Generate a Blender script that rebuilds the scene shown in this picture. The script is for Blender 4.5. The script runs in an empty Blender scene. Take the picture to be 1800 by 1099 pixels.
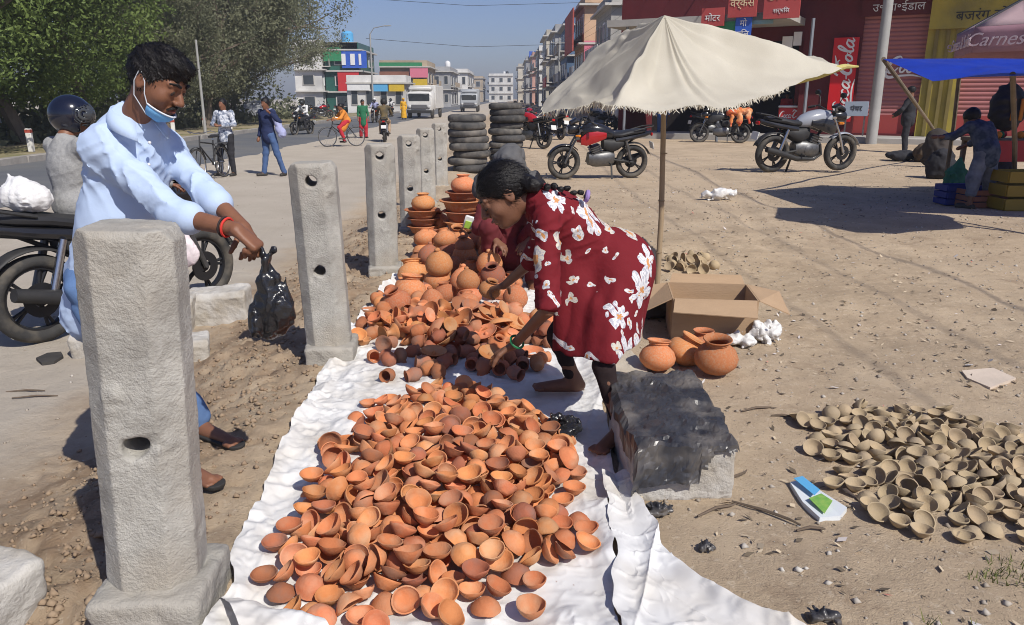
import bpy, bmesh, math, random
import numpy as np
from mathutils import Vector, Matrix, Quaternion, Euler

scene = bpy.context.scene
COL = scene.collection
PI = math.pi
RAD = math.radians

# ------------------------------------------------------------------ camera, sky, sun, exposure
CAM_H = 1.42
PITCH = 15.62
cam_data = bpy.data.cameras.new('camera')
cam = bpy.data.objects.new('camera', cam_data)
COL.objects.link(cam)
cam.location = (0, 0, CAM_H)
cam.rotation_euler = (RAD(90 - PITCH), 0, 0)
cam_data.sensor_width = 36
cam_data.lens = 27.0
cam_data.clip_start = 0.05
cam_data.clip_end = 3000
scene.camera = cam

SUN_EL = 46.0
SUN_DIR = Vector((0.60, -0.80, 0)) * math.cos(RAD(SUN_EL)) + Vector((0, 0, math.sin(RAD(SUN_EL))))
world = bpy.data.worlds.new('World')
scene.world = world
world.use_nodes = True
wn = world.node_tree.nodes
sky = wn.new('ShaderNodeTexSky')
sky.sky_type = 'NISHITA'
sky.sun_disc = False
sky.sun_elevation = RAD(SUN_EL)
sky.sun_rotation = math.atan2(SUN_DIR.x, SUN_DIR.y)
sky.air_density = 1.0
sky.dust_density = 1.0
sky.ozone_density = 1.5
tint = wn.new('ShaderNodeMix'); tint.data_type = 'RGBA'; tint.blend_type = 'MULTIPLY'; tint.inputs['Factor'].default_value = 1.0
tint.inputs['B'].default_value = (.86, .90, 1.24, 1)      # clear bluish winter haze over the whole sky
world.node_tree.links.new(sky.outputs[0], tint.inputs['A'])
world.node_tree.links.new(tint.outputs['Result'], wn['Background'].inputs[0])
wn['Background'].inputs[1].default_value = 0.074
sun_data = bpy.data.lights.new('sun', 'SUN')
sun_data.energy = 4.8
sun_data.angle = RAD(0.5)
sun_data.color = (1.0, 0.95, 0.87)
sun = bpy.data.objects.new('sun', sun_data)
COL.objects.link(sun)
sun.rotation_euler = SUN_DIR.to_track_quat('Z', 'Y').to_euler()
sun.location = SUN_DIR * 30
vs = scene.view_settings
vs.view_transform = 'Standard'
vs.look = 'None'
vs.gamma = 1
vs.exposure = 0.0
vs.use_curve_mapping = False
scene.cycles.use_denoising = True
scene.cycles.filter_width = 1.0
scene.cycles.max_bounces = 6
scene.cycles.transparent_max_bounces = 12

# ------------------------------------------------------------------ helpers turning image pixels into world points (metres)
FPX, CX0, CY0 = 1350.0, 900.0, 549.5
_ct, _st = math.cos(RAD(PITCH)), math.sin(RAD(PITCH))
def _ray(px, py):
    u = (px - CX0) / FPX; v = (CY0 - py) / FPX
    return u, _ct + v * _st, -_st + v * _ct
def G(px, py, z=0.0):
    a, b, c = _ray(px, py); t = (z - CAM_H) / c
    return Vector((a * t, b * t, z))
def A(px, py, Y):
    a, b, c = _ray(px, py); t = Y / b
    return Vector((a * t, Y, CAM_H + c * t))
V = Vector

# ------------------------------------------------------------------ noise
def _hash(ix, iy, iz):
    h = (ix.astype(np.int64) * 374761393 + iy.astype(np.int64) * 668265263 + iz.astype(np.int64) * 2147483647) & 0xffffffff
    h = ((h ^ (h >> 13)) * 1274126177) & 0xffffffff
    h = (h ^ (h >> 16)) & 0xffffffff
    return h.astype(np.float64) / 0xffffffff
def vnoise(x, y, z):
    x, y, z = np.broadcast_arrays(np.asarray(x, float), np.asarray(y, float), np.asarray(z, float))
    x0, y0, z0 = np.floor(x), np.floor(y), np.floor(z)
    fx, fy, fz = x - x0, y - y0, z - z0
    fx = fx * fx * (3 - 2 * fx); fy = fy * fy * (3 - 2 * fy); fz = fz * fz * (3 - 2 * fz)
    r = 0
    for dx in (0, 1):
        for dy in (0, 1):
            for dz in (0, 1):
                w = (fx if dx else 1 - fx) * (fy if dy else 1 - fy) * (fz if dz else 1 - fz)
                r = r + w * _hash(x0 + dx, y0 + dy, z0 + dz)
    return r * 2 - 1
def fbm(x, y, z=0.0, oct=4):
    r = 0; a = 1; s = 1
    for i in range(oct):
        r = r + a * vnoise(np.asarray(x) * s + 17.3 * i, np.asarray(y) * s + 9.1 * i, np.asarray(z) * s + 3.7 * i)
        a *= .5; s *= 2.03
    return r
def sstep(t):
    t = np.clip(t, 0, 1); return t * t * (3 - 2 * t)

# ------------------------------------------------------------------ materials
MATS = {}
def mat(name, c1, c2=None, scale=6.0, rough=.8, bump=0.0, bscale=None, metal=0.0, spec=.35, rand=0.0, detail=6, c3=None, s3=1.2,
        coat=0.0, trans=0.0, stretch=None, sub=0.0, contrast=1.0, crease=None):
    if name in MATS: return MATS[name]
    m = bpy.data.materials.new(name); MATS[name] = m
    m.use_nodes = True
    nt = m.node_tree; N = nt.nodes; L = nt.links
    b = N['Principled BSDF']
    b.inputs['Roughness'].default_value = rough
    b.inputs['Metallic'].default_value = metal
    b.inputs['Specular IOR Level'].default_value = spec
    if coat: b.inputs['Coat Weight'].default_value = coat; b.inputs['Coat Roughness'].default_value = .08
    if trans: b.inputs['Transmission Weight'].default_value = trans
    tc = N.new('ShaderNodeTexCoord')
    src = tc.outputs['Object']
    oi = N.new('ShaderNodeObjectInfo')
    mp = N.new('ShaderNodeMapping'); L.new(src, mp.inputs['Vector'])
    if stretch: mp.inputs['Scale'].default_value = stretch
    if rand:
        vm = N.new('ShaderNodeVectorMath'); vm.operation = 'MULTIPLY_ADD'
        cr = N.new('ShaderNodeCombineXYZ'); L.new(oi.outputs['Random'], cr.inputs[0]); L.new(oi.outputs['Random'], cr.inputs[2])
        L.new(cr.outputs[0], vm.inputs[0]); vm.inputs[1].default_value = (37, 11, 53); L.new(mp.outputs[0], vm.inputs[2])
        vec = vm.outputs[0]
    else:
        vec = mp.outputs[0]
    def noise(sc, det=detail):
        n = N.new('ShaderNodeTexNoise'); n.inputs['Scale'].default_value = sc; n.inputs['Detail'].default_value = det
        n.inputs['Roughness'].default_value = .62
        L.new(vec, n.inputs['Vector']); return n
    def mixc(fac, a, bb):
        x = N.new('ShaderNodeMix'); x.data_type = 'RGBA'
        if isinstance(fac, float): x.inputs['Factor'].default_value = fac
        else: L.new(fac, x.inputs['Factor'])
        for sock, val in ((x.inputs['A'], a), (x.inputs['B'], bb)):
            if isinstance(val, tuple): sock.default_value = (*val, 1)
            else: L.new(val, sock)
        return x.outputs['Result']
    def ramp(out, lo, hi):
        r = N.new('ShaderNodeMapRange'); r.inputs['From Min'].default_value = lo; r.inputs['From Max'].default_value = hi
        L.new(out, r.inputs['Value']); return r.outputs['Result']
    col = None
    if c2 is not None:
        n = noise(scale)
        w = .2 / contrast
        col = mixc(ramp(n.outputs['Fac'], .5 - w, .5 + w), c1, c2)
        if c3 is not None:
            n3 = noise(s3, 3)
            col = mixc(ramp(n3.outputs['Fac'], .45, .68), col, c3)
    if rand:
        hsv = N.new('ShaderNodeHueSaturation')
        if col is None: hsv.inputs['Color'].default_value = (*c1, 1)
        else: L.new(col, hsv.inputs['Color'])
        mr = N.new('ShaderNodeMapRange'); mr.inputs['To Min'].default_value = 1 - rand; mr.inputs['To Max'].default_value = 1 + rand * .7
        L.new(oi.outputs['Random'], mr.inputs['Value']); L.new(mr.outputs[0], hsv.inputs['Value'])
        wn_ = N.new('ShaderNodeTexWhiteNoise'); wn_.noise_dimensions = '1D'; L.new(oi.outputs['Random'], wn_.inputs['W'])
        mr2 = N.new('ShaderNodeMapRange'); mr2.inputs['To Min'].default_value = .5 - rand * .035; mr2.inputs['To Max'].default_value = .5 + rand * .035
        L.new(wn_.outputs['Value'], mr2.inputs['Value']); L.new(mr2.outputs[0], hsv.inputs['Hue'])
        col = hsv.outputs['Color']
    if col is None: b.inputs['Base Color'].default_value = (*c1, 1)
    else: L.new(col, b.inputs['Base Color'])
    if bump:
        n = noise(bscale or scale * 4, 5)
        bp = N.new('ShaderNodeBump'); bp.inputs['Strength'].default_value = bump; bp.inputs['Distance'].default_value = .02
        L.new(n.outputs['Fac'], bp.inputs['Height']); L.new(bp.outputs[0], b.inputs['Normal'])
    if crease: add_crease(m, *crease)
    return m
def add_glow_through(m, frac):
    """thin cloth and leaves let part of the light pass"""
    nt = m.node_tree; N = nt.nodes; L = nt.links; b = N['Principled BSDF']
    tr = N.new('ShaderNodeBsdfTranslucent'); mx = N.new('ShaderNodeMixShader'); mx.inputs[0].default_value = frac
    if b.inputs['Base Color'].links: L.new(b.inputs['Base Color'].links[0].from_socket, tr.inputs['Color'])
    else: tr.inputs['Color'].default_value = b.inputs['Base Color'].default_value
    L.new(b.outputs[0], mx.inputs[1]); L.new(tr.outputs[0], mx.inputs[2]); L.new(mx.outputs[0], N['Material Output'].inputs['Surface'])
def add_crease(m, strength, scale, dist=.012):
    """sharp crinkles: ridged relief on top of what the material has"""
    nt = m.node_tree; N = nt.nodes; L = nt.links; b = N['Principled BSDF']
    tc = N.new('ShaderNodeTexCoord'); n = N.new('ShaderNodeTexNoise'); n.noise_type = 'RIDGED_MULTIFRACTAL'
    n.inputs['Scale'].default_value = scale; n.inputs['Detail'].default_value = 4; n.inputs['Roughness'].default_value = .45; n.inputs['Distortion'].default_value = .6
    L.new(tc.outputs['Object'], n.inputs['Vector'])
    bp = N.new('ShaderNodeBump'); bp.inputs['Strength'].default_value = strength; bp.inputs['Distance'].default_value = dist; L.new(n.outputs['Fac'], bp.inputs['Height'])
    if b.inputs['Normal'].links: L.new(b.inputs['Normal'].links[0].from_socket, bp.inputs['Normal'])
    L.new(bp.outputs[0], b.inputs['Normal'])

# ------------------------------------------------------------------ object helpers
def props(o, label=None, cat=None, group=None, kind=None):
    if label: o['label'] = label
    if cat: o['category'] = cat
    if group: o['group'] = group
    if kind: o['kind'] = kind
    return o
def empty(name, loc=(0, 0, 0), rz=0.0, label=None, cat=None, group=None):
    o = bpy.data.objects.new(name, None); COL.objects.link(o)
    o.location = loc; o.rotation_euler = (0, 0, rz); o.empty_display_size = .1
    return props(o, label, cat, group)
def mesh_obj(name, me, m=None, parent=None, loc=None, label=None, cat=None, group=None, kind=None):
    o = bpy.data.objects.new(name, me); COL.objects.link(o)
    if m is not None and not me.materials: me.materials.append(m)
    if parent is not None: o.parent = parent
    if loc is not None: o.location = loc
    return props(o, label, cat, group, kind)
def copy_tree(o, parent=None, swap=None):
    c = o.copy(); COL.objects.link(c)
    c.parent = parent
    for ch in o.children: copy_tree(ch, c, swap)
    return c

class MB:
    """collects shapes, builds one mesh"""
    def __init__(s): s.v = []; s.f = []; s.n = 0
    def add(s, verts, faces):
        b = s.n
        s.v.extend([tuple(p) for p in verts]); s.n += len(verts)
        s.f.extend([tuple(i + b for i in f) for f in faces]); return s
    def box(s, c, d, rot=None, bev=0.0):
        x, y, z = d[0] / 2, d[1] / 2, d[2] / 2
        if bev > 0:
            b = min(bev, x * .9, y * .9, z * .9); vs_ = []
            # chamfered box: 24 verts
            for sx in (-1, 1):
                for sy in (-1, 1):
                    for sz in (-1, 1):
                        vs_ += [(sx * x, sy * (y - b), sz * (z - b)), (sx * (x - b), sy * y, sz * (z - b)), (sx * (x - b), sy * (y - b), sz * z)]
            bm = bmesh.new()
            for p in vs_: bm.verts.new(p)
            bmesh.ops.convex_hull(bm, input=bm.verts); bm.verts.index_update()
            vv = [v.co.copy() for v in bm.verts]; ff = [[v.index for v in f.verts] for f in bm.faces]; bm.free()
        else:
            vv = [Vector((i * x, j * y, k * z)) for i in (-1, 1) for j in (-1, 1) for k in (-1, 1)]
            ff = [(0, 1, 3, 2), (4, 6, 7, 5), (0, 4, 5, 1), (2, 3, 7, 6), (0, 2, 6, 4), (1, 5, 7, 3)]
        if rot is not None:
            R = rot if isinstance(rot, Matrix) else Euler(rot).to_matrix()
            vv = [R @ p for p in vv]
        c = Vector(c)
        return s.add([p + c for p in vv], ff)
    def tube(s, pts, r, seg=8, cap=True):
        pts = [Vector(p) for p in pts]; n = len(pts)
        rs = r if isinstance(r, (list, tuple)) else [r] * n
        ring = []; up = None
        for i, p in enumerate(pts):
            d = (pts[min(i + 1, n - 1)] - pts[max(i - 1, 0)])
            if d.length < 1e-9: d = Vector((0, 0, 1))
            d.normalize()
            if up is None:
                up = d.orthogonal().normalized()
            else:
                up = (up - d * up.dot(d))
                up = up.normalized() if up.length > 1e-6 else d.orthogonal().normalized()
            w = d.cross(up)
            for k in range(seg):
                a = 2 * PI * k / seg
                ring.append(p + (up * math.cos(a) + w * math.sin(a)) * rs[i])
        f = []
        for i in range(n - 1):
            for k in range(seg):
                a = i * seg + k; b = i * seg + (k + 1) % seg
                f.append((a, b, b + seg, a + seg))
        if cap:
            f.append(tuple(range(seg - 1, -1, -1))); f.append(tuple((n - 1) * seg + k for k in range(seg)))
        return s.add(ring, f)
    def lathe(s, prof, seg=16, M=None, arc=2 * PI):
        vv = []; n = len(prof)
        for r, z in prof:
            for k in range(seg):
                a = arc * k / seg; vv.append(Vector((r * math.cos(a), r * math.sin(a), z)))
        f = []
        for i in range(n - 1):
            for k in range(seg):
                a = i * seg + k; b = i * seg + (k + 1) % seg
                f.append((a, b, b + seg, a + seg))
        if M is not None: vv = [M @ p for p in vv]
        return s.add(vv, f)
    def torus(s, c, R, r, M=None, seg=28, rs=8, flat=1.0):
        vv = []; f = []
        for i in range(seg):
            a = 2 * PI * i / seg
            for k in range(rs):
                b = 2 * PI * k / rs
                vv.append(Vector(((R + r * math.cos(b)) * math.cos(a), (R + r * math.cos(b)) * math.sin(a), r * flat * math.sin(b))))
        for i in range(seg):
            for k in range(rs):
                f.append((i * rs + k, ((i + 1) % seg) * rs + k, ((i + 1) % seg) * rs + (k + 1) % rs, i * rs + (k + 1) % rs))
        c = Vector(c)
        if M is not None: vv = [M @ p for p in vv]
        return s.add([p + c for p in vv], f)
    def ball(s, c, r, seg=12, ring=8, M=None):
        r = (r, r, r) if not isinstance(r, (list, tuple)) else r
        prof = [(math.sin(PI * i / ring), -math.cos(PI * i / ring)) for i in range(ring + 1)]
        prof[0] = (1e-4, -1); prof[-1] = (1e-4, 1)
        vv = []; f = []
        for a_, z in prof:
            for k in range(seg):
                a = 2 * PI * k / seg; vv.append(Vector((a_ * math.cos(a) * r[0], a_ * math.sin(a) * r[1], z * r[2])))
        for i in range(ring):
            for k in range(seg):
                a = i * seg + k; b = i * seg + (k + 1) % seg; f.append((a, b, b + seg, a + seg))
        if M is not None: vv = [M @ p for p in vv]
        c = Vector(c)
        return s.add([p + c for p in vv], f)
    def loft(s, secs, seg=14, e=2.6):
        """secs: (x, y, z, halfwidth_y, halfheight_z) superellipse sections across x"""
        vv = []; f = []; n = len(secs)
        for (x, y, z, w, h) in secs:
            for k in range(seg):
                a = 2 * PI * k / seg; ca, sa = math.cos(a), math.sin(a)
                vv.append(Vector((x, y + w * math.copysign(abs(ca) ** (2 / e), ca), z + h * math.copysign(abs(sa) ** (2 / e), sa))))
        for i in range(n - 1):
            for k in range(seg):
                a = i * seg + k; b = i * seg + (k + 1) % seg; f.append((a, b, b + seg, a + seg))
        f.append(tuple(range(seg - 1, -1, -1))); f.append(tuple((n - 1) * seg + k for k in range(seg)))
        return s.add(vv, f)
    def prism(s, poly, d, M=None):
        """poly: list of (x,y) ; extruded along z by d"""
        n = len(poly)
        vv = [Vector((x, y, 0)) for x, y in poly] + [Vector((x, y, d)) for x, y in poly]
        f = [tuple(range(n - 1, -1, -1)), tuple(range(n, 2 * n))] + [(i, (i + 1) % n, n + (i + 1) % n, n + i) for i in range(n)]
        if M is not None: vv = [M @ p for p in vv]
        return s.add(vv, f)
    def mesh(s, name, smooth=True, angle=40):
        me = bpy.data.meshes.new(name)
        me.from_pydata(s.v, [], s.f)
        bm = bmesh.new(); bm.from_mesh(me)
        bmesh.ops.recalc_face_normals(bm, faces=bm.faces)
        for f in bm.faces: f.smooth = smooth
        if smooth:
            ca = RAD(angle)
            for e in bm.edges:
                if len(e.link_faces) == 2 and e.calc_face_angle(0) > ca: e.smooth = False
        bm.to_mesh(me); bm.free()
        return me
    def build(s, name, m, parent=None, smooth=True, angle=40, **k):
        return mesh_obj(name, s.mesh(name, smooth, angle), m, parent, **k)

def grid_mesh(name, P, smooth=True, thick=0.0, closed_u=False):
    """P: (nu,nv,3) array -> sheet mesh"""
    nu, nv = P.shape[:2]
    idx = np.arange(nu * nv).reshape(nu, nv)
    f = np.stack([idx[:-1, :-1], idx[1:, :-1], idx[1:, 1:], idx[:-1, 1:]], -1).reshape(-1, 4)
    if closed_u:
        f2 = np.stack([idx[-1, :-1], idx[0, :-1], idx[0, 1:], idx[-1, 1:]], -1).reshape(-1, 4); f = np.concatenate([f, f2])
    v = P.reshape(-1, 3)
    if thick:
        v2 = v.copy(); v2[:, 2] -= thick; k = len(v)
        fb = f[:, ::-1] + k
        bl = []
        b = list(idx[:, 0]) + list(idx[-1, 1:]) + list(idx[-2::-1, -1]) + list(idx[0, -2:0:-1])
        for i in range(len(b)):
            a, c = b[i], b[(i + 1) % len(b)]; bl.append((c, a, a + k, c + k))
        v = np.concatenate([v, v2]); f = np.concatenate([f, fb, np.array(bl)])
    return np_mesh(name, v, f, smooth)
def np_mesh(name, v, f, smooth=True):
    me = bpy.data.meshes.new(name)
    v = np.asarray(v, np.float32); f = np.asarray(f, np.int32); k = f.shape[1]
    me.vertices.add(len(v)); me.vertices.foreach_set('co', v.ravel())
    me.loops.add(f.size); me.loops.foreach_set('vertex_index', f.ravel())
    me.polygons.add(len(f)); me.polygons.foreach_set('loop_start', np.arange(0, f.size, k, dtype=np.int32))
    me.polygons.foreach_set('use_smooth', np.full(len(f), smooth))
    me.update(calc_edges=True); me.validate()
    return me

# ------------------------------------------------------------------ signed-distance bodies (one continuous skin)
class SDF:
    def __init__(s, lo, hi, vx):
        s.lo = np.array(lo, float); s.vx = vx
        s.n = np.ceil((np.array(hi) - s.lo) / vx).astype(int) + 1
        s.ax = [s.lo[i] + vx * np.arange(s.n[i]) for i in range(3)]
        s.D = np.full(s.n, 1.0, np.float32)
    def _sl(s, lo, hi):
        a = np.clip(np.floor((np.array(lo) - s.lo) / s.vx).astype(int), 0, s.n)
        b = np.clip(np.ceil((np.array(hi) - s.lo) / s.vx).astype(int) + 1, 0, s.n)
        sl = tuple(slice(a[i], b[i]) for i in range(3))
        if any(b[i] <= a[i] for i in range(3)): return None, None
        g = (s.ax[0][sl[0]][:, None, None], s.ax[1][sl[1]][None, :, None], s.ax[2][sl[2]][None, None, :])
        return sl, g
    def _merge(s, sl, d, k, op):
        D = s.D[sl]
        if op == 'sub':
            h = np.clip(.5 - .5 * (D + d) / max(k, 1e-5), 0, 1); s.D[sl] = D * (1 - h) - d * h + k * h * (1 - h)
        else:
            h = np.clip(.5 + .5 * (D - d) / max(k, 1e-5), 0, 1); s.D[sl] = D * (1 - h) + d * h - k * h * (1 - h)
    def cap(s, a, b, r0, r1=None, k=.02, op='add', m=.08):
        a = np.array(a, float); b = np.array(b, float); r1 = r0 if r1 is None else r1
        R = max(r0, r1) + m
        sl, g = s._sl(np.minimum(a, b) - R, np.maximum(a, b) + R)
        if sl is None: return s
        ab = b - a; L2 = max((ab ** 2).sum(), 1e-9)
        t = np.clip(sum((g[i] - a[i]) * ab[i] for i in range(3)) / L2, 0, 1)
        d = np.sqrt(sum((g[i] - a[i] - t * ab[i]) ** 2 for i in range(3))) - (r0 + (r1 - r0) * t)
        s._merge(sl, d, k, op); return s
    def ell(s, c, r, M=None, k=.02, op='add', m=.08):
        c = np.array(c, float); r = np.array(r, float) if isinstance(r, (list, tuple, np.ndarray)) else np.array([r] * 3, float)
        R = r.max() + m
        sl, g = s._sl(c - R, c + R)
        if sl is None: return s
        q = [g[i] - c[i] for i in range(3)]
        if M is not None:
            Mi = np.array(Matrix(M).to_3x3().inverted())
            q = [Mi[i][0] * q[0] + Mi[i][1] * q[1] + Mi[i][2] * q[2] for i in range(3)]
        k0 = np.sqrt(sum((q[i] / r[i]) ** 2 for i in range(3))); k1 = np.sqrt(sum((q[i] / r[i] ** 2) ** 2 for i in range(3))) + 1e-6
        s._merge(sl, k0 * (k0 - 1) / k1, k, op); return s
    def box(s, c, h, rd=.01, M=None, k=.005, op='add', m=.08):
        c = np.array(c, float); h = np.array(h, float); R = np.linalg.norm(h) + m
        sl, g = s._sl(c - R, c + R)
        if sl is None: return s
        q = [g[i] - c[i] for i in range(3)]
        if M is not None:
            Mi = np.array(Matrix(M).to_3x3().inverted())
            q = [Mi[i][0] * q[0] + Mi[i][1] * q[1] + Mi[i][2] * q[2] for i in range(3)]
        q = [np.abs(q[i]) - h[i] + rd for i in range(3)]
        d = np.sqrt(sum(np.maximum(x, 0) ** 2 for x in q)) + np.minimum(np.maximum(np.maximum(q[0], q[1]), q[2]), 0) - rd
        s._merge(sl, d, k, op); return s
    def cut(s, p, nrm, k=.004):
        """remove the half space in front of nrm"""
        p = np.array(p, float); n_ = np.array(nrm, float); n_ /= np.linalg.norm(n_)
        d = sum((s.ax[i].reshape([-1 if j == i else 1 for j in range(3)]) - p[i]) * n_[i] for i in range(3))
        s.D = np.maximum(s.D, d.astype(np.float32)); return s
    def noise(s, amp, freq, oct=2, stretch=(1, 1, 1), ridged=False, seed=0.0, band=.07, where=None, along=None):
        i = np.nonzero(np.abs(s.D) < band)
        x, y, z = (s.ax[j][i[j]] for j in range(3))
        w = 1.0 if where is None else where(x, y, z)
        if along is not None:      # stretch the folds along a direction
            a = Vector(along).normalized(); q = (x * a.x + y * a.y + z * a.z) * .8
            x, y, z = x - a.x * q, y - a.y * q, z - a.z * q
        n_ = fbm(x * freq * stretch[0] + seed, y * freq * stretch[1] + seed * 2, z * freq * stretch[2], oct)
        if ridged == 'crisp': n_ = 1.9 * np.sqrt(np.abs(n_)) - 1
        elif ridged: n_ = 1 - 2 * np.abs(n_)
        s.D[i] += (amp * n_ * w).astype(np.float32); return s
    def mesh(s, name):
        D = s.D; S = D < 0
        nx, ny, nz = D.shape
        c = np.zeros((nx - 1, ny - 1, nz - 1), np.int8)
        for a in (0, 1):
            for b in (0, 1):
                for e in (0, 1): c += S[a:nx - 1 + a, b:ny - 1 + b, e:nz - 1 + e]
        I = np.nonzero((c > 0) & (c < 8)); m = len(I[0])
        idx = np.full(c.shape, -1, np.int64); idx[I] = np.arange(m)
        acc = np.zeros((m, 3)); cnt = np.zeros(m)
        I = np.stack(I, 1)
        corners = [(a, b, e) for a in (0, 1) for b in (0, 1) for e in (0, 1)]
        val = {q: D[I[:, 0] + q[0], I[:, 1] + q[1], I[:, 2] + q[2]] for q in corners}
        for q in corners:
            for ax_ in range(3):
                if q[ax_] == 0:
                    q2 = tuple(1 if j == ax_ else q[j] for j in range(3))
                    v0, v1 = val[q], val[q2]; x = (v0 < 0) != (v1 < 0)
                    t = v0[x] / (v0[x] - v1[x])
                    p = np.tile(np.array(q, float), (x.sum(), 1)); p[:, ax_] += t
                    acc[x] += p; cnt[x] += 1
        P = (I + acc / cnt[:, None]) * s.vx + s.lo
        F = []
        for ax_ in range(3):
            o1, o2 = [(1, 2), (2, 0), (0, 1)][ax_]
            A0 = S[tuple(slice(0, -1) if j == ax_ else slice(1, -1) for j in range(3))]
            B0 = S[tuple(slice(1, None) if j == ax_ else slice(1, -1) for j in range(3))]
            for flip, msk in ((False, A0 & ~B0), (True, ~A0 & B0)):
                q = np.stack(np.nonzero(msk), 1)
                if len(q) == 0: continue
                q = q + np.array([0 if j == ax_ else 1 for j in range(3)])
                e1 = np.zeros(3, int); e1[o1] = 1; e2 = np.zeros(3, int); e2[o2] = 1
                quad = [q - e1 - e2, q - e2, q, q - e1]
                ids = np.stack([idx[t[:, 0], t[:, 1], t[:, 2]] for t in quad], 1)
                F.append(ids[:, ::-1] if flip else ids)
        F = np.concatenate(F); F = F[(F >= 0).all(1)]
        return np_mesh(name, P, F)
    def build(s, name, m, parent=None, sharp=None, **k):
        me = s.mesh(name)
        if sharp: me.set_sharp_from_angle(angle=RAD(sharp))
        return mesh_obj(name, me, m, parent, **k)

def text_mesh(name, body, size, depth=.004, spacing=1.0, shear=0.0):
    cu = bpy.data.curves.new(name, 'FONT'); cu.body = body; cu.size = size; cu.extrude = depth / 2
    cu.align_x = 'CENTER'; cu.align_y = 'CENTER'; cu.space_character = spacing; cu.shear = shear; cu.resolution_u = 3
    o = bpy.data.objects.new(name, cu); COL.objects.link(o)
    me = bpy.data.meshes.new_from_object(o.evaluated_get(bpy.context.evaluated_depsgraph_get()))
    bpy.data.objects.remove(o); bpy.data.curves.remove(cu)
    me.name = name
    return me
def face_matrix(origin, right, up=(0, 0, 1)):
    """local x = right, local y = up, local z = out of the face (towards the viewer)"""
    r = Vector(right).normalized(); u = Vector(up); u = (u - r * u.dot(r)).normalized(); n = r.cross(u)
    M = Matrix((r, u, n)).transposed().to_4x4(); M.translation = Vector(origin)
    return M
# ================================================================== SETTING
ROAD_Z = -.27
def zt(x, y):
    x = np.asarray(x, float); y = np.asarray(y, float)
    near = 1 - sstep((y - 9) / 6)
    z = ROAD_Z * sstep((-1.12 - x - .12 * fbm(y * .9, x * .0, 3, 2)) / 1.25)
    wb = np.exp(-((x + 1.55) / .62) ** 2) * (1 - sstep((y - 11) / 6))
    cl = fbm(x * 5, y * 5, 1, 4)
    z = z + wb * (.024 * cl + .024 * (1 - 2 * np.abs(fbm(x * 11, y * 11, 7, 3))) + .035 * fbm(x * 1.6, y * 1.6, 5, 2) + .012 * fbm(x * 26, y * 26, 9, 2))
    flat = 1 - .8 * (sstep((x + 1.1) / .15) * sstep((.75 - x) / .2) * sstep((7 - y) / .5))
    plot = sstep((x + 1.0) / .3)
    z = z + plot * near * flat * (.016 * fbm(x * 1.7, y * 1.7, 2, 3) + .005 * fbm(x * 14, y * 14, 4, 2))
    z = z + plot * .05 * sstep((y - 5) / 4) * fbm(x * .45, y * .45, 8, 2) * (1 - sstep((y - 22) / 8))
    for rx, ra in ((2.3, .18), (3.75, .18), (1.5, -.22), (2.9, -.22)):      # shallow wheel ruts
        q = (x - rx - ra * (y - 6)) / .13; z = z - plot * .016 * sstep((y - 4.2) / 1.5) * (1 - sstep((y - 20) / 5)) * (np.exp(-q * q) - .7 * np.exp(-((np.abs(q) - 1.5) ** 2) * 2)) * (.6 + .6 * fbm(y * .8 + rx, x * .2, 1, 2))
    sh = sstep((-2.2 - x) / .5)
    z = z + sh * near * .008 * fbm(x * 6, y * 6, 6, 3)
    return z
def zt1(x, y): return float(zt(np.array([x]), np.array([y]))[0])
def GT(px, py):
    p = G(px, py)
    for i in range(6): p = G(px, py, zt1(p.x, p.y))
    return p

def axis(dense_lo, dense_hi, step, lo, hi, grow=1.13):
    a = list(np.arange(dense_lo, dense_hi, step)); s = step; x = a[-1]
    while x < hi: s *= grow; x += s; a.append(x)
    s = step; x = dense_lo
    while x > lo: s *= grow; x -= s; a.insert(0, x)
    return np.array(a)
gx = axis(-3.2, 3.4, .028, -400, 400); gy = axis(1.2, 8.0, .028, -60, 900)
XX, YY = np.meshgrid(gx, gy, indexing='ij')
P = np.stack([XX, YY, zt(XX, YY)], -1)

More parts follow.
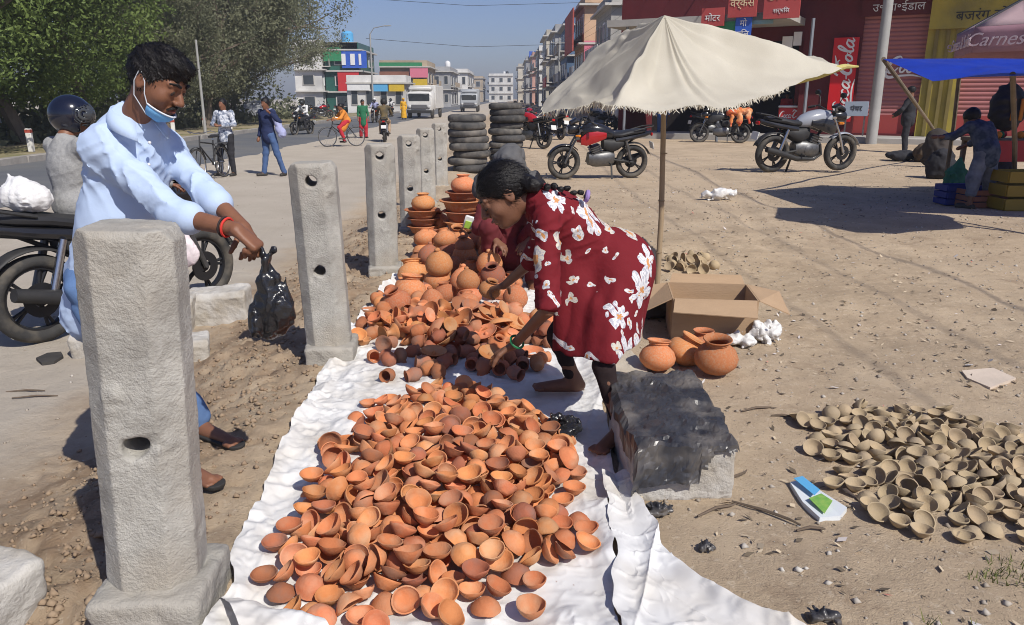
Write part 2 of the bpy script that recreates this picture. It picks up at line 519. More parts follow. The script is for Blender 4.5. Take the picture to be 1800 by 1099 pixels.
# ground material: sandy plot, brown turned soil on the bank, pale shoulder
gm = bpy.data.materials.new('dirt_ground'); gm.use_nodes = True
def ground_nodes():
    nt = gm.node_tree; N = nt.nodes; L = nt.links; b = N['Principled BSDF']
    b.inputs['Roughness'].default_value = .95; b.inputs['Specular IOR Level'].default_value = .15
    tc = N.new('ShaderNodeTexCoord'); src = tc.outputs['Object']
    sep = N.new('ShaderNodeSeparateXYZ'); L.new(src, sep.inputs[0])
    def noise(sc, det=8, ro=.65):
        n = N.new('ShaderNodeTexNoise'); n.inputs['Scale'].default_value = sc; n.inputs['Detail'].default_value = det; n.inputs['Roughness'].default_value = ro
        L.new(src, n.inputs['Vector']); return n.outputs['Fac']
    def rng(v, a, c, lo=0., hi=1.):
        r = N.new('ShaderNodeMapRange'); r.inputs['From Min'].default_value = a; r.inputs['From Max'].default_value = c
        r.inputs['To Min'].default_value = lo; r.inputs['To Max'].default_value = hi
        L.new(v, r.inputs['Value']); return r.outputs['Result']
    def mix(f, a, c):
        x = N.new('ShaderNodeMix'); x.data_type = 'RGBA'; L.new(f, x.inputs['Factor'])
        for s_, v_ in ((x.inputs['A'], a), (x.inputs['B'], c)):
            if isinstance(v_, tuple): s_.default_value = (*v_, 1)
            else: L.new(v_, s_)
        return x.outputs['Result']
    def math_(op, a, c):
        m_ = N.new('ShaderNodeMath'); m_.operation = op
        for s_, v_ in zip(m_.inputs, (a, c)):
            if isinstance(v_, float): s_.default_value = v_
            else: L.new(v_, s_)
        return m_.outputs[0]
    sand = mix(rng(noise(2.2), .35, .65), (.545, .43, .30), (.475, .365, .25))
    sand = mix(rng(noise(.55, 7, .7), .47, .62), sand, (.42, .325, .225))
    sand = mix(rng(noise(1.6, 8, .75), .56, .66), sand, (.36, .27, .185))
    sand = mix(rng(noise(34, 6), .56, .74), sand, (.63, .53, .40))
    sand = mix(rng(noise(75, 4), .60, .72), sand, (.20, .15, .11))
    soil = mix(rng(noise(6.5), .38, .62), (.38, .285, .195), (.285, .20, .13))
    soil = mix(rng(noise(1.8, 5), .45, .62), soil, (.47, .37, .26))
    soil = mix(rng(noise(45, 5), .58, .75), soil, (.50, .42, .32))
    pale = mix(rng(noise(1.1), .35, .68), (.49, .435, .36), (.43, .375, .305))
    pale = mix(rng(noise(30, 5), .58, .74), pale, (.40, .34, .27))
    wob = math_('MULTIPLY_ADD', noise(1.3, 4), .9); 
    wob = math_('ADD', sep.outputs[0], math_('MULTIPLY', noise(1.3, 4), .9))
    m1 = rng(wob, -.75, -.45)       # 0 = bank, 1 = plot
    m2 = rng(wob, -2.25, -1.75)     # 0 = shoulder, 1 = bank
    yb = rng(sep.outputs[1], 7.0, 11.0)
    m1b = math_('MAXIMUM', m1, yb)
    c = mix(m1b, soil, sand)
    c = mix(m2, pale, c)
    L.new(c, b.inputs['Base Color'])
    bp = N.new('ShaderNodeBump'); bp.inputs['Strength'].default_value = .8; bp.inputs['Distance'].default_value = .022
    h = math_('ADD', noise(22, 9, .78), math_('MULTIPLY', noise(170, 4, .7), .45))
    L.new(h, bp.inputs['Height']); L.new(bp.outputs[0], b.inputs['Normal'])
ground_nodes()
mesh_obj('ground', grid_mesh('ground', P), gm, kind='structure')

# road: asphalt sheet with a ragged near edge, far kerb and verge
M_asphalt = mat('asphalt', (.105, .112, .125), (.135, .14, .15), 1.2, .9, .35, 60, c3=(.17, .165, .155), s3=.25)
ry = np.concatenate([np.arange(-20, 60, .35), np.arange(60, 700, 6.0)])
rx_near = -8.0 + .22 * fbm(ry * .35, 0 * ry, 0, 3) + .15 * fbm(ry * 1.7, 0 * ry, 4, 2)
t = np.linspace(0, 1, 14)
RP = np.stack([(-13.0) + (rx_near[:, None] + 13.0) * t[None, :], np.repeat(ry[:, None], 14, 1),
               np.full((len(ry), 14), ROAD_Z + .012)], -1)
RP[..., 2] += .03 * np.sin(t * PI)[None, :]
RP[:, -1, 2] -= .014
mesh_obj('road', grid_mesh('road', RP), M_asphalt, kind='structure')
M_kerb = mat('kerb_concrete', (.34, .32, .29), (.24, .22, .2), 3, .9, .3, 40)
for y0 in range(0, 40):
    MB().box((-13.14, 2 + y0 * 2.0, ROAD_Z + .06), (.26, 1.97, .26), bev=.02).build('kerb', M_kerb, kind='structure')
MB().box((-13.14, 290, ROAD_Z + .06), (.26, 416, .25)).build('kerb', M_kerb, kind='structure')
M_verge = mat('verge_soil', (.30, .235, .14), (.14, .15, .06), 1.2, .95, .6, 30, c3=(.37, .30, .20), s3=.35)
vx_ = np.linspace(-17.6, -13.27, 18); vy = np.concatenate([np.arange(-10, 70, .5), np.arange(70, 600, 8.0)])
VX, VY = np.meshgrid(vx_, vy, indexing='ij')
mesh_obj('verge', grid_mesh('verge', np.stack([VX, VY, ROAD_Z + .12 + .05 * fbm(VX, VY, 0, 3)], -1)), M_verge, kind='structure')
MB().box((-21.6, 290, ROAD_Z - .02), (7.8, 620, .08)).build('road', M_asphalt, kind='structure')

# ------------------------------------------------------------------ trees
def leaf_mesh(name, seed, n_cl, R, h0, h1, leaf, drop=.0):
    """crown + trunk meshes in local coordinates (base at 0)"""
    rng = random.Random(seed); nr = np.random.RandomState(seed)
    tb = MB(); tips = []
    def limb(p, d, L, r, lev):
        pts = [p]; rs = [r]; q = p.copy(); dd = d.copy()
        n = 4
        for i in range(n):
            dd = (dd + V((rng.gauss(0, .16), rng.gauss(0, .16), rng.gauss(.06, .1)))).normalized()
            q = q + dd * (L / n); pts.append(q.copy()); rs.append(r * (1 - .62 * (i + 1) / n))
            if lev > 0 and i >= 1:
                for k in range(2 if lev > 1 else 1):
                    a = rng.uniform(0, 2 * PI); o = V((math.cos(a), math.sin(a), rng.uniform(-.05, .7))).normalized()
                    limb(q.copy(), (dd * .45 + o).normalized(), L * rng.uniform(.5, .75), r * .5, lev - 1)
        tb.tube(pts, rs, 6)
        tips.append((pts[-1], lev)); tips.append((pts[-2], lev)); 
        if lev < 2: tips.append((pts[2], lev))
    limb(V((0, 0, -.3)), V((0, 0, 1)), h1 * .62, .045 * R + .09, 3)
    C = []
    for i in range(n_cl):
        if rng.random() < .6:
            c, lv = rng.choice(tips); c = np.array(c) + nr.normal(0, .35, 3)
        else:
            a = rng.uniform(0, 2 * PI); u = rng.uniform(-1, 1); rr = R * rng.uniform(.55, 1.0) * (1 + .22 * math.sin(3 * a + seed) + .15 * math.sin(7 * a + 2 * u * 4))
            zz = (h0 + h1) / 2 + u * (h1 - h0) / 2
            w = math.sqrt(max(0, 1 - abs(u) ** 2.2))
            c = np.array([rr * w * math.cos(a), rr * w * math.sin(a), zz])
        if c[2] < h0 * .8: continue
        C.append(c)
    C = np.array(C); k = 36
    cc = np.repeat(C, k, 0) + nr.normal(0, 1, (len(C) * k, 3)) * np.array([.26, .26, .2]) * (.7 + R * .09)
    m = len(cc)
    d1 = nr.normal(0, 1, (m, 3)); d1[:, 2] -= drop; d1 /= np.linalg.norm(d1, axis=1)[:, None]
    d2 = np.cross(d1, nr.normal(0, 1, (m, 3))); d2 /= np.linalg.norm(d2, axis=1)[:, None]
    s = leaf * nr.uniform(.6, 1.3, (m, 1))
    vv = np.stack([cc - d1 * s * .5, cc + d2 * s * .22, cc + d1 * s * .5, cc - d2 * s * .22], 1).reshape(-1, 3)
    ff = np.arange(m * 4).reshape(-1, 4)
    cr = np_mesh(name + '_crown', vv, ff, False)
    return tb.mesh(name + '_trunk'), cr
M_bark = mat('bark', (.13, .10, .075), (.22, .18, .14), 5, .95, .6, 30, stretch=(1, 1, .3))
def leaf_mat(name, a, b):
    m = mat(name, a, b, .55, .6, 0, spec=.25, detail=3, rand=.12)
    add_glow_through(m, .35)
    return m
M_leaf_a = leaf_mat('leaf_green', (.20, .27, .075), (.11, .165, .046))
M_leaf_b = leaf_mat('leaf_olive', (.235, .24, .145), (.14, .15, .09))
TREE = {'a': leaf_mesh('tree_a', 3, 2000, 4.2, 1.4, 10.5, .165), 'b': leaf_mesh('tree_b', 8, 1800, 3.7, 1.5, 10.0, .165, .3), 'c': leaf_mesh('tree_c', 15, 1500, 3.0, 1.6, 8.5, .165, .5)}
for me in TREE.values(): me[0].materials.append(M_bark)
_treeseen = {}
def tree(kind, x, y, s, rz, label, olive=False):
    t_ = empty('roadside_tree', (x, y, ROAD_Z + .1), rz, label, 'tree', 'trees along the far side of the road')
    mesh_obj('trunk', TREE[kind][0], None, t_)
    me = TREE[kind][1]; key = (kind, olive)
    if key not in _treeseen:
        c = me if not me.materials else me.copy()
        c.materials.clear(); c.materials.append(M_leaf_b if olive else M_leaf_a); _treeseen[key] = c
    mesh_obj('crown', _treeseen[key], None, t_)
    t_.scale = (s, s, s)
tree('a', -16.4, 22.0, 1.0, .3, 'bright green leafy tree at the far left edge of the photo')
tree('b', -17.2, 28.0, 1.05, 2.0, 'green roadside tree behind the crash-helmeted rider')
tree('a', -18.5, 34.0, 1.05, 4.0, 'green tree rising directly behind the head of the man in blue shirt')
tree('c', -16.8, 38.5, .82, 1.0, 'shorter olive tree to the right of the man in blue shirt', True)
tree('b', -17.0, 44.0, 1.12, .2, 'dusty olive tree behind the man holding the bicycle', True)
tree('a', -19.0, 52.0, .95, 2.7, 'tall olive tree behind the man with jacket on his shoulder', True)
tree('b', -22.2, 62.0, 1.0, 5.0, 'last olive tree of the row, next to the white building', True)
tree('a', -27.0, 36.0, 1.2, 1.4, 'green tree of the back row at far left')
tree('c', -26.0, 48.0, 1.4, 3.3, 'green tree of the back row in the middle of the tree belt')
tree('b', -28.0, 60.0, 1.25, 4.4, 'dark tree of the back row behind the olive trees', True)
tree('c', -24.0, 25.0, 1.3, 5.4, 'dark green tree filling the gap behind the leftmost tree')
# undergrowth at the foot of the trees: a mass of leaves nobody could count
nr = np.random.RandomState(5); m_ = 17000
cc = np.stack([-17.2 - nr.rand(m_) ** 1.2 * 15, 14 + nr.rand(m_) * 62, 0 * nr.rand(m_)], 1)
cc[:, 2] = ROAD_Z + .1 + nr.rand(m_) ** 1.6 * (1.0 + 1.2 * np.clip(fbm(cc[:, 0] * .4, cc[:, 1] * .4, 0, 2), -.6, 1)) * np.clip((-16.5 - cc[:, 0]) / 2, .25, 3.2)
d1 = nr.normal(0, 1, (m_, 3)); d1 /= np.linalg.norm(d1, axis=1)[:, None]; d2 = np.cross(d1, nr.normal(0, 1, (m_, 3))); d2 /= np.linalg.norm(d2, axis=1)[:, None]
s_ = .42 * nr.uniform(.5, 1.4, (m_, 1))
vv = np.stack([cc - d1 * s_ * .5, cc + d2 * s_ * .25, cc + d1 * s_ * .5, cc - d2 * s_ * .25], 1).reshape(-1, 3)
mesh_obj('undergrowth', np_mesh('undergrowth', vv, np.arange(m_ * 4).reshape(-1, 4), False), M_leaf_b, label='low scrubby undergrowth at the foot of the roadside trees', cat='undergrowth', kind='stuff')

# small white marker posts on the verge
M_white = mat('white_paint', (.72, .71, .68), (.58, .56, .52), 4, .7, .1)
for i, y in enumerate((20.3, 22.0, 23.8, 34, 37.5, 41)):
    p = empty('marker_post', (-14.6, y, ROAD_Z + .12), .1 * i, ['white marker post on the verge at the left edge of the photo', 'white marker post on the verge, left of the crash helmet', 'white marker post on the verge, just behind the crash helmet',
        'white marker post on the verge behind the bicycle', 'white marker post on the verge between the two standing men', 'white marker post on the verge right of the man with the jacket'][i], 'marker post', 'marker posts on the verge')
    MB().box((0, 0, .33), (.16, .16, .7), bev=.02).build('shaft', M_white, p)
    MB().box((0, 0, .6), (.164, .164, .1), bev=.005).build('band', mat('post_red', (.35, .06, .04), rough=.7), p)

# ------------------------------------------------------------------ buildings
M_glass = mat('window_dark', (.03, .035, .04), (.06, .07, .08), .8, .25, spec=.5)
M_conc = mat('raw_concrete', (.30, .29, .27), (.40, .38, .35), 1.5, .9, .3, 20)
M_slab = mat('slab_edge', (.55, .53, .49), (.44, .42, .38), 1.2, .85, .15)
M_inner_shade = mat('interior_shade', (.025, .02, .02), rough=.9)  # near-black colour stands for the shade inside open shops
PAL = {}
def wall(name, a, b=None): 
    return mat('wall_' + name, a, b or tuple(c * .8 for c in a), .9, .85, .12, 12, c3=tuple(c * .62 for c in a), s3=.28)
W_cream = wall('cream', (.62, .57, .47)); W_pink = wall('pink', (.60, .36, .30)); W_grey = wall('grey', (.40, .40, .40)); W_white = wall('white', (.70, .69, .66))
W_brick = wall('brick', (.30, .13, .085)); W_blue = wall('blue', (.12, .20, .34)); W_tan = wall('tan', (.46, .37, .26)); W_dk = wall('dark', (.16, .15, .15)); W_peach = wall('peach', (.63, .42, .27))
P_red = mat('sign_red', (.55, .03, .035), (.46, .03, .03), 2, .5); P_blue = mat('sign_blue', (.03, .09, .42), (.04, .12, .5), 2, .5); P_green = mat('sign_green', (.035, .24, .10), (.03, .19, .08), 2, .55)
P_white = mat('sign_white', (.75, .75, .74), (.66, .66, .65), 2, .5); P_yellow = mat('sign_yellow', (.62, .42, .03), (.5, .35, .03), 2, .6); P_pink = mat('sign_pink', (.62, .18, .25), rough=.6); P_sky = mat('sign_sky', (.10, .36, .62), rough=.6)
P_black = mat('paint_black', (.02, .02, .02), rough=.6)

def building(label, x0, x1, y0, y1, h, floors, wmat, side=-1, signs=(), slab=True, wn=(3, 2), tanks=0, roof=True, awning=None, rods=0):
    """side -1: street face at x0 looking to -x ; side 1: street face at x1 looking to +x.  The other visible face is y0 (towards the viewer)."""
    b = empty('building', ((x0 + x1) / 2, (y0 + y1) / 2, ROAD_Z), 0, label, 'building', 'buildings along the street')
    ox, oy = (x0 + x1) / 2, (y0 + y1) / 2
    MB().box((0, 0, h / 2), (x1 - x0, y1 - y0, h)).build('wall', wmat, b)
    fh = h / floors
    rr = random.Random(label)
    sx = (x0 - ox) if side < 0 else (x1 - ox)
    if slab:
        for i in range(1, floors + 1):
            MB().box((side * .25, -.25, i * fh - .08), (x1 - x0 + .5, y1 - y0 + .5, .16)).build('floor_slab', M_slab, b)
    if roof:
        MB().box((0, -(y1 - y0) / 2 + .08, h + .4), (x1 - x0, .16, .8)).build('parapet', wmat, b)
        MB().box((sx - side * .08, .09, h + .4), (.15, y1 - y0 - .18, .8)).build('parapet', wmat, b)
    for fl in range(floors):
        zc = fl * fh + fh * .5
        for k in range(wn[0]):                       # street face
            yy = (y1 - y0) * ((k + .5) / wn[0] - .5); ww = (y1 - y0) / wn[0] * .56; hh = fh * (.74 if fl == 0 else .52)
            w_ = MB().box((sx + side * .03, yy, zc), (.1, ww, hh)).build('window', P_white if rr.random() < .5 else M_slab, b)
            MB().box((sx + side * .07, yy, zc), (.06, ww * .84, hh * .86)).build('pane', M_glass if fl or rr.random() < .6 else M_inner_shade, w_)
            if fl and rr.random() < .6:
                MB().box((sx + side * .45, yy, zc - hh * .72), (.9, ww * 1.5, .1)).build('balcony', M_slab, b)
                MB().box((sx + side * .88, yy, zc - hh * .72 + .45), (.05, ww * 1.5, .8)).build('railing', rr.choice([M_conc, W_white, W_tan]), b)
        for k in range(wn[1]):                       # face towards the viewer
            xx = (x1 - x0) * ((k + .5) / wn[1] - .5); ww = (x1 - x0) / wn[1] * .45; hh = fh * .5
            w_ = MB().box((xx, y0 - oy - .03, zc), (ww, .1, hh)).build('window', M_slab, b)
            MB().box((xx, y0 - oy - .07, zc), (ww * .84, .06, hh * .86)).build('pane', M_glass, w_)
    for (face, a0, a1, z0, z1, m_) in signs:
        if face == 'x': MB().box((sx + side * .95, (a0 + a1) / 2 * (y1 - y0), (z0 + z1) / 2), (.12, (a1 - a0) * (y1 - y0), z1 - z0)).build('signboard', m_, b)
        else: MB().box(((a0 + a1) / 2 * (x1 - x0), y0 - oy - .35, (z0 + z1) / 2), ((a1 - a0) * (x1 - x0), .12, z1 - z0)).build('signboard', m_, b)
    for i in range(tanks):
        px_ = rr.uniform(-.3, .3) * (x1 - x0); py_ = rr.uniform(-.4, .1) * (y1 - y0)
        MB().lathe([(.0, 0), (.55, 0), (.55, .9), (.4, 1.15), (.15, 1.25), (.15, 1.32), (0, 1.32)], 12, Matrix.Translation((px_, py_, h + .82))).build('water_tank', P_black if i % 2 else P_white, b)
        MB().box((px_, py_, h + .41), (1.1, 1.1, .82)).build('tank_stand', M_conc, b)
    for i in range(rods):
        px_ = (i / max(rods - 1, 1) - .5) * (x1 - x0) * .9
        MB().tube([(px_, -(y1 - y0) / 2 + .3, h), (px_ + .05, -(y1 - y0) / 2 + .3, h + rr.uniform(1.2, 2.2))], .05, 5).build('roof_rod', M_conc, b)
    if awning:
        MB().box((sx + side * 1.2, 0, fh * .86), (2.4, (y1 - y0) * .95, .08), rot=(0, side * .14, 0)).build('awning', awning, b)
    return b
# right-hand row, near to far
building('low grey shop block with a flat white awning behind the peak of the cloth canopy', 9.6, 17, 37, 44, 5.3, 2, W_grey, signs=[('y', -.45, .35, 3.2, 4.4, W_white), ('x', -.4, .4, 2.6, 3.4, P_blue)], tanks=1, awning=M_slab, rods=3)
building('two storey grey building with blue tinted upper wall beyond the cloth canopy', 8.4, 18, 46, 55, 6.6, 2, wall('bluegrey', (.42, .48, .55)), signs=[('x', -.3, .4, 3.0, 4.0, W_white)], awning=M_slab, rods=5, wn=(4, 3))
building('unfinished concrete building with columns and rooftop clutter in the right-hand row', 6.9, 17, 57, 67, 8.0, 2, M_conc, signs=[('x', -.4, .1, 2.7, 3.5, P_white)], tanks=2, rods=6, wn=(4, 2), awning=M_slab)
building('peach and red building standing tall at the end of the right-hand row', 6.2, 16, 70, 80, 9.4, 3, W_peach, signs=[('x', -.5, .5, 5.6, 9.1, wall('redwall', (.48, .10, .08))), ('y', -.5, -.1, 2.9, 6.4, P_pink)], tanks=1, wn=(4, 2), rods=4)
building('dark blue narrow building beyond the peach one', 5.7, 16, 84, 94, 9.0, 3, W_blue, wn=(3, 2), tanks=1)
building('grey far building in the right-hand row beyond the dark blue one', 5.2, 17, 98, 112, 9.4, 3, W_grey, wn=(3, 2), tanks=1, signs=[('x', -.3, .3, 3, 4.2, P_red)])
building('cream far building of the right-hand row', 5.0, 17, 118, 132, 10.4, 3, W_cream, wn=(3, 2), tanks=1)
building('white far building of the right-hand row with a blue roof tank', 4.7, 18, 140, 160, 9.6, 3, W_white, wn=(3, 2), signs=[('y', -.4, -.1, 9.7, 11.2, P_sky)])
building('pinkish distant building on the right of the street', 4.3, 18, 170, 195, 10.2, 3, W_pink, wn=(3, 2), tanks=1)
building('grey distant building on the right of the street', 3.6, 18, 205, 240, 11.0, 3, W_grey, wn=(3, 2), signs=[('y', -.45, -.2, 11.1, 13, P_blue)])
building('cream distant building near the end of the street', 2.0, 18, 260, 300, 11.5, 3, W_cream, wn=(3, 3), tanks=2)
building('pale block closing the view at the end of the street', -9.5, 0.5, 330, 360, 10.5, 3, W_white, wn=(3, 3), tanks=2)
building('tan block at the far end of the street, left of the pale one', -24, -12, 330, 360, 9.5, 2, W_tan, side=1, wn=(3, 3), tanks=1)
# left-hand group beyond the trees
building('white three storey house beside the last roadside tree', -26.5, -23.2, 98, 106, 7.6, 3, W_white, side=1, wn=(2, 1), roof=True)
bl = building('shop building with green and dark glass front and a blue sign on its corner', -23.0, -18.8, 99, 110, 7.4, 3, mat('green_glass', (.03, .12, .09), (.02, .07, .06), .4, .35), side=1, wn=(2, 1),
         signs=[('y', -.5, .02, 6.0, 7.6, P_green), ('y', .03, .75, 5.2, 7.2, P_blue), ('y', -.12, .5, 2.4, 4.9, P_red)])
for i, (cx_, w_) in enumerate(((.9, .5), (2.0, .55), (2.9, .3))):
    MB().box((cx_ - .55, -5.95, 6.2), (w_, .06, 1.3)).build('letter', P_white, bl)
MB().lathe([(0, 0), (.75, 0), (.75, 1.1), (.5, 1.35), (0, 1.45)], 14, Matrix.Translation((.6, -4.2, 7.4 + .8))).build('water_tank', P_sky, bl)
MB().box((-.2, -4.6, 7.85), (4.4, 1.8, .8)).build('roof_room', W_white, bl)
building('long red and yellow shop block with a green roof edge', -18.4, -11.8, 112, 124, 5.9, 2, W_tan, side=1, wn=(3, 4),
         signs=[('y', -.5, .12, 4.1, 5.2, W_brick), ('y', .14, .52, 4.4, 5.8, P_pink), ('y', -.5, .4, 5.9, 6.4, P_green), ('y', -.2, .05, 2.6, 3.9, P_red), ('y', .2, .5, 2.0, 4.2, P_yellow), ('y', -.5, -.25, 2.2, 3.8, P_white)])
building('low white shop row with awnings on the left', -19.0, -12.2, 92, 97, 3.4, 1, W_white, side=1, wn=(2, 4), signs=[('y', -.48, -.1, 2.5, 3.4, P_white), ('y', -.05, .2, 2.4, 3.3, P_sky), ('y', .22, .48, 2.4, 3.2, P_yellow)])
building('grey distant block on the left side of the street', -16.5, -11.5, 150, 170, 6.5, 2, W_grey, side=1, wn=(3, 3), tanks=1)
building('white distant block further down the left side of the street', -16.0, -10.5, 190, 220, 7.5, 2, W_white, side=1, wn=(3, 3))

# ------------------------------------------------------------------ the shop with shutters on the right
FO = V((12.2, 26.0, 0)); FR = V((.87, -.49, 0)).normalized(); FN = V((FR.y, -FR.x, 0))
def FS(px, py, out=0.0):
    a, b_, c = _ray(px, py); d = V((a, b_, c)); o = V((0, 0, CAM_H)); q = FO + FN * out
    t_ = (q - o).dot(FN) / d.dot(FN); p = o + d * t_
    return (p - FO).dot(FR), p.z
M_shop = face_matrix(FO, FR)
shop = empty('shop_building', (0, 0, 0), 0, 'maroon shop building with roller shutters and red drink signs on the right', 'building')
shop.matrix_world = M_shop
def panel(name, m, s0, s1, t0, t1, n0, n1, parent=None, bev=0.0):
    return MB().box(((s0 + s1) / 2, (t0 + t1) / 2, (n0 + n1) / 2), (s1 - s0, t1 - t0, n1 - n0), bev=bev).build(name, m, parent or shop)
M_maroon = mat('maroon_plaster', (.12, .014, .018), (.085, .011, .014), 1.2, .85, .15, 14)
M_shut = mat('shutter_pink', (.40, .155, .15), (.32, .12, .115), .8, .6, .05, 20)
M_yel = mat('ochre_plaster', (.42, .33, .055), (.30, .25, .05), 1.4, .85, .2, 14, c3=(.20, .17, .06), s3=.6)
sL, _ = FS(1228, 100); sC0, _ = FS(1466, 100); sC1, _ = FS(1512, 100); sY0, _ = FS(1626, 100); sY1, _ = FS(1692, 100); sR, _ = FS(1860, 100)
_, tB = FS(1560, 236); _, tS1 = FS(1560, 16)
HS = 6.4
panel('wall', M_maroon, sC0 - 1.0, sC1, -.2, HS, -.35, 0)
panel('wall', M_maroon, sC1, sR, tS1, HS, -.35, 0)
panel('wall', M_maroon, sC1, sR, -.2, tB + .02, -.35, .02)
panel('back_wall', M_inner_shade, sL - 3, sC0 - 1.0, -.2, HS, -3.6, -3.3)  # shade of the shop recess put into the wall colour
panel('side_wall', M_maroon, sL - 3, sL - 2.8, -.2, HS, -3.3, 0)
panel('side_wall', M_maroon, sC0 - 1.2, sC0 - 1.0, -.2, HS, -3.3, -.36)
panel('wall_band', M_maroon, sL - 2.8, sC0 - 1.0, 3.3, HS, -.3, .0)
panel('plinth', M_conc, sL - 3, sR, -.3, .22, 0, 1.5, bev=.03)
# roller shutters, slat by slat
def shutter(s0, s1, t0, t1):
    sh = panel('shutter', M_shut, s0, s1, t0, t1, -.3, -.17)
    n = int((t1 - t0) / .13)
    me = MB().loft([(s0 - s0, 0, 0, .056, .028), (s1 - s0, 0, 0, .056, .028)], 8, 2.0).mesh('slat'); me.materials.append(M_shut)
    for i in range(n):
        sl = mesh_obj('slat', me, None, sh); sl.location = (s0, t0 + (i + .5) * (t1 - t0) / n, -.165)
    MB().box(((s0 + s1) / 2, t0 + .3, -.128), (s1 - s0 - .02, .62, .02)).build('bottom_band', mat('shutter_red', (.36, .05, .045), (.28, .05, .045), 2, .7), sh)
    return sh
shutter(sC1, sY0, tB, tS1)
shutter(sY1, sR, tB, tS1)
yp = panel('pillar', M_yel, sY0, sY1, .22, HS, -.3, .12)
for dx_ in (.25, .55, .8):
    MB().box((sY0 + (sY1 - sY0) * dx_, 2.2, .16), (.1, 3.9, .08)).build('pilaster', mat('ochre_dark', (.22, .17, .05), (.15, .12, .04), 2, .85), yp)
yb_ = panel('sign_beam', M_yel, sY0 + .01, sR, FS(1660, 52)[1], FS(1660, -30)[1], .13, .3)
panel('fascia', mat('fascia_dark', (.10, .012, .014), rough=.8), sC1 - .1, sY0, FS(1560, 28)[1], FS(1560, -30)[1], .0, .12)
panel('canopy_slab', M_conc, sC0 - 1.0, sR, FS(1560, -34)[1], FS(1560, -34)[1] + .25, .0, 1.35)
# porch on the left with its signboards
pz = 3.75
por = panel('porch_roof', M_conc, sL - 2.5, sC0 - 1.02, pz, pz + .22, -.3, 2.6)
for s_ in (sL - 1.8, sL + 1.5, sL + 4.2):
    MB().tube([(s_, .0, 2.45), (s_, pz, 2.45)], .05, 8).build('porch_post', mat('steel_grey', (.25, .27, .3), rough=.5, metal=.4), shop)
def sign(px0, px1, py0, py1, m_, out, name='signboard', th=.08):
    s0, t1 = FS(px0, (py0), out); s1, _ = FS(px1, py0, out); _, t0 = FS((px0 + px1) / 2, py1, out)
    _, t1 = FS((px0 + px1) / 2, py0, out)
    return panel(name, m_, s0, s1, t0, t1, out - th, out), (s0, s1, t0, t1, out)
def letters(text, box, m_, frac=.5, parent=None, spacing=1.0, shear=0.0, dy=0.0, rot=0.0):
    s0, s1, t0, t1, out = box
    me = text_mesh('lettering', text, 1.0, .01, spacing, shear); me.materials.append(m_)
    co = np.empty(len(me.vertices) * 3, np.float32); me.vertices.foreach_get('co', co); co = co.reshape(-1, 3)
    if len(co) == 0: return None
    w = np.ptp(co[:, 0]) or 1; h = np.ptp(co[:, 1]) or 1
    k = min((s1 - s0) * .86 / w, (t1 - t0) * frac / h)
    co[:, 0] -= (co[:, 0].max() + co[:, 0].min()) / 2; co[:, 1] -= (co[:, 1].max() + co[:, 1].min()) / 2
    co[:, :2] *= k; me.vertices.foreach_set('co', co.ravel()); me.update()
    o = mesh_obj('lettering', me, None, parent or shop); o.location = ((s0 + s1) / 2, (t0 + t1) / 2 + dy * (t1 - t0), out + .012)
    return o
P_signred = mat('shop_sign_red', (.42, .07, .065), (.33, .05, .05), 1.2, .6)
_, bx = sign(1234, 1274, 14, 46, P_signred, 2.85); letters('मोटर', bx, P_white, .45)
_, bx = sign(1282, 1332, -14, 30, P_signred, 2.85); letters('वर्कस', bx, mat('sign_cream', (.7, .55, .35), rough=.6), .5)
_, bx = sign(1346, 1410, -30, 32, P_signred, 2.85); letters('टायर', bx, mat('sign_cream', (.7, .55, .35), rough=.6), .35, dy=.18); letters('सर्भिस', bx, P_white, .2, dy=-.28)
_, bx = sign(1262, 1293, 38, 66, P_green, 2.7)
_, bx = sign(1294, 1322, 26, 72, P_blue, 2.75); letters('मो', bx, P_white, .3, dy=.22); letters('बिल', bx, P_white, .3, dy=-.2)
_, bx = sign(1322, 1360, 22, 42, mat('sign_teal', (.20, .34, .36), rough=.6), 2.6)
_, bx = sign(1376, 1394, 64, 84, P_white, .2, 'notice'); _, bx = sign(1396, 1410, 56, 80, P_white, .2, 'notice')
bx = (sC1 + .05, sY0, FS(1560, 24)[1], FS(1560, 1)[1], .12); letters('उ॰ डा॰ईडाल', bx, P_white, .85)
bx = (sY0 + .15, sY0 + 2.6, FS(1660, 48)[1], FS(1660, 14)[1], .3); letters('बजरंग ट्रे', bx, P_black, .8)

# hand-lettered script: ribbons of varying width along strokes
SCRIPT = {
 'C': [[(1.0, .95, .05), (.8, 1.12, .1), (.45, 1.0, .16), (.16, .62, .2), (.1, .25, .2), (.3, .02, .16), (.62, .08, .12), (.9, .35, .06)]],
 'o': [[(.42, .52, .1), (.2, .5, .13), (.06, .25, .14), (.2, .02, .11), (.42, .12, .12), (.48, .38, .13), (.36, .55, .1), (.5, .46, .06), (.64, .42, .05)]],
 'c': [[(.5, .44, .1), (.34, .56, .11), (.12, .4, .14), (.08, .16, .14), (.28, .0, .11), (.56, .16, .06), (.66, .3, .05)]],
 'a': [[(.5, .5, .08), (.26, .55, .12), (.06, .28, .14), (.18, .02, .11), (.42, .18, .1), (.54, .56, .1)], [(.54, .54, .13), (.48, .16, .13), (.58, .0, .1), (.76, .16, .05)]],
 'l': [[(.05, .15, .05), (.3, .6, .1), (.46, 1.05, .12), (.34, 1.2, .1), (.2, .9, .13), (.2, .25, .14), (.34, .0, .1), (.56, .16, .05)]],
 '-': [[(.05, .32, .07), (.35, .36, .08)]],
}
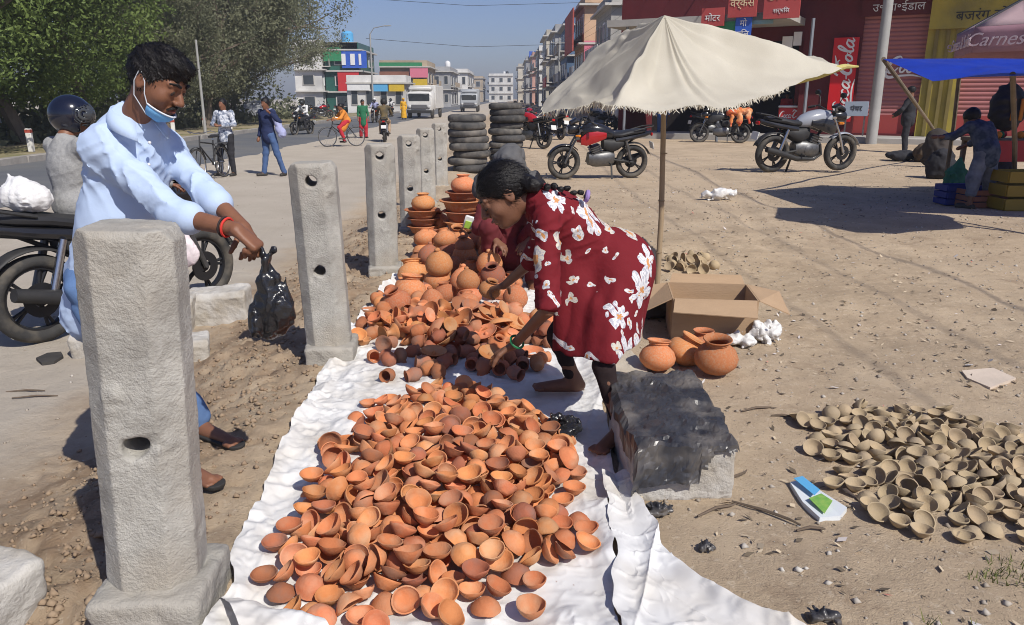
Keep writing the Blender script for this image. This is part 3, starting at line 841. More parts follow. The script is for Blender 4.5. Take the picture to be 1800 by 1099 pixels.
def cola_mesh(name):
    """flowing white script, unit height about 1.2, running along +x"""
    mb = MB(); x = 0
    def ribbon(st):
        p = np.array(st); n = 26
        tt = np.linspace(0, len(p) - 1, n); q = np.empty((n, 3))
        for j in range(3):
            for i, u in enumerate(tt):
                k = min(int(u), len(p) - 2); f = u - k
                p0 = p[max(k - 1, 0), j]; p1 = p[k, j]; p2 = p[k + 1, j]; p3 = p[min(k + 2, len(p) - 1), j]
                q[i, j] = .5 * (2 * p1 + (p2 - p0) * f + (2 * p0 - 5 * p1 + 4 * p2 - p3) * f * f + (3 * p1 - p0 - 3 * p2 + p3) * f ** 3)
        d = np.gradient(q[:, :2], axis=0); d /= np.linalg.norm(d, axis=1)[:, None] + 1e-9
        nn = np.stack([-d[:, 1], d[:, 0]], 1) * np.abs(q[:, 2:3]) * .62
        a = q[:, :2] + nn; b_ = q[:, :2] - nn
        vv = [(a[i][0], a[i][1], 0) for i in range(n)] + [(b_[i][0], b_[i][1], 0) for i in range(n)]
        mb.add(vv, [(i, i + 1, n + i + 1, n + i) for i in range(n - 1)])
    for ch, adv in (('C', 1.0), ('o', .56), ('c', .58), ('a', .66), ('-', .36), ('C', 1.0), ('o', .56), ('l', .48), ('a', .6)):
        for st in SCRIPT[ch]: ribbon([(x + a + .22 * b_, b_, w) for a, b_, w in st])
        x += adv
    ribbon([(.15, .2, .1), (.0, -.1, .16), (.3, -.32, .17), (1.2, -.22, .12), (2.2, -.2, .1), (2.9, -.34, .05)])
    ribbon([(3.2, 1.0, .12), (3.5, 1.34, .14), (4.1, 1.22, .12), (4.7, 1.36, .06)])
    me = mb.mesh(name, smooth=False); return me, x
cme, cw = cola_mesh('script_lettering'); cme.materials.append(P_white)
_, bx = sign(1467, 1511, 66, 214, mat('cola_red', (.62, .012, .018), (.55, .01, .015), 1, .45), .14, 'drink_sign')
s0, s1, t0, t1, out = bx
o = mesh_obj('script_lettering', cme, None, shop)
k_ = (t1 - t0) * .93 / (cw + .1)
o.scale = (k_, min(k_ * 1.25, (s1 - s0) * .52), 1); o.rotation_euler = (0, 0, PI / 2); o.location = (s0 + (s1 - s0) * .82, t0 + (t1 - t0) * .05, out + .012)
# the same script painted across the shutter, mostly hidden by the blue sheet
o = mesh_obj('script_lettering', cme, None, shop)
a0, b0 = FS(1556, 128); a1, _ = FS(1690, 118); k_ = (a1 - a0) / cw
o.scale = (k_, k_ * 1.2, 1); o.location = (a0, b0, -.10)
M_grass = mat('grass_tuft', (.13, .17, .04), (.20, .19, .07), 3, .8)

# street poles and overhead wires
M_pole = mat('pole_grey', (.36, .36, .35), (.27, .27, .26), 1.5, .7, .1, 20)
def pole(label, x, y, h, r, lamp=False, arm=0, z=0.0, name='utility_pole'):
    p = empty(name, (x, y, z), 0, label, 'pole')
    MB().tube([(0, 0, -.1), (0, 0, h)], [r, r * .72], 12).build('shaft', M_pole, p)
    if arm:
        MB().box((0, 0, h - .5), (1.8, .09, .09)).build('cross_arm', M_pole, p)
        for k in (-.8, 0, .8): MB().lathe([(0, 0), (.05, 0), (.03, .06), (.05, .09), (0, .16)], 8, Matrix.Translation((k, 0, h - .46))).build('insulator', P_white, p)
    if lamp:
        MB().tube([(0, 0, h - .05), (.4, -.1, h + .5), (1.5, -.3, h + .7)], .04, 8).build('lamp_arm', M_pole, p)
        MB().loft([(1.4, -.3, h + .68, .06, .04), (1.6, -.3, h + .69, .14, .06), (2.1, -.3, h + .7, .1, .05)], 10).build('lamp_head', M_pole, p)
    return p
lp = FO + FR * FS(1541, 240)[0] + FN * 1.75
pole('round grey steel pole in front of the pink roller shutter', lp.x, lp.y, 7.5, .17, z=0)
pole('concrete utility pole rising behind the peak of the cloth canopy', 6.6, 45.0, 7.2, .15, arm=1)
pole('utility pole in front of the right-hand building row', 4.9, 84.0, 7.4, .13, arm=1)
pole('thin street lamp pole rising over the red and yellow shop block', -13.6, 78.0, 7.6, .10, lamp=True, z=ROAD_Z)
pole('thin white lamp pole between the trees near the bicycle', -14.2, 36.5, 4.2, .07, z=ROAD_Z)
pole('dark utility pole by the far buildings right of the tyre stacks', 4.2, 130.0, 9.0, .14, arm=1)
M_wire = mat('wire_black', (.02, .02, .02), rough=.6)
for k, (dx, zz) in enumerate(((-.8, 6.86), (0, 6.86), (.8, 6.86), (.1, 5.6))):
    pts = []
    for j in range(-1, 4):
        y0 = 6 + 39 * j
        for q in range(8):
            u = q / 8; pts.append((6.6 + dx - 1.7 * min(max((y0 + 39 * u - 45) / 39, 0), 1.3), y0 + 39 * u, zz - 1.1 * 4 * u * (1 - u) * .45))
    MB().tube(pts, .012 if k == 3 else .008, 5).build('overhead_wire', M_wire, label=['overhead wire nearest the road along the right-hand poles', 'middle overhead wire along the right-hand poles', 'overhead wire nearest the shops along the right-hand poles', 'thick lower cable slung along the right-hand poles'][k], cat='wire', group='wires along the right-hand poles')
MB().tube([(-14, 78, 6.9), (-4, 79, 6.2), (8, 82, 6.7)], .02, 5).build('overhead_wire', M_wire, label='overhead wire crossing the street in the distance', cat='wire', group='wires across the street')
MB().tube([(-14, 60, 8.6), (-3, 61, 8.0), (8, 62, 8.4)], .015, 5).build('overhead_wire', M_wire, label='higher wire crossing the street against the sky', cat='wire', group='wires across the street')
# resting places of the heaped clay ware: kind, position in mm, quaternion in hundredths, size in hundredths
HEAP_LAMPS = [
    0,-752,1958,39,0,85,53,0,105, 0,43,2174,72,17,-89,-30,30,110, 0,272,2372,37,0,4,-100,0,100, 0,-201,1949,13,2,8,32,-94,100,
    0,-192,1834,12,92,14,25,26,105, 0,-347,3349,71,49,-44,-69,-31,105, 0,-334,2027,75,90,-12,-10,-42,110, 0,-520,2762,93,23,47,17,-83,105,
    0,-621,2109,49,84,-6,12,52,110, 0,-436,2229,103,3,-80,-57,-17,110, 0,186,2891,95,1,-91,29,31,110, 0,90,2004,0,94,0,0,34,92,
    0,-445,2017,74,48,48,-41,-61,92, 0,-429,3338,108,4,44,87,-22,110, 0,-660,2432,94,65,-55,-52,-9,105, 0,-265,2894,166,7,23,-93,-27,110,
    0,-138,2564,154,3,68,73,2,110, 0,169,2229,41,0,55,84,0,110, 0,-107,2000,38,17,0,-1,99,100, 0,189,2150,13,82,-25,24,-45,100,
    0,-465,1927,12,44,-30,15,83,92, 0,279,2203,9,91,8,18,35,110, 0,-524,1885,59,31,-1,90,-30,100, 0,75,1866,0,84,0,0,55,110,
    0,-280,1947,37,0,-93,38,0,100, 0,29,2055,41,0,-54,84,0,110, 0,-398,1912,39,0,-87,-49,0,105, 0,-570,1821,53,15,-97,-8,17,100,
    0,-254,1866,11,67,24,15,69,100, 0,-634,2415,76,50,47,25,68,100, 0,-245,2086,49,97,-3,-1,-25,105, 0,-329,1912,13,92,34,-2,19,100,
    0,-786,3271,37,0,-72,-69,0,100, 0,-677,3348,41,0,23,97,0,110, 0,-307,2121,97,29,12,-95,3,100, 0,298,2696,0,71,0,0,-71,100,
    0,-852,2206,0,73,0,0,-68,100, 0,230,2208,64,20,-61,-71,29,100, 0,-718,2376,43,14,2,8,99,100, 0,95,2112,13,32,-33,4,88,100,
    0,-70,1891,39,0,51,86,0,105, 0,-139,2062,98,9,9,-96,-24,110, 0,-573,2720,128,46,-17,85,20,100, 0,-658,3352,49,88,8,-21,-42,92,
    0,-648,1960,56,9,-81,54,20,105, 0,281,2716,102,12,50,-77,-38,110, 0,-435,2596,127,43,3,3,90,100, 0,-28,2321,88,74,-18,-3,-65,92,
    0,-635,2230,57,45,-20,-22,84,110, 0,80,2292,101,10,-83,43,33,105, 0,215,2803,70,76,4,-2,64,100, 0,-68,2663,161,11,85,41,30,100,
    0,-347,2309,113,31,-9,24,-92,110, 0,-51,2063,69,41,6,7,-91,100, 0,-246,2452,124,8,2,16,98,100, 0,211,2657,56,11,71,66,20,105,
    0,271,2571,3,43,-5,-1,-90,100, 0,128,2636,120,97,0,0,-25,92, 0,-490,2560,122,55,26,-11,-78,100, 0,-378,2465,140,19,64,74,-8,100,
    0,-312,2403,119,88,-12,18,43,100, 0,79,2855,134,12,-91,38,-10,105, 0,-629,2606,126,32,38,86,-10,105, 0,-416,1793,14,65,1,34,-68,105,
    0,18,2876,138,17,95,-5,-27,105, 0,-498,1975,50,7,-34,-6,94,100, 0,-411,2076,96,99,-8,10,-4,100, 0,-348,3659,34,0,-77,64,0,92,
    0,-567,2398,110,40,89,12,19,105, 0,-12,3213,120,13,95,30,2,105, 0,136,2268,80,4,13,99,-2,110, 0,-776,2450,51,83,-7,4,-55,105,
    0,116,2535,84,54,-14,-26,78,105, 0,-149,3393,69,52,-7,23,-82,100, 0,-525,2036,90,17,-52,-80,-23,92, 0,-64,2195,74,26,-2,5,-97,105,
    0,-387,2651,161,3,-44,-90,-5,92, 0,42,2393,110,6,-98,-17,-12,100, 0,-197,2787,140,30,65,-70,-2,105, 0,-834,2318,0,57,0,0,82,110,
    0,-754,3424,0,5,0,0,-100,100, 0,-673,2900,81,98,4,14,17,110, 0,-6,2210,14,73,-17,30,-59,105, 0,-559,1992,50,19,-36,-9,91,100,
    0,-268,2283,115,11,90,-40,14,105, 0,-459,2365,103,27,18,5,-95,105, 0,-542,2117,103,29,-69,-48,-46,100, 0,-469,3047,108,20,21,-73,-62,100,
    0,-164,2162,96,8,-80,-49,34,105, 0,30,2528,101,18,-16,3,-97,92, 0,-501,2247,79,58,-3,-23,78,105, 0,-149,2488,110,99,10,-9,6,110,
    0,-799,2395,22,82,1,12,56,100, 0,-236,3183,103,30,-12,-86,40,100, 0,-764,2768,67,79,60,-4,5,110, 0,-834,2036,0,78,0,0,-62,100,
    0,-305,2211,102,89,-9,6,-44,105, 0,-702,2154,41,74,-25,-10,-61,100, 0,-738,2345,21,36,-8,-48,80,92, 0,-549,2990,106,88,-31,21,30,105,
    0,-56,3339,99,10,-62,-78,1,92, 0,-389,1973,54,53,-1,33,78,100, 0,6,2717,125,95,16,-26,-11,100, 0,67,2264,71,70,71,-5,1,100,
    0,-373,2247,78,86,-25,28,-33,110, 0,-110,2237,73,16,60,69,-37,105, 0,-674,1863,13,12,-34,-4,93,100, 0,-208,2323,104,87,-1,-14,48,110,
    0,-84,2966,119,75,7,15,-64,110, 0,-336,2844,132,99,-9,0,-7,105, 0,-213,2176,98,94,-22,-17,22,105, 0,-386,2159,82,53,1,29,80,110,
    0,-495,2901,105,7,33,-90,27,92, 0,-177,2254,96,91,35,-20,4,105, 0,-834,2927,53,65,41,49,-40,110, 0,4,3114,85,13,12,0,-98,92,
    0,-64,2361,101,45,-89,-5,-10,92, 0,-305,2018,41,31,-9,13,94,100, 0,-218,2179,26,50,4,-52,69,100, 0,-581,2634,109,48,-22,40,75,105,
    0,-297,2556,123,4,91,40,9,105, 0,-692,2066,38,81,0,0,58,100, 0,-156,2402,95,53,78,-21,-25,110, 0,-585,3332,48,55,21,-15,-80,100,
    0,-553,2281,68,91,-40,-9,-7,100, 0,-618,2375,34,6,38,44,-81,105, 0,6,2582,116,9,76,65,5,92, 0,-150,2102,14,24,-19,33,89,92,
    0,-293,3359,60,45,-3,6,-89,105, 0,-490,2457,101,10,-32,-13,93,110, 0,-248,2677,113,44,12,22,86,110, 0,148,2532,51,30,-21,-11,92,105,
    0,-625,1867,37,0,-99,14,0,100, 0,142,3266,52,30,83,-47,8,92, 0,-180,2674,130,88,-4,25,39,100, 0,-116,1948,3,70,-3,-6,-71,100,
    0,-30,2479,108,99,-1,4,-11,92, 0,-722,2522,87,2,83,-53,-16,100, 0,-44,2577,104,88,4,1,-46,105, 0,129,2140,24,51,-39,32,-70,100,
    0,-259,2021,24,26,50,-2,83,100, 0,190,2424,39,0,-43,-90,0,105, 0,-27,2062,30,48,2,-10,87,105, 0,-614,2946,87,70,-71,-11,-2,100,
    0,-372,3112,110,59,33,-26,69,100, 0,-24,2412,95,85,-50,8,-14,100, 0,294,2298,0,95,0,0,30,100, 0,-751,2130,14,73,28,-20,59,105,
    0,29,2318,51,94,24,25,1,92, 0,113,2204,26,22,-30,-43,82,100, 0,-71,2245,90,40,-47,78,12,110, 0,-805,2534,58,7,48,-84,26,105,
    0,-349,2808,98,23,-6,21,95,110, 0,100,2618,83,34,0,0,-94,100, 0,-460,1841,0,25,0,0,-97,100, 0,-127,3175,81,89,36,-2,-27,105,
    0,-489,2182,55,68,-23,2,69,92, 0,34,2627,123,32,-13,-49,-80,100, 0,-476,3138,110,72,62,20,24,100, 0,-312,2168,12,83,24,17,-48,100,
    0,-528,3450,54,85,-22,16,-45,110, 0,-552,3459,51,13,39,88,-22,92, 0,-65,3258,70,97,-5,-8,-24,105, 0,-183,2002,12,73,-6,6,68,92,
    0,-849,3044,37,0,9,100,0,100, 0,-748,2038,13,12,35,-5,-93,92, 0,-232,2554,125,18,54,53,63,100, 0,-383,2039,60,12,-29,-82,-47,100,
    0,-135,2760,136,51,-63,-53,25,100, 0,-68,3426,100,3,-60,80,3,100, 0,-560,2586,82,72,0,-34,-60,100, 0,-369,2568,133,19,84,-49,-15,110,
    0,-189,3298,67,83,-50,4,22,92, 0,-304,3455,58,8,11,-3,-99,92, 0,-237,3009,118,13,-12,-58,-80,110, 0,-537,2873,102,92,-27,-11,24,92,
    0,-702,2241,26,24,44,-27,-82,100, 0,-43,1959,9,46,-21,6,-86,105, 0,-123,2282,86,86,-19,20,44,100, 0,-385,2967,104,76,6,-10,-64,100,
    0,-603,3049,81,38,82,-34,28,100, 0,-259,3584,53,67,-72,16,3,105, 0,266,2904,63,40,-66,-62,-14,105, 0,-105,2840,126,83,-28,-18,45,110,
    0,-350,2490,125,27,-27,-21,-90,110, 0,-211,2660,67,28,11,-6,-95,110, 0,-267,3525,44,5,1,9,-99,92, 0,-723,2928,55,42,-57,68,18,92,
    0,-118,2157,51,17,5,40,90,92, 0,18,2417,36,99,9,-10,-8,92, 0,-426,3091,93,23,55,80,4,100, 0,-184,3289,37,66,59,12,-45,105,
    0,-396,3381,52,17,-38,-66,-63,100, 0,-94,2619,114,5,2,100,-6,100, 0,-536,2345,66,32,-36,25,84,100, 0,-773,2166,19,39,28,-33,-82,100,
    0,-385,2750,140,14,96,16,19,100, 0,-809,2798,13,89,6,33,30,100, 0,146,2383,62,24,-87,-36,-24,105, 0,-214,3227,77,48,-77,-20,-36,105,
    0,80,2870,55,84,-2,-22,49,92, 0,222,2497,0,37,0,0,-93,100, 0,-17,2337,32,97,11,18,-15,92, 0,-785,2589,54,38,8,92,8,92,
    0,-372,2362,103,17,19,-18,95,100, 0,-276,2956,112,66,7,27,-70,100, 0,-713,2444,0,21,0,0,-98,105, 0,-680,2562,85,39,-17,-2,90,100,
    0,-671,2491,91,5,68,-65,-34,92, 0,-315,1998,7,33,-9,13,93,100, 0,-292,2180,66,76,-11,5,-64,92, 0,-675,3187,42,88,-1,-2,47,110,
    0,241,2861,53,56,4,-28,78,105, 0,117,2761,91,2,2,10,-99,100, 0,120,2291,0,78,0,0,63,92, 0,-96,2463,74,50,28,29,77,105,
    0,-523,2795,101,20,-68,-54,-46,100, 0,-213,2435,88,12,4,16,98,92, 0,-534,3388,41,0,-98,-20,0,110, 0,125,2801,98,2,-35,-94,-3,92,
    0,-522,2088,42,38,13,-26,88,92, 0,-257,2525,108,52,33,-16,77,92, 0,-730,2796,63,90,-13,12,41,110, 0,-380,3039,96,96,27,-12,5,92,
    0,-823,2874,26,52,8,52,-68,100, 0,-41,2267,27,72,-15,51,44,100, 0,175,3175,14,64,16,30,69,110, 0,-130,2420,83,7,-80,-57,-17,100,
    0,-179,2980,92,39,9,51,-76,110, 0,-554,2418,110,50,5,-31,-81,100, 0,-59,2176,24,84,44,29,-16,92, 0,-88,3070,107,48,-47,-63,40,100,
    0,-9,2756,117,24,56,-66,-44,105, 0,-729,2179,34,0,97,-25,0,92, 0,-290,2815,82,85,39,17,29,100, 0,-60,2848,105,67,19,-46,-55,100,
    0,-235,2108,7,77,7,-15,62,105, 0,-70,3266,60,13,28,-93,-21,110, 0,-232,2382,85,17,40,88,-18,100, 0,-276,2380,81,98,-17,-3,-13,105,
    0,-593,2842,89,78,-34,-1,-53,92, 0,-399,3653,10,86,8,-25,-43,100, 0,85,3161,61,31,-55,77,12,105, 0,-122,2544,78,66,3,-3,-75,100,
    0,-402,2319,51,56,18,-1,-81,92, 0,-68,3012,89,97,19,7,-14,110, 0,-590,2039,12,78,34,4,-52,92, 0,-581,1929,0,99,0,0,13,100,
    0,-284,2245,77,10,99,-8,-2,92, 0,-188,3033,93,42,69,-42,40,92, 0,154,2602,55,40,33,21,83,105, 0,-7,3204,60,30,-45,84,7,105,
    0,-440,2422,75,98,5,-21,-4,100, 0,-612,2504,88,87,3,1,48,92, 0,-731,3147,20,16,-44,-4,88,100, 0,-453,2292,82,66,-12,-22,-71,110,
    0,-285,2885,67,23,-9,-1,-97,105, 0,-629,2120,6,89,10,9,43,100, 0,-566,2498,98,16,31,94,-6,100, 0,-92,2728,119,8,-7,-2,99,92,
    0,-350,2662,102,19,-73,-44,48,100, 0,199,2978,69,13,7,4,-99,100, 0,203,2327,0,95,0,0,31,100, 0,-318,2984,98,84,36,3,41,100,
    0,-476,3383,38,37,-9,-28,-88,110, 0,-405,2390,62,84,47,19,-18,100, 0,-128,2611,129,56,-34,-34,-67,92, 0,-213,2853,113,47,5,2,88,110,
    0,81,2560,56,45,74,-33,-37,100, 0,-240,2299,30,60,-16,7,78,110, 0,-793,2467,41,0,84,54,0,110, 0,-113,3243,74,64,-18,-70,25,105,
    0,-696,2705,68,68,-3,-48,55,100, 0,-695,2604,85,10,-75,66,1,105, 0,25,2941,76,10,-24,-10,-96,100, 0,-685,2051,0,79,0,0,62,100,
    0,-619,2422,55,8,74,-63,-24,100, 0,-47,2784,64,70,31,-41,-50,105, 0,-307,2587,115,78,-10,-29,-55,110, 0,-411,2559,68,13,21,12,96,100,
    0,-221,3426,52,19,-2,34,92,100, 0,50,2466,77,91,-29,-27,6,92, 0,-176,3499,51,11,24,-19,-95,100, 0,-524,2438,27,97,8,-22,10,100,
    0,-322,3039,106,61,-42,19,-65,100, 0,-454,2605,112,27,-34,-80,-41,110, 0,-116,3473,51,57,11,-29,-76,100, 0,89,2966,90,59,-14,31,-73,100,
    0,-561,3058,94,14,19,86,45,92, 0,-454,3481,58,61,-17,29,-72,100, 0,-636,2671,105,2,-38,93,1,92, 0,-810,2654,49,20,72,-67,-5,92,
    0,286,2797,58,19,-31,-89,26,100, 0,104,2439,52,71,11,-3,-69,100, 0,49,2319,39,0,-93,38,0,105, 0,-500,2541,71,11,4,-5,-99,110,
    0,-512,2002,0,76,0,0,65,100, 0,-488,3557,41,0,-73,-68,0,110, 0,-310,3249,58,95,-8,22,-20,110, 0,-500,2940,41,0,84,-54,0,110,
    0,-651,2204,5,75,-4,-11,65,100, 0,-147,3434,54,46,70,-54,5,92, 0,-148,2328,85,17,-75,-43,47,92, 0,-365,2509,75,9,-73,-60,31,110,
    0,-427,2075,70,3,-52,-43,74,100, 0,-390,2157,56,65,75,3,-15,110, 0,138,2313,56,50,-36,-35,-71,92, 0,76,3021,93,31,-10,16,93,105,
    0,-152,2278,68,38,10,78,-48,92, 0,-569,2211,44,83,-5,33,-45,100, 0,113,3211,39,0,-51,86,0,105, 0,-430,2803,93,84,20,-3,-51,100,
    0,14,3289,50,24,60,76,3,92, 0,-638,3117,51,44,32,10,83,105, 0,-756,2262,13,93,-13,-32,-11,100, 0,-108,2055,0,91,0,0,42,100,
    0,-668,2275,18,76,-30,27,51,105, 0,-157,3054,77,78,-9,62,-8,100, 0,79,2382,58,8,55,80,-23,105, 0,199,2698,32,82,-38,-40,-17,100,
    0,-304,2721,94,9,-49,84,-19,110, 0,-511,3008,94,32,81,28,41,100, 0,-608,2237,12,44,-33,-8,-83,92, 0,-415,1970,14,91,-22,25,24,110,
    0,209,2964,12,94,31,-2,-10,100, 0,-363,3451,42,74,53,-35,23,105, 0,-824,2599,47,96,1,1,-28,105, 0,-246,2755,75,84,-8,7,-53,92,
    0,-455,2491,67,90,37,-18,15,100, 0,-189,2269,14,22,29,-18,-91,105, 0,44,3158,51,63,6,-8,-77,105, 0,-23,2651,79,35,15,7,92,92,
    0,118,2684,78,88,-39,-20,-18,110, 0,-631,2700,113,25,-49,-21,-81,100, 0,-469,3490,6,29,5,-13,95,110, 0,-356,2190,14,92,-24,-25,20,100,
    0,-221,2882,64,58,70,38,-17,110, 0,-776,2974,14,21,-20,30,91,100, 0,-139,2695,123,1,-65,-76,-6,110, 0,-490,2275,23,37,23,-7,90,110,
    0,-206,2353,48,10,-99,-3,-9,100, 0,-547,2773,45,28,42,-55,-67,100, 0,209,2786,14,85,-5,32,41,110, 0,-749,2913,14,91,20,-31,-19,92,
    0,-362,2101,23,82,44,-21,29,100, 0,-288,2228,5,87,-10,-3,-49,110, 0,38,2742,90,63,-39,16,-65,105, 0,45,2890,58,31,-67,-66,-17,100,
    0,-601,2575,77,0,-54,-83,13,100, 0,-854,2952,13,93,28,20,-16,100, 0,119,3038,60,17,32,31,88,92, 0,116,2970,40,32,0,0,-95,100,
    0,141,3116,12,44,23,25,83,92, 0,-430,2880,94,71,-5,5,70,105, 0,-260,2957,66,57,55,50,36,110, 0,-301,2569,48,91,-4,-9,40,92,
    0,-68,3444,56,17,7,-97,-15,105, 0,-54,2716,60,78,59,21,-1,110, 0,-563,2483,48,16,5,-98,-14,92, 0,16,2562,63,32,73,-60,1,110,
    0,75,3336,14,74,20,27,58,110, 0,-26,2502,70,10,4,1,99,100, 0,-31,2120,10,44,17,17,-86,100, 0,-268,2878,55,26,-38,-89,-4,100,
    0,-565,2087,12,82,23,23,47,100, 0,-229,3660,0,89,0,0,-46,92, 0,-611,3385,12,77,-26,-22,-53,92, 0,-648,3465,1,87,-2,0,49,100,
    0,-383,2730,86,4,-75,65,14,110, 0,-475,2852,48,79,-22,-18,-54,110, 0,-302,2421,76,3,29,96,0,100, 0,-92,2365,39,55,55,32,-54,100,
    0,-181,2575,52,94,-7,32,-11,110, 0,-729,2643,65,63,-35,-19,67,105, 0,24,3305,53,32,-11,12,93,100, 0,-305,2336,54,13,-1,-17,-98,105,
    0,-522,2981,67,24,-43,-53,69,110, 0,-494,2671,69,72,-13,-28,-62,100, 0,-55,2412,57,46,17,-43,76,92, 0,62,2781,31,69,-9,4,-72,100,
    0,-547,3331,27,14,26,-4,-95,100, 0,-138,2841,106,31,-16,-93,13,92, 0,-456,3170,53,30,-47,-1,83,110, 0,33,3376,39,0,81,58,0,105,
    0,-321,2722,89,7,21,-12,-97,110, 0,-458,2734,76,94,-32,0,-14,92, 0,-187,2495,60,71,17,5,-69,100, 0,-609,2832,54,11,-21,-27,-93,100,
    0,-151,2187,1,72,0,0,69,92, 0,-185,2906,92,12,21,15,-96,92, 0,72,2629,42,52,0,0,-85,110, 0,-96,2308,13,89,34,-2,-29,100,
    0,-347,2900,97,81,2,-50,-31,100, 0,-564,3211,49,71,-14,-18,67,105, 0,-78,2562,41,96,-1,-3,28,105, 0,-382,3191,66,84,-12,23,48,110,
    0,-456,2121,26,83,51,1,-20,105, 0,-216,2786,33,82,-6,-9,56,105, 0,-623,3289,13,57,-33,-7,-75,100, 0,-297,2660,87,73,17,-26,61,100,
    0,-368,2839,94,9,86,-45,-22,110, 0,192,3012,13,61,-19,27,72,100, 0,-395,3182,65,45,75,-47,10,110, 0,-434,3011,69,77,7,-52,-37,105,
    0,-420,2645,79,17,-26,-89,-34,110, 0,-386,2391,9,97,22,-7,-3,100, 0,-416,3567,13,87,-31,14,34,100, 0,-572,2367,9,2,13,19,97,92,
    0,-119,2928,93,70,51,-3,-49,110, 0,-251,3077,80,92,-30,15,20,100, 0,-270,3416,14,90,28,-19,28,105, 0,-452,2205,34,0,-21,-98,0,92,
    0,-164,3343,9,52,14,-13,-83,110, 0,268,2866,24,39,50,16,75,92, 0,143,2554,0,99,0,0,-15,110, 0,-184,2667,36,60,-9,-5,79,92,
    0,-508,3069,62,58,-79,-20,-1,110, 0,-97,2769,37,0,42,91,0,100, 0,-488,2346,14,90,34,2,27,110, 0,-131,3145,28,37,-1,-4,93,100,
    0,-468,2156,31,59,6,-24,-77,92, 0,148,2802,9,42,20,6,-88,110, 0,-703,2567,0,53,0,0,-85,100, 0,-672,3176,2,97,-2,-2,-24,105,
    0,-384,2297,8,73,-3,-18,66,110, 0,14,2704,68,83,-24,47,18,110, 0,-495,3207,53,56,25,-40,-69,110, 0,-682,2898,44,45,-12,8,-88,100,
    0,-360,2739,6,98,12,10,-11,92, 0,-314,3066,46,18,10,10,97,105, 0,-145,2484,61,11,9,96,24,110, 0,-209,3360,48,38,-21,-16,-89,92,
    0,-325,3127,76,36,-9,-44,-82,110, 0,158,2667,12,77,12,-32,54,92, 0,-41,2386,2,82,-2,1,-57,92, 0,-579,2665,36,30,2,1,-95,100,
    0,258,3000,12,25,29,1,92,110, 0,97,2872,24,75,-38,36,-40,92, 0,-318,3482,13,89,33,-1,-30,100, 0,-366,2413,66,51,-21,-16,-82,100,
    0,224,3069,14,43,-7,33,84,105, 0,-47,3073,40,69,47,44,34,100, 0,-58,3121,62,24,-20,6,-95,92, 0,-155,3498,0,83,0,0,56,105,
    0,-336,2657,13,70,30,-16,-62,100, 0,-330,2319,12,58,-29,5,-76,110, 0,-221,2562,36,19,-33,2,-93,100, 0,-406,2236,33,51,-4,-17,84,92,
    0,-410,2607,29,59,36,0,72,100, 0,-42,2624,39,0,21,-98,0,105, 0,-24,2633,40,26,-4,0,-96,92, 0,141,2467,9,47,-17,-19,84,92,
    0,-227,3456,39,0,-76,-65,0,105, 0,-57,2482,54,4,98,8,20,105, 0,149,2894,21,93,16,26,19,110, 0,-574,2276,14,13,-28,-18,-93,110,
    0,-650,2514,7,79,18,-2,59,92, 0,76,3061,17,99,10,3,-8,92, 0,-558,2165,5,93,-12,1,-34,92, 0,-586,2860,41,0,-81,59,0,110,
    0,-23,3374,12,91,-3,-30,27,105, 0,-3,2822,76,44,17,27,84,100, 0,-574,2922,57,62,16,13,-76,105, 0,-383,3511,13,56,33,-8,-76,100,
    0,-114,2780,100,4,85,9,51,100, 0,-445,2704,7,61,15,-6,78,100, 0,-486,2402,19,11,16,-40,90,92, 0,-705,3024,26,52,-34,-37,69,100,
    0,28,3044,56,77,-2,19,-61,110, 0,-254,2621,40,70,61,12,35,105,
]
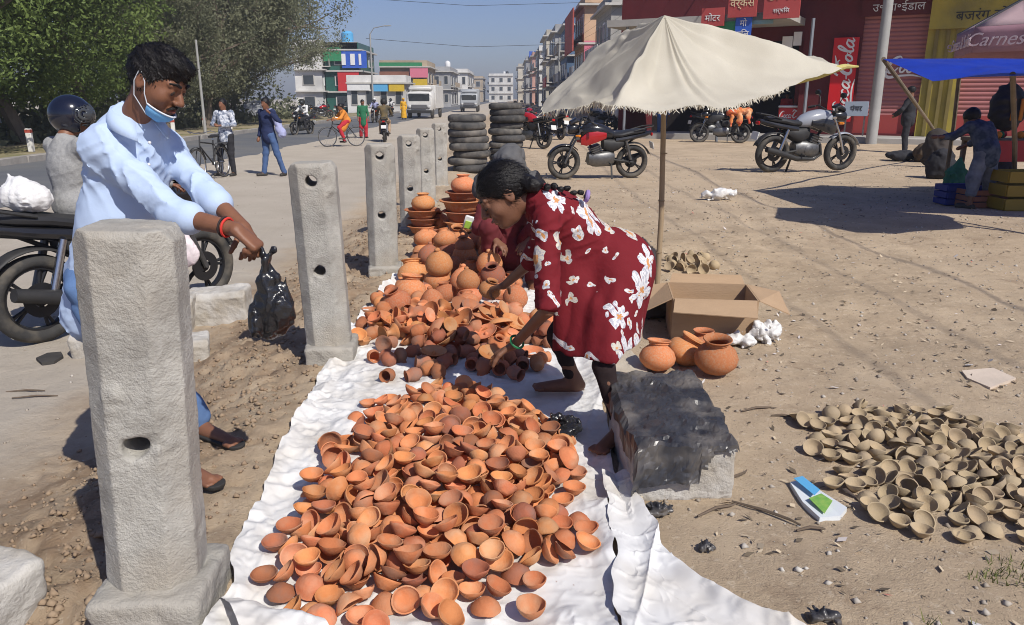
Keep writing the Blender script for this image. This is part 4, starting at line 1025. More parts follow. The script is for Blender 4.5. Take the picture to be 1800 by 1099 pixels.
RAW_LAMPS = [
    0,1330,2221,0,52,0,0,85,86, 0,1467,2188,0,100,0,0,4,88, 0,1527,2229,31,0,5,-100,0,83, 0,1277,2285,0,54,0,0,-84,89,
    0,1370,2300,11,62,18,27,-71,91, 0,1441,2395,9,72,25,1,-64,87, 0,1502,2288,0,66,0,0,-75,83, 0,1573,2316,12,83,23,25,-44,91,
    0,1600,2222,46,10,-80,-58,12,94, 0,1695,2168,0,100,0,0,-5,90, 0,1746,2239,0,13,0,0,-99,91, 0,1213,2347,11,94,33,7,-5,90,
    0,1368,2374,29,61,-14,-8,-77,93, 0,1362,2346,6,94,-16,1,-29,82, 0,1485,2410,47,9,-91,-36,-16,92, 0,1556,2348,12,86,-7,-33,-39,89,
    0,1602,2351,12,64,-33,2,-70,92, 0,1690,2376,5,97,-8,-12,19,86, 0,1736,2323,0,93,0,0,-37,88, 0,1823,2362,33,0,-27,-96,0,90,
    0,1883,2343,48,12,-94,-24,20,89, 0,1931,2398,0,72,0,0,-69,93, 0,1218,2405,0,60,0,0,-80,88, 0,1312,2415,9,96,4,-25,-9,90,
    0,1376,2432,34,0,59,80,0,90, 0,1423,2466,19,88,34,32,7,83, 0,1534,2465,6,20,-8,-17,96,84, 0,1588,2425,20,81,-5,-50,-30,83,
    0,1617,2468,22,74,14,49,-45,88, 0,1683,2456,17,66,33,26,-62,90, 0,1765,2394,3,68,-4,-7,-73,89, 0,1833,2408,12,71,-34,-2,-61,89,
    0,1880,2464,14,98,8,-2,-17,85, 0,1977,2469,22,66,42,30,-55,88, 0,2038,2401,0,79,0,0,-61,86, 0,2120,2409,0,42,0,0,91,85,
    0,1249,2491,33,0,36,93,0,88, 0,1338,2487,12,93,20,-28,-15,89, 0,1375,2491,12,67,-35,0,-66,91, 0,1449,2533,42,3,56,48,-67,83,
    0,1490,2511,33,0,26,97,0,89, 0,1620,2389,29,2,19,15,97,89, 0,1675,2486,19,70,-37,-29,-54,85, 0,1746,2477,0,68,0,0,-73,87,
    0,1811,2520,18,85,-24,-38,-28,87, 0,1834,2506,12,72,15,34,-58,82, 0,1945,2488,12,78,-26,-23,-52,91, 0,2034,2481,8,82,-23,6,52,84,
    0,2086,2465,32,0,47,88,0,86, 0,2146,2522,33,0,-25,-97,0,89, 0,2192,2516,11,92,15,31,-17,84, 0,1151,2590,2,97,-3,-4,22,92,
    0,1231,2570,0,95,0,0,32,92, 0,1302,2608,0,75,0,0,-66,84, 0,1443,2582,11,42,22,26,-84,87, 0,1521,2567,48,7,-68,-51,53,83,
    0,1563,2561,35,0,-61,-79,0,94, 0,1630,2565,47,23,77,59,10,86, 0,1694,2549,9,78,5,-28,-56,86, 0,1772,2554,11,57,-5,-34,-75,82,
    0,1850,2570,52,26,3,96,-8,94, 0,1904,2546,10,96,-8,-26,-3,88, 0,1951,2579,8,94,0,23,-26,86, 0,2015,2556,45,23,-26,-94,0,84,
    0,2069,2576,12,73,-3,32,-60,94, 0,2169,2580,46,11,72,65,-21,86, 0,2250,2462,0,95,0,0,33,88, 0,1236,2642,5,9,-2,-14,-99,92,
    0,1368,2652,16,59,41,-3,-69,88, 0,1420,2621,11,94,-9,-33,4,83, 0,1477,2630,0,98,0,0,20,88, 0,1600,2707,68,1,85,-52,-1,93,
    0,1587,2648,10,65,28,15,-69,82, 0,1654,2639,32,0,-94,35,0,87, 0,1727,2615,1,88,-1,-2,-47,82, 0,1802,2633,51,22,73,63,-15,92,
    0,1866,2654,11,93,13,32,-12,83, 0,1910,2634,12,93,13,32,-12,89, 0,1996,2654,0,39,0,0,-92,88, 0,2070,2621,19,31,-44,4,84,94,
    0,2146,2613,11,70,-15,-31,-62,87, 0,2220,2585,8,66,-18,12,-72,94, 0,1241,2709,10,8,-5,-28,-96,86, 0,1370,2702,10,80,-9,-26,-53,95,
    0,1445,2713,12,64,30,16,-68,89, 0,1518,2720,14,38,30,25,-84,84, 0,1579,2700,33,0,32,95,0,90, 0,1602,2798,36,90,6,-3,-42,93,
    0,1727,2690,8,66,10,-16,-73,95, 0,1794,2703,11,94,-8,-33,3,86, 0,1827,2694,12,12,32,-13,93,91, 0,1927,2712,12,48,29,17,-81,92,
    0,2007,2730,20,35,17,44,-81,88, 0,2100,2651,25,74,-38,38,40,90, 0,2079,2753,11,9,6,-33,94,88, 0,2166,2707,30,0,48,88,0,82,
    0,2324,2620,0,81,0,0,-59,90, 0,1327,2825,0,100,0,0,-1,92, 0,1470,2747,10,92,-25,-14,-26,90, 0,1525,2755,49,30,-38,87,4,87,
    0,1586,2784,2,99,5,-4,-13,82, 0,1643,2726,0,7,0,0,100,87, 0,1754,2753,11,58,-1,-34,-74,85, 0,1810,2766,34,0,56,83,0,92,
    0,1862,2750,29,19,3,-18,-97,94, 0,1939,2739,17,67,-44,-2,-60,84, 0,1983,2763,14,44,-37,-9,-82,90, 0,2059,2791,9,85,-9,-21,-48,92,
    0,2152,2783,41,48,59,36,-54,90, 0,2225,2805,6,95,9,15,-25,92, 0,2348,2716,35,0,-38,92,0,95, 0,1247,2856,1,97,0,-2,24,92,
    0,1395,2780,34,0,80,60,0,93, 0,1461,2809,11,83,-33,-10,-44,84, 0,1544,2844,21,62,24,45,-59,87, 0,1637,2813,31,0,60,80,0,83,
    0,1692,2788,46,26,71,65,-1,84, 0,1761,2811,16,72,-14,-38,-56,89, 0,1830,2835,10,94,3,-30,-14,90, 0,1898,2789,9,95,16,-22,-15,83,
    0,1925,2814,11,90,-1,34,26,83, 0,1994,2854,0,75,0,0,-66,89, 0,2123,2834,14,47,36,-9,-80,94, 0,2180,2820,12,94,-9,-33,1,90,
    0,2220,2876,0,91,0,0,-42,86, 0,1305,2892,32,0,90,43,0,87, 0,1400,2863,31,0,14,99,0,84, 0,1457,2858,13,4,6,36,93,83,
    0,1546,2874,11,91,-17,-30,-23,87, 0,1594,2856,12,53,-33,-8,-78,94, 0,1666,2831,18,77,-44,12,-45,83, 0,1724,2875,7,93,0,-15,-34,83,
    0,1775,2899,33,0,66,75,0,90, 0,1822,2901,12,15,28,20,93,89, 0,1897,2846,12,92,-16,-30,-19,91, 0,1989,2938,12,53,22,26,-77,90,
    0,2071,2897,17,88,37,22,-22,88, 0,2154,2895,33,0,-32,95,0,89, 0,2161,2890,34,55,0,0,-83,93, 0,1203,2948,11,94,25,-19,14,94,
    0,1346,2934,46,8,80,54,-24,85, 0,1426,2899,22,78,-33,-41,-34,83, 0,1481,2932,6,99,8,13,7,88, 0,1580,2947,49,17,68,63,-33,83,
    0,1646,2899,9,83,-25,-6,-50,89, 0,1674,2957,48,15,79,56,-20,86, 0,1716,2974,11,87,-12,29,-37,94, 0,1790,2988,23,83,44,27,-20,89,
    0,1914,2932,45,12,-13,-98,-5,95, 0,2034,2962,23,93,-14,11,33,91, 0,2073,2928,11,78,-11,-33,-52,85, 0,2128,2992,53,16,19,94,-24,95,
    0,2142,2941,9,72,-13,-26,-63,83, 0,2291,2941,0,99,0,0,16,94, 0,1220,2989,31,0,92,39,0,85, 0,1293,2983,0,45,0,0,-89,88,
    0,1364,3008,12,67,-17,-31,-65,86, 0,1386,2984,14,53,-13,36,-76,90, 0,1511,2969,40,59,-53,41,45,92, 0,1574,3009,11,93,18,27,18,89,
    0,1662,3034,12,72,28,20,-60,93, 0,1732,3042,30,75,-35,-47,-30,87, 0,1771,3021,38,53,-4,-4,-84,94, 0,1895,3028,12,7,6,-34,94,92,
    0,1960,3045,16,1,-35,-23,91,84, 0,1984,2997,11,90,15,31,26,87, 0,2063,3035,9,76,21,16,-59,86, 0,2138,3066,13,71,30,22,-59,88,
    0,2238,3016,0,93,0,0,-36,92, 0,1265,3061,34,0,1,-100,0,93, 0,1327,3072,5,73,-1,12,67,94, 0,1435,3042,12,48,-8,-33,-81,92,
    0,1495,3055,10,74,12,27,-60,83, 0,1556,3104,12,60,34,-3,-73,93, 0,1599,3062,11,81,-32,9,-48,84, 0,1684,3102,40,61,30,62,-41,87,
    0,1782,3054,35,0,59,81,0,94, 0,1816,3058,21,86,-8,50,-9,86, 0,1877,3083,11,87,21,27,-36,88, 0,1950,3085,12,67,-30,-17,-66,88,
    0,2008,3076,11,70,15,31,-63,86, 0,2114,3118,12,46,9,33,-82,90, 0,2187,3069,11,86,-34,5,-37,86, 0,1307,3177,4,46,3,8,-88,91,
    0,1374,3134,31,0,77,64,0,83, 0,1458,3127,47,16,35,91,-16,87, 0,1523,3178,21,53,46,19,-69,87, 0,1581,3134,11,52,-25,-16,-80,90,
    0,1638,3116,11,83,25,23,44,87, 0,1714,3125,11,83,-33,-10,-44,87, 0,1800,3148,33,0,-74,-67,0,88, 0,1860,3143,30,44,38,43,-69,93,
    0,1996,3219,36,6,0,0,-100,93, 0,1990,3136,11,91,-30,-17,-24,87, 0,2035,3108,11,61,-34,3,-72,85, 0,2210,3112,12,86,-34,5,-37,91,
    0,1245,3228,12,75,34,-5,57,94, 0,1372,3222,0,64,0,0,76,87, 0,1483,3217,6,98,-6,-17,-5,86, 0,1553,3200,9,75,-16,-19,-61,87,
    0,1627,3205,2,99,2,-2,-15,83, 0,1692,3211,33,0,56,83,0,88, 0,1773,3176,15,81,-12,-38,-42,84, 0,1846,3169,12,70,-29,-20,-62,86,
    0,1923,3159,12,84,-7,-34,-43,88, 0,1977,3218,0,5,0,0,100,94, 0,2044,3174,11,79,-33,10,-51,86, 0,2106,3224,0,98,0,0,-20,85,
    0,1250,3274,7,35,-8,18,92,89, 0,1408,3268,55,28,-92,-17,-20,94, 0,1497,3280,52,39,-64,-62,-24,88, 0,1549,3269,21,14,4,10,-98,84,
    0,1598,3264,32,0,37,93,0,87, 0,1652,3253,12,74,-34,-4,-58,91, 0,1744,3254,0,42,0,0,-91,90, 0,1828,3240,11,94,-9,-32,-1,89,
    0,1876,3256,34,0,-45,-89,0,92, 0,1956,3305,0,13,0,0,-99,93, 0,2052,3288,0,46,0,0,89,93, 0,1335,3295,0,46,0,0,-89,83,
    0,1434,3337,11,54,-33,6,-77,85, 0,1513,3352,0,68,0,0,-74,86, 0,1563,3352,50,55,16,77,-28,92, 0,1642,3328,8,86,-5,-22,-46,85,
    0,1711,3339,0,58,0,0,-81,90, 0,1772,3313,10,69,-28,12,-66,85, 0,1817,3384,0,59,0,0,-81,84, 0,1889,3354,1,79,0,2,-61,84,
    0,2036,3354,8,97,-21,-8,10,89, 0,1617,3385,12,66,-17,-29,-67,88,
]
MIXED_WARE = [
    1,-611,3987,82,0,100,-3,0,94, 1,-326,4009,31,38,-46,45,66,96, 1,-327,4206,56,75,14,49,42,101, 1,-44,3850,35,38,17,-62,66,109,
    1,-202,3920,30,76,63,-15,2,93, 1,187,4242,43,10,-68,-30,-66,95, 1,-16,3763,44,64,64,39,19,97, 1,-150,3814,90,0,100,9,0,104,
    1,-151,4102,78,0,52,85,0,90, 1,-102,3884,0,1,0,0,100,107, 1,136,3966,41,28,-74,-13,-60,90, 1,-44,3966,85,31,-9,91,-25,100,
    1,-375,3977,29,28,-38,52,-71,91, 1,-580,4273,33,53,56,33,55,101, 1,-8,4033,48,28,-48,58,-60,106, 1,58,3930,42,66,74,-10,8,92,
    1,-182,4144,32,69,22,-61,-32,98, 1,-57,4063,30,47,-64,7,-60,94, 1,-592,4064,30,76,-21,61,6,93, 1,-208,4080,34,1,62,17,-76,105,
    1,-426,3885,34,74,0,-65,20,105, 1,-379,3734,87,0,92,38,0,101, 1,125,4289,31,71,-52,38,-27,95, 1,-396,3838,33,72,-36,53,25,102,
    1,-488,4163,29,71,-64,7,-28,90, 1,-199,4053,30,4,-48,43,-76,94, 1,138,3836,32,26,-27,59,72,101, 1,-623,3738,30,66,63,16,-39,93,
    1,-417,4020,39,66,-2,-73,16,91, 1,-242,3980,29,63,-12,64,-43,90, 1,-94,3964,81,0,-91,42,0,93, 1,-641,3884,34,48,-7,-64,-60,105,
    1,-469,3722,43,8,69,28,-66,95, 1,-468,3767,33,56,3,65,52,103, 1,-411,4077,30,22,57,-30,-73,94, 3,-76,4849,49,44,42,55,-57,110,
    3,-346,4597,46,5,45,52,-72,103, 3,-518,4583,80,0,-24,-97,0,100, 3,-55,4166,0,17,0,0,99,106, 3,-372,4415,53,93,-13,-9,33,92,
    3,-577,4425,79,57,68,-8,45,90, 3,-694,4787,0,11,0,0,99,106, 3,-265,5163,47,7,44,53,-72,105, 3,-652,4430,48,21,69,3,-69,107,
    3,-707,4258,49,2,-19,-66,72,109, 3,-60,4598,131,48,-82,32,-3,110, 3,-180,4722,86,8,-38,90,20,93, 3,-570,4766,78,0,-93,-37,0,97,
    3,-421,5001,48,57,-42,55,-44,108, 3,-675,4681,43,66,24,64,30,96, 3,-78,4532,83,32,68,-13,65,97, 3,-597,4523,47,59,37,-30,65,101,
    3,-457,4984,114,20,76,-54,-31,102, 3,-466,4690,50,67,-67,-16,-27,109, 3,-370,4342,42,11,-56,40,-72,93, 3,-657,5103,45,71,69,6,-12,101,
    3,-30,4678,44,66,-64,25,29,98, 3,-477,5120,43,67,68,-9,-28,96, 3,-412,4691,42,72,19,66,-1,92, 3,-652,4569,45,36,49,49,63,101,
    3,-160,4896,45,50,-1,69,52,100, 3,-433,4864,45,70,-69,0,-19,100, 2,-202,5020,39,48,7,0,-87,99, 2,-543,4859,62,95,-7,5,-29,107,
    2,-200,4363,51,14,94,-32,4,97, 2,-350,4178,1,0,0,0,-100,105, 2,-35,4328,90,8,-75,65,2,105, 2,-161,4609,40,100,0,0,2,104,
    2,56,4838,0,61,0,0,79,108, 2,-259,5207,86,13,-81,3,-57,105, 2,-479,4381,106,43,0,90,5,106, 2,-300,4435,4,80,0,-6,60,91,
    2,-214,4614,110,0,-80,-60,0,109, 2,-360,5208,30,0,-16,-99,0,93, 2,-255,4990,0,81,0,0,59,103, 2,-426,3960,56,45,6,-3,89,92,
    2,-202,4256,5,83,-6,4,56,101, 2,-775,4555,0,100,0,0,-2,102, 2,-154,4455,49,97,0,-14,18,105, 2,-458,4525,66,12,8,31,-94,108,
    2,-144,4245,40,50,-4,-6,-86,90, 2,-273,4902,54,16,26,-14,94,101, 2,-321,4934,104,31,-85,-42,11,97, 2,-273,4433,44,48,16,-8,-86,101,
    2,377,4550,6,89,7,8,-44,93, 2,-418,4395,10,8,12,-10,-98,101, 2,-1,4391,36,99,8,-4,-8,98, 2,-33,4307,4,97,-4,3,24,101,
    2,-194,4805,115,30,57,75,-15,106, 2,99,4120,0,99,0,0,-12,107, 0,-469,5182,7,73,-1,16,-67,108, 0,-808,4795,0,9,0,0,100,94,
    0,-271,4816,6,25,6,11,96,102, 0,-964,4992,0,91,0,0,-42,104, 0,-498,4492,2,86,4,1,51,103, 0,-612,4878,13,90,-32,2,-29,105,
    0,-554,4411,0,79,0,0,61,102, 0,-470,4652,45,61,-51,46,40,100, 0,-689,4620,48,19,31,15,-92,108, 0,-824,4588,34,38,0,0,-93,100,
    0,-550,4672,0,87,0,0,-49,95, 0,-715,4644,37,0,-13,-99,0,100, 0,-628,4821,12,4,10,32,94,98, 0,-172,4837,0,98,0,0,17,97,
    0,-360,4784,0,97,0,0,-24,100, 0,-99,4414,53,0,12,-97,22,99, 0,-735,4733,12,10,21,26,-94,91, 0,-660,4517,12,93,3,-34,-16,94,
    0,-273,4308,85,15,86,42,24,109, 0,-444,4278,10,95,-1,24,-21,109, 0,-869,4663,0,70,0,0,71,107, 0,-299,4753,14,94,28,18,3,103,
    0,-138,5038,0,63,0,0,77,110, 0,-450,4835,11,13,26,11,-95,100, 0,32,4479,5,99,7,8,8,107, 0,-727,4846,15,14,15,-34,-92,103,
    0,-280,4543,14,81,31,13,-47,107, 0,-310,4683,18,33,28,-27,86,103, 0,-752,5096,0,91,0,0,-42,94, 0,-880,4323,0,89,0,0,-46,105,
    0,-598,4337,14,86,-13,-32,37,108, 0,-520,4816,52,22,-89,35,-16,94, 0,-708,4510,34,42,0,0,91,96, 4,-682,5227,77,16,72,-47,49,102,
    4,-536,5355,82,50,42,-74,-14,108, 4,-782,5016,22,41,-42,-9,81,93, 4,-509,5452,73,14,-74,44,50,96, 4,-857,5410,74,14,-2,-86,50,98,
    4,-462,5320,82,41,85,-28,21,94, 4,-869,5064,72,44,-82,-23,26,95, 4,-622,5405,80,48,-85,-11,20,106, 4,-813,4909,76,45,-61,-60,25,100,
    4,-533,5192,22,28,2,-43,-86,96, 4,-968,5194,21,90,-33,28,7,91, 4,-496,5429,84,35,1,86,-36,108, 4,-629,4944,52,71,-45,53,-6,95,
    4,298,4396,52,72,1,-66,21,103, 4,-98,4058,53,75,26,0,61,96, 4,190,4549,81,33,-9,85,40,108, 4,286,4668,76,36,-44,73,37,100,
    4,104,4553,53,57,6,-66,-48,107, 4,146,4445,21,30,-36,-24,-85,91, 4,197,4845,0,100,0,0,0,105, 1,64,4315,30,72,-36,54,25,95,
    1,-556,4681,36,64,0,0,-77,107, 1,-882,4421,34,1,-45,-46,-76,106, 1,-962,4644,31,75,-64,-5,-14,97, 1,-776,4031,30,25,-4,64,-72,93,
    1,-726,5007,32,42,13,63,-64,100, 1,-486,4637,115,41,-19,-62,65,105, 1,-320,4598,42,62,-31,68,-23,94, 1,-716,4349,30,75,64,5,-14,92,
    1,98,4641,30,27,-26,-59,-71,93, 1,-440,4614,0,4,0,0,-100,91,
]
KINDS = ['diya', 'cup', 'dish', 'stand', 'jug']
def unpack(d):
    out = []
    for i in range(0, len(d), 9):
        k, x, y, z, qw, qx, qy, qz, sc = d[i:i + 9]
        out.append((KINDS[k], Vector((x / 1000, y / 1000, z / 1000)), Quaternion((qw, qx, qy, qz)).normalized(), sc / 100))
    return out
# ================================================================== FOREGROUND THINGS
# ------------------------------------------------------------------ concrete posts
def conc_mat():
    m = mat('post_concrete', (.45, .435, .395), (.30, .285, .255), 7, .92, .5, 130, c3=(.40, .36, .30), s3=2.2, contrast=1.5)
    nt = m.node_tree; N = nt.nodes; L = nt.links; b = N['Principled BSDF']
    vo = N.new('ShaderNodeTexVoronoi'); vo.inputs['Scale'].default_value = 55
    tc = N.new('ShaderNodeTexCoord'); L.new(tc.outputs['Object'], vo.inputs['Vector'])
    r = N.new('ShaderNodeMapRange'); r.inputs['From Min'].default_value = .06; r.inputs['From Max'].default_value = .13; L.new(vo.outputs['Distance'], r.inputs['Value'])
    old = b.inputs['Base Color'].links[0].from_socket
    mx = N.new('ShaderNodeMix'); mx.data_type = 'RGBA'; mx.inputs['A'].default_value = (.26, .245, .22, 1); L.new(old, mx.inputs['B']); L.new(r.outputs[0], mx.inputs['Factor'])
    L.new(mx.outputs['Result'], b.inputs['Base Color'])
    return m
M_post = conc_mat()
M_foot = mat('footing_concrete', (.35, .335, .30), (.27, .255, .23), 7, .95, .5, 110, c3=(.40, .37, .32), s3=2.5)
def post_mesh(name, seed, w=.128, h=1.0, holes=(.09, .57), vx=.0065, rough=1.0):
    s = SDF((-w - .04, -w - .04, -.06), (w + .04, w + .04, h + .05), vx)
    s.box((0, 0, h / 2 - .03), (w, w * .92, h / 2 + .03), rd=.012)
    for a in (1, -1):
        for b in (1, -1): s.cut((a * w * .72, b * w * .72, 0), (a, b, 0))
        s.cut((a * w * .80, 0, h), (a, 0, .75)); s.cut((0, a * w * .80, h), (0, a, .75))
    for hz in holes:
        z = h * (1 - hz); s.cap((.004, -w * 2, z - .012), (-.012, w * 2, z + .02), .031, k=.008, op='sub')
    s.noise(.0012 * rough, 60, 3, seed=seed)
    s.noise(.0022 * rough, 7, 2, seed=seed + 4)
    s.noise(.014 * rough, 20, 2, seed=seed + 9, where=lambda x, y, z: np.clip(fbm(x * 9 + seed, y * 9, z * 7, 2) - .45, 0, 1) * 1.6)
    return s.mesh(name)
PM = [post_mesh('post_a', 1.3, w=.121, holes=(.57,), vx=.0055), post_mesh('post_b', 5.1, w=.122), post_mesh('post_c', 8.8, w=.122, vx=.008)]
for m_ in PM: m_.materials.append(M_post)
def foot_mesh(name, seed, hx, hy, h):
    s = SDF((-hx - .06, -hy - .06, -h - .06), (hx + .06, hy + .06, .05), .009)
    s.box((0, 0, -h / 2), (hx, hy, h / 2), rd=.015); s.noise(.005, 30, 3, seed=seed); s.noise(.007, 8, 2, seed=seed + 3); return s.mesh(name)
post_labels = ['large concrete post nearest the camera, standing in front of the man in blue shirt', 'second concrete post, with two round holes, beside the black carrier bag', 'third concrete post, at the end of the row of small pots',
               'fourth concrete post, behind the stacked clay pans', 'fifth concrete post, narrow in view behind the fourth', 'sixth and last concrete post, next to the tyre stacks']
posts = [(-1.02, 1.94, PM[0], .045), (-1.04, 4.17, PM[1], -.028), (-1.09, 6.40, PM[2], .01), (-1.13, 8.60, PM[1], 0), (-1.19, 10.8, PM[2], .0), (-1.20, 13.0, PM[1], 0)]
for i, (x, y, me, lean) in enumerate(posts):
    zf = [.11, .09, .06, .03, .02, .02][i]
    p = empty('concrete_post', (x, y, zf), 0, post_labels[i], 'concrete post', 'row of concrete posts')
    b_ = mesh_obj('shaft', me, None, p); b_.rotation_euler = (0, lean, [.12, .10, .14, .1, .1, .1][i])
    f_ = mesh_obj('footing', foot_mesh('footing', 3.0 + i, .135 if i else .148, .135 if i else .15, .30), M_foot, p); f_.rotation_euler = (0, 0, [.05, .1, .12, 0, 0, 0][i]); f_.location = (.015, -.02, 0)

# loose kerb blocks by the left motorcycle and at the bottom left
M_block = mat('kerb_block', (.52, .50, .46), (.42, .40, .37), 6, .92, .5, 50, c3=(.36, .32, .26), s3=4)
def kblock(loc, d, rot, label, seed):
    hx, hy, hz = d[0] / 2, d[1] / 2, d[2] / 2
    s = SDF((-hx - .04, -hy - .04, -hz - .04), (hx + .04, hy + .04, hz + .04), .009)
    s.box((0, 0, 0), (hx, hy, hz), rd=.02); s.cut((0, -hy * .7, hz), (0, -1, 1)); s.noise(.006, 20, 3, seed=seed); s.noise(.006, 7, 2, seed=seed + 2)
    o = s.build('kerb_block', M_block, label=label, cat='kerb block', group='loose kerb blocks'); o.location = loc; o.rotation_euler = rot
    return o
p = GT(378, 572); kblock((p.x, p.y + .12, p.z + .12), (.46, .26, .27), (.05, -.05, .12), 'pale concrete kerb block lying beside the motorcycle front wheel', 2.0)
p = GT(312, 585); kblock((p.x, p.y + .1, p.z + .13), (.20, .3, .28), (0, .1, .2), 'kerb block half hidden behind the nearest concrete post', 6.0)
p = GT(335, 640); kblock((p.x - .04, p.y + .08, p.z + .075), (.26, .22, .17), (.1, .06, .35), 'small broken kerb piece right of the nearest concrete post', 9.0)
p = GT(150, 630); kblock((p.x, p.y + .1, p.z + .08), (.2, .22, .18), (.1, .0, .1), 'small kerb piece left of the nearest concrete post', 12.0)
p = G(5, 1060, .08); kblock((p.x - .17, p.y + .06, -.01), (.34, .30, .30), (.0, .05, -.35), 'sunlit concrete block cut by the bottom left corner', 15.0)
# flat slab between bank and post, pale sand collar
# ------------------------------------------------------------------ white plastic sheets
def sheet_mat():
    m = mat('white_sheet', (.80, .80, .79), (.72, .71, .69), 3, .55, 0, spec=.4, c3=(.60, .56, .50), s3=2.2)
    nt = m.node_tree; N = nt.nodes; L = nt.links; b = N['Principled BSDF']
    tc = N.new('ShaderNodeTexCoord')
    w1 = N.new('ShaderNodeTexWave'); w1.inputs['Scale'].default_value = 330; w1.bands_direction = 'X'; L.new(tc.outputs['Object'], w1.inputs['Vector'])
    w2 = N.new('ShaderNodeTexWave'); w2.inputs['Scale'].default_value = 330; w2.bands_direction = 'Y'; L.new(tc.outputs['Object'], w2.inputs['Vector'])
    nz = N.new('ShaderNodeTexNoise'); nz.inputs['Scale'].default_value = 16; nz.inputs['Detail'].default_value = 6; L.new(tc.outputs['Object'], nz.inputs['Vector'])
    a1 = N.new('ShaderNodeMath'); a1.operation = 'ADD'; L.new(w1.outputs['Fac'], a1.inputs[0]); L.new(w2.outputs['Fac'], a1.inputs[1])
    a2 = N.new('ShaderNodeMath'); a2.operation = 'MULTIPLY_ADD'; L.new(nz.outputs['Fac'], a2.inputs[0]); a2.inputs[1].default_value = 6.0; L.new(a1.outputs[0], a2.inputs[2])
    bp = N.new('ShaderNodeBump'); bp.inputs['Strength'].default_value = .35; bp.inputs['Distance'].default_value = .004; L.new(a2.outputs[0], bp.inputs['Height']); L.new(bp.outputs[0], b.inputs['Normal'])
    add_crease(m, 1.0, 4.5, .03); add_crease(m, .7, 15, .010)
    return m
M_sheet = sheet_mat()
def interp(pts, y):
    ys = [p_[0] for p_ in pts]; xs = [p_[1] for p_ in pts]
    return np.interp(y, ys, xs)
def sheet(name, left, right, y0, y1, ny, nx, amp, seed, label, lift=.014, edge=.0, raise_fn=None, cat='sheet'):
    y = np.linspace(y0, y1, ny); u = np.linspace(0, 1, nx)
    xl = interp(left, y) + .018 * fbm(y * 6, 0 * y, seed, 3); xr = interp(right, y) + .018 * fbm(y * 6, 0 * y, seed + 5, 3)
    X = xl[:, None] + (xr - xl)[:, None] * u[None, :]; Y = np.repeat(y[:, None], nx, 1) + .03 * fbm(X * 3, 0 * X + seed, 0, 2)
    fold = amp * (1 - np.sqrt(np.abs(fbm(X * 5.2 - Y * 1.3, Y * 1.3 + X * .5, seed, 2))) * 1.7) + amp * .6 * (1 - 1.8 * np.sqrt(np.abs(fbm(X * 3.0 + Y * 9, Y * 1.5 - X * 2.6, seed + 8, 2)))) + amp * .25 * (1 - 1.8 * np.sqrt(np.abs(fbm(X * 19 + Y * 6, Y * 17 - X * 5, seed + 4, 2))))
    fold = np.maximum(fold, -amp * .3) + amp * .3
    heap = np.exp(-(((X + .3) / .52) ** 4 + ((Y - 2.72) / .92) ** 4)); fold = fold * (1 - .8 * heap)
    e = np.minimum(u, 1 - u)[None, :] * (xr - xl)[:, None]
    rim = edge * np.exp(-(e / .05) ** 2) * (.5 + .8 * (fbm(Y * 5, X * 2, seed + 3, 2) + .3))
    Z = zt(X, Y) + lift + fold + np.maximum(rim, -.004)
    if raise_fn is not None: Z = Z + raise_fn(X, Y)
    o = mesh_obj(name, grid_mesh(name, np.stack([X, Y, Z], -1)), M_sheet, label=label, cat=cat)
    return o
def under(X, Y):   # keep the folds low beneath the heap of lamps
    return 0 * X
sheet('white_sheet', [(1.5, -.86), (1.95, -.83), (2.2, -.9), (2.6, -.93), (3.2, -.97), (3.9, -1.02), (4.5, -1.04), (5.2, -1.0), (6.4, -.93)],
      [(1.5, .30), (1.85, .30), (2.5, .36), (3.0, .42), (3.6, .45), (4.4, .44), (5.2, .40), (6.4, .2)], 1.5, 6.4, 620, 230, .016, 1.7, 'large crumpled white plastic sheet under the heap of red clay lamps', lift=.006, edge=.03)
sheet('white_sheet', [(1.4, .295), (1.85, .285), (2.1, .315), (2.3, .325), (2.55, .345), (2.66, .36)], [(1.4, 1.1), (1.72, .90), (1.80, .80), (1.90, .66), (2.0, .57), (2.12, .51), (2.35, .47), (2.66, .45)], 1.4, 2.66, 240, 190, .017, 9.2,
      'loose folded white sheet spreading to the bottom right beside the lamps', lift=.016, edge=.03)
# turned-over corner at the bottom left
u = np.linspace(0, 1, 60); v = np.linspace(0, 1, 40); U, W = np.meshgrid(u, v, indexing='ij')
a_, b_, c_, d_ = G(380, 1022, .08), G(560, 1085, .06), G(585, 1130, .03), G(430, 1135, .03)
X = (1 - W) * ((1 - U) * a_.x + U * b_.x) + W * ((1 - U) * d_.x + U * c_.x); Y = (1 - W) * ((1 - U) * a_.y + U * b_.y) + W * ((1 - U) * d_.y + U * c_.y)
Z = zt(X, Y) + .03 + .055 * np.sin(W * PI * .9) ** .6 + .012 * fbm(X * 14, Y * 14, 3, 3)
Z[:, 0] -= .03
mesh_obj('sheet_corner', grid_mesh('sheet_corner', np.stack([X, Y, Z], -1)), M_sheet, label='turned over flap of white sheet at the foot of the nearest post', cat='sheet')
# beige sacking strip between the woman's feet and the raised block
sheet('beige_sack', [(2.5, .40), (3.0, .43), (3.5, .46), (4.2, .46)], [(2.5, .47), (3.0, .6), (3.5, .74), (3.9, .72), (4.2, .68)], 2.5, 4.2, 70, 30, .008, 4.4, 'dusty beige sack spread beside the white sheet behind the woman', lift=.012, edge=.01, cat='sack')
bpy.data.objects['beige_sack'].data.materials.clear(); bpy.data.objects['beige_sack'].data.materials.append(mat('sack_beige', (.56, .50, .40), (.46, .40, .31), 5, .8, .3, 70))

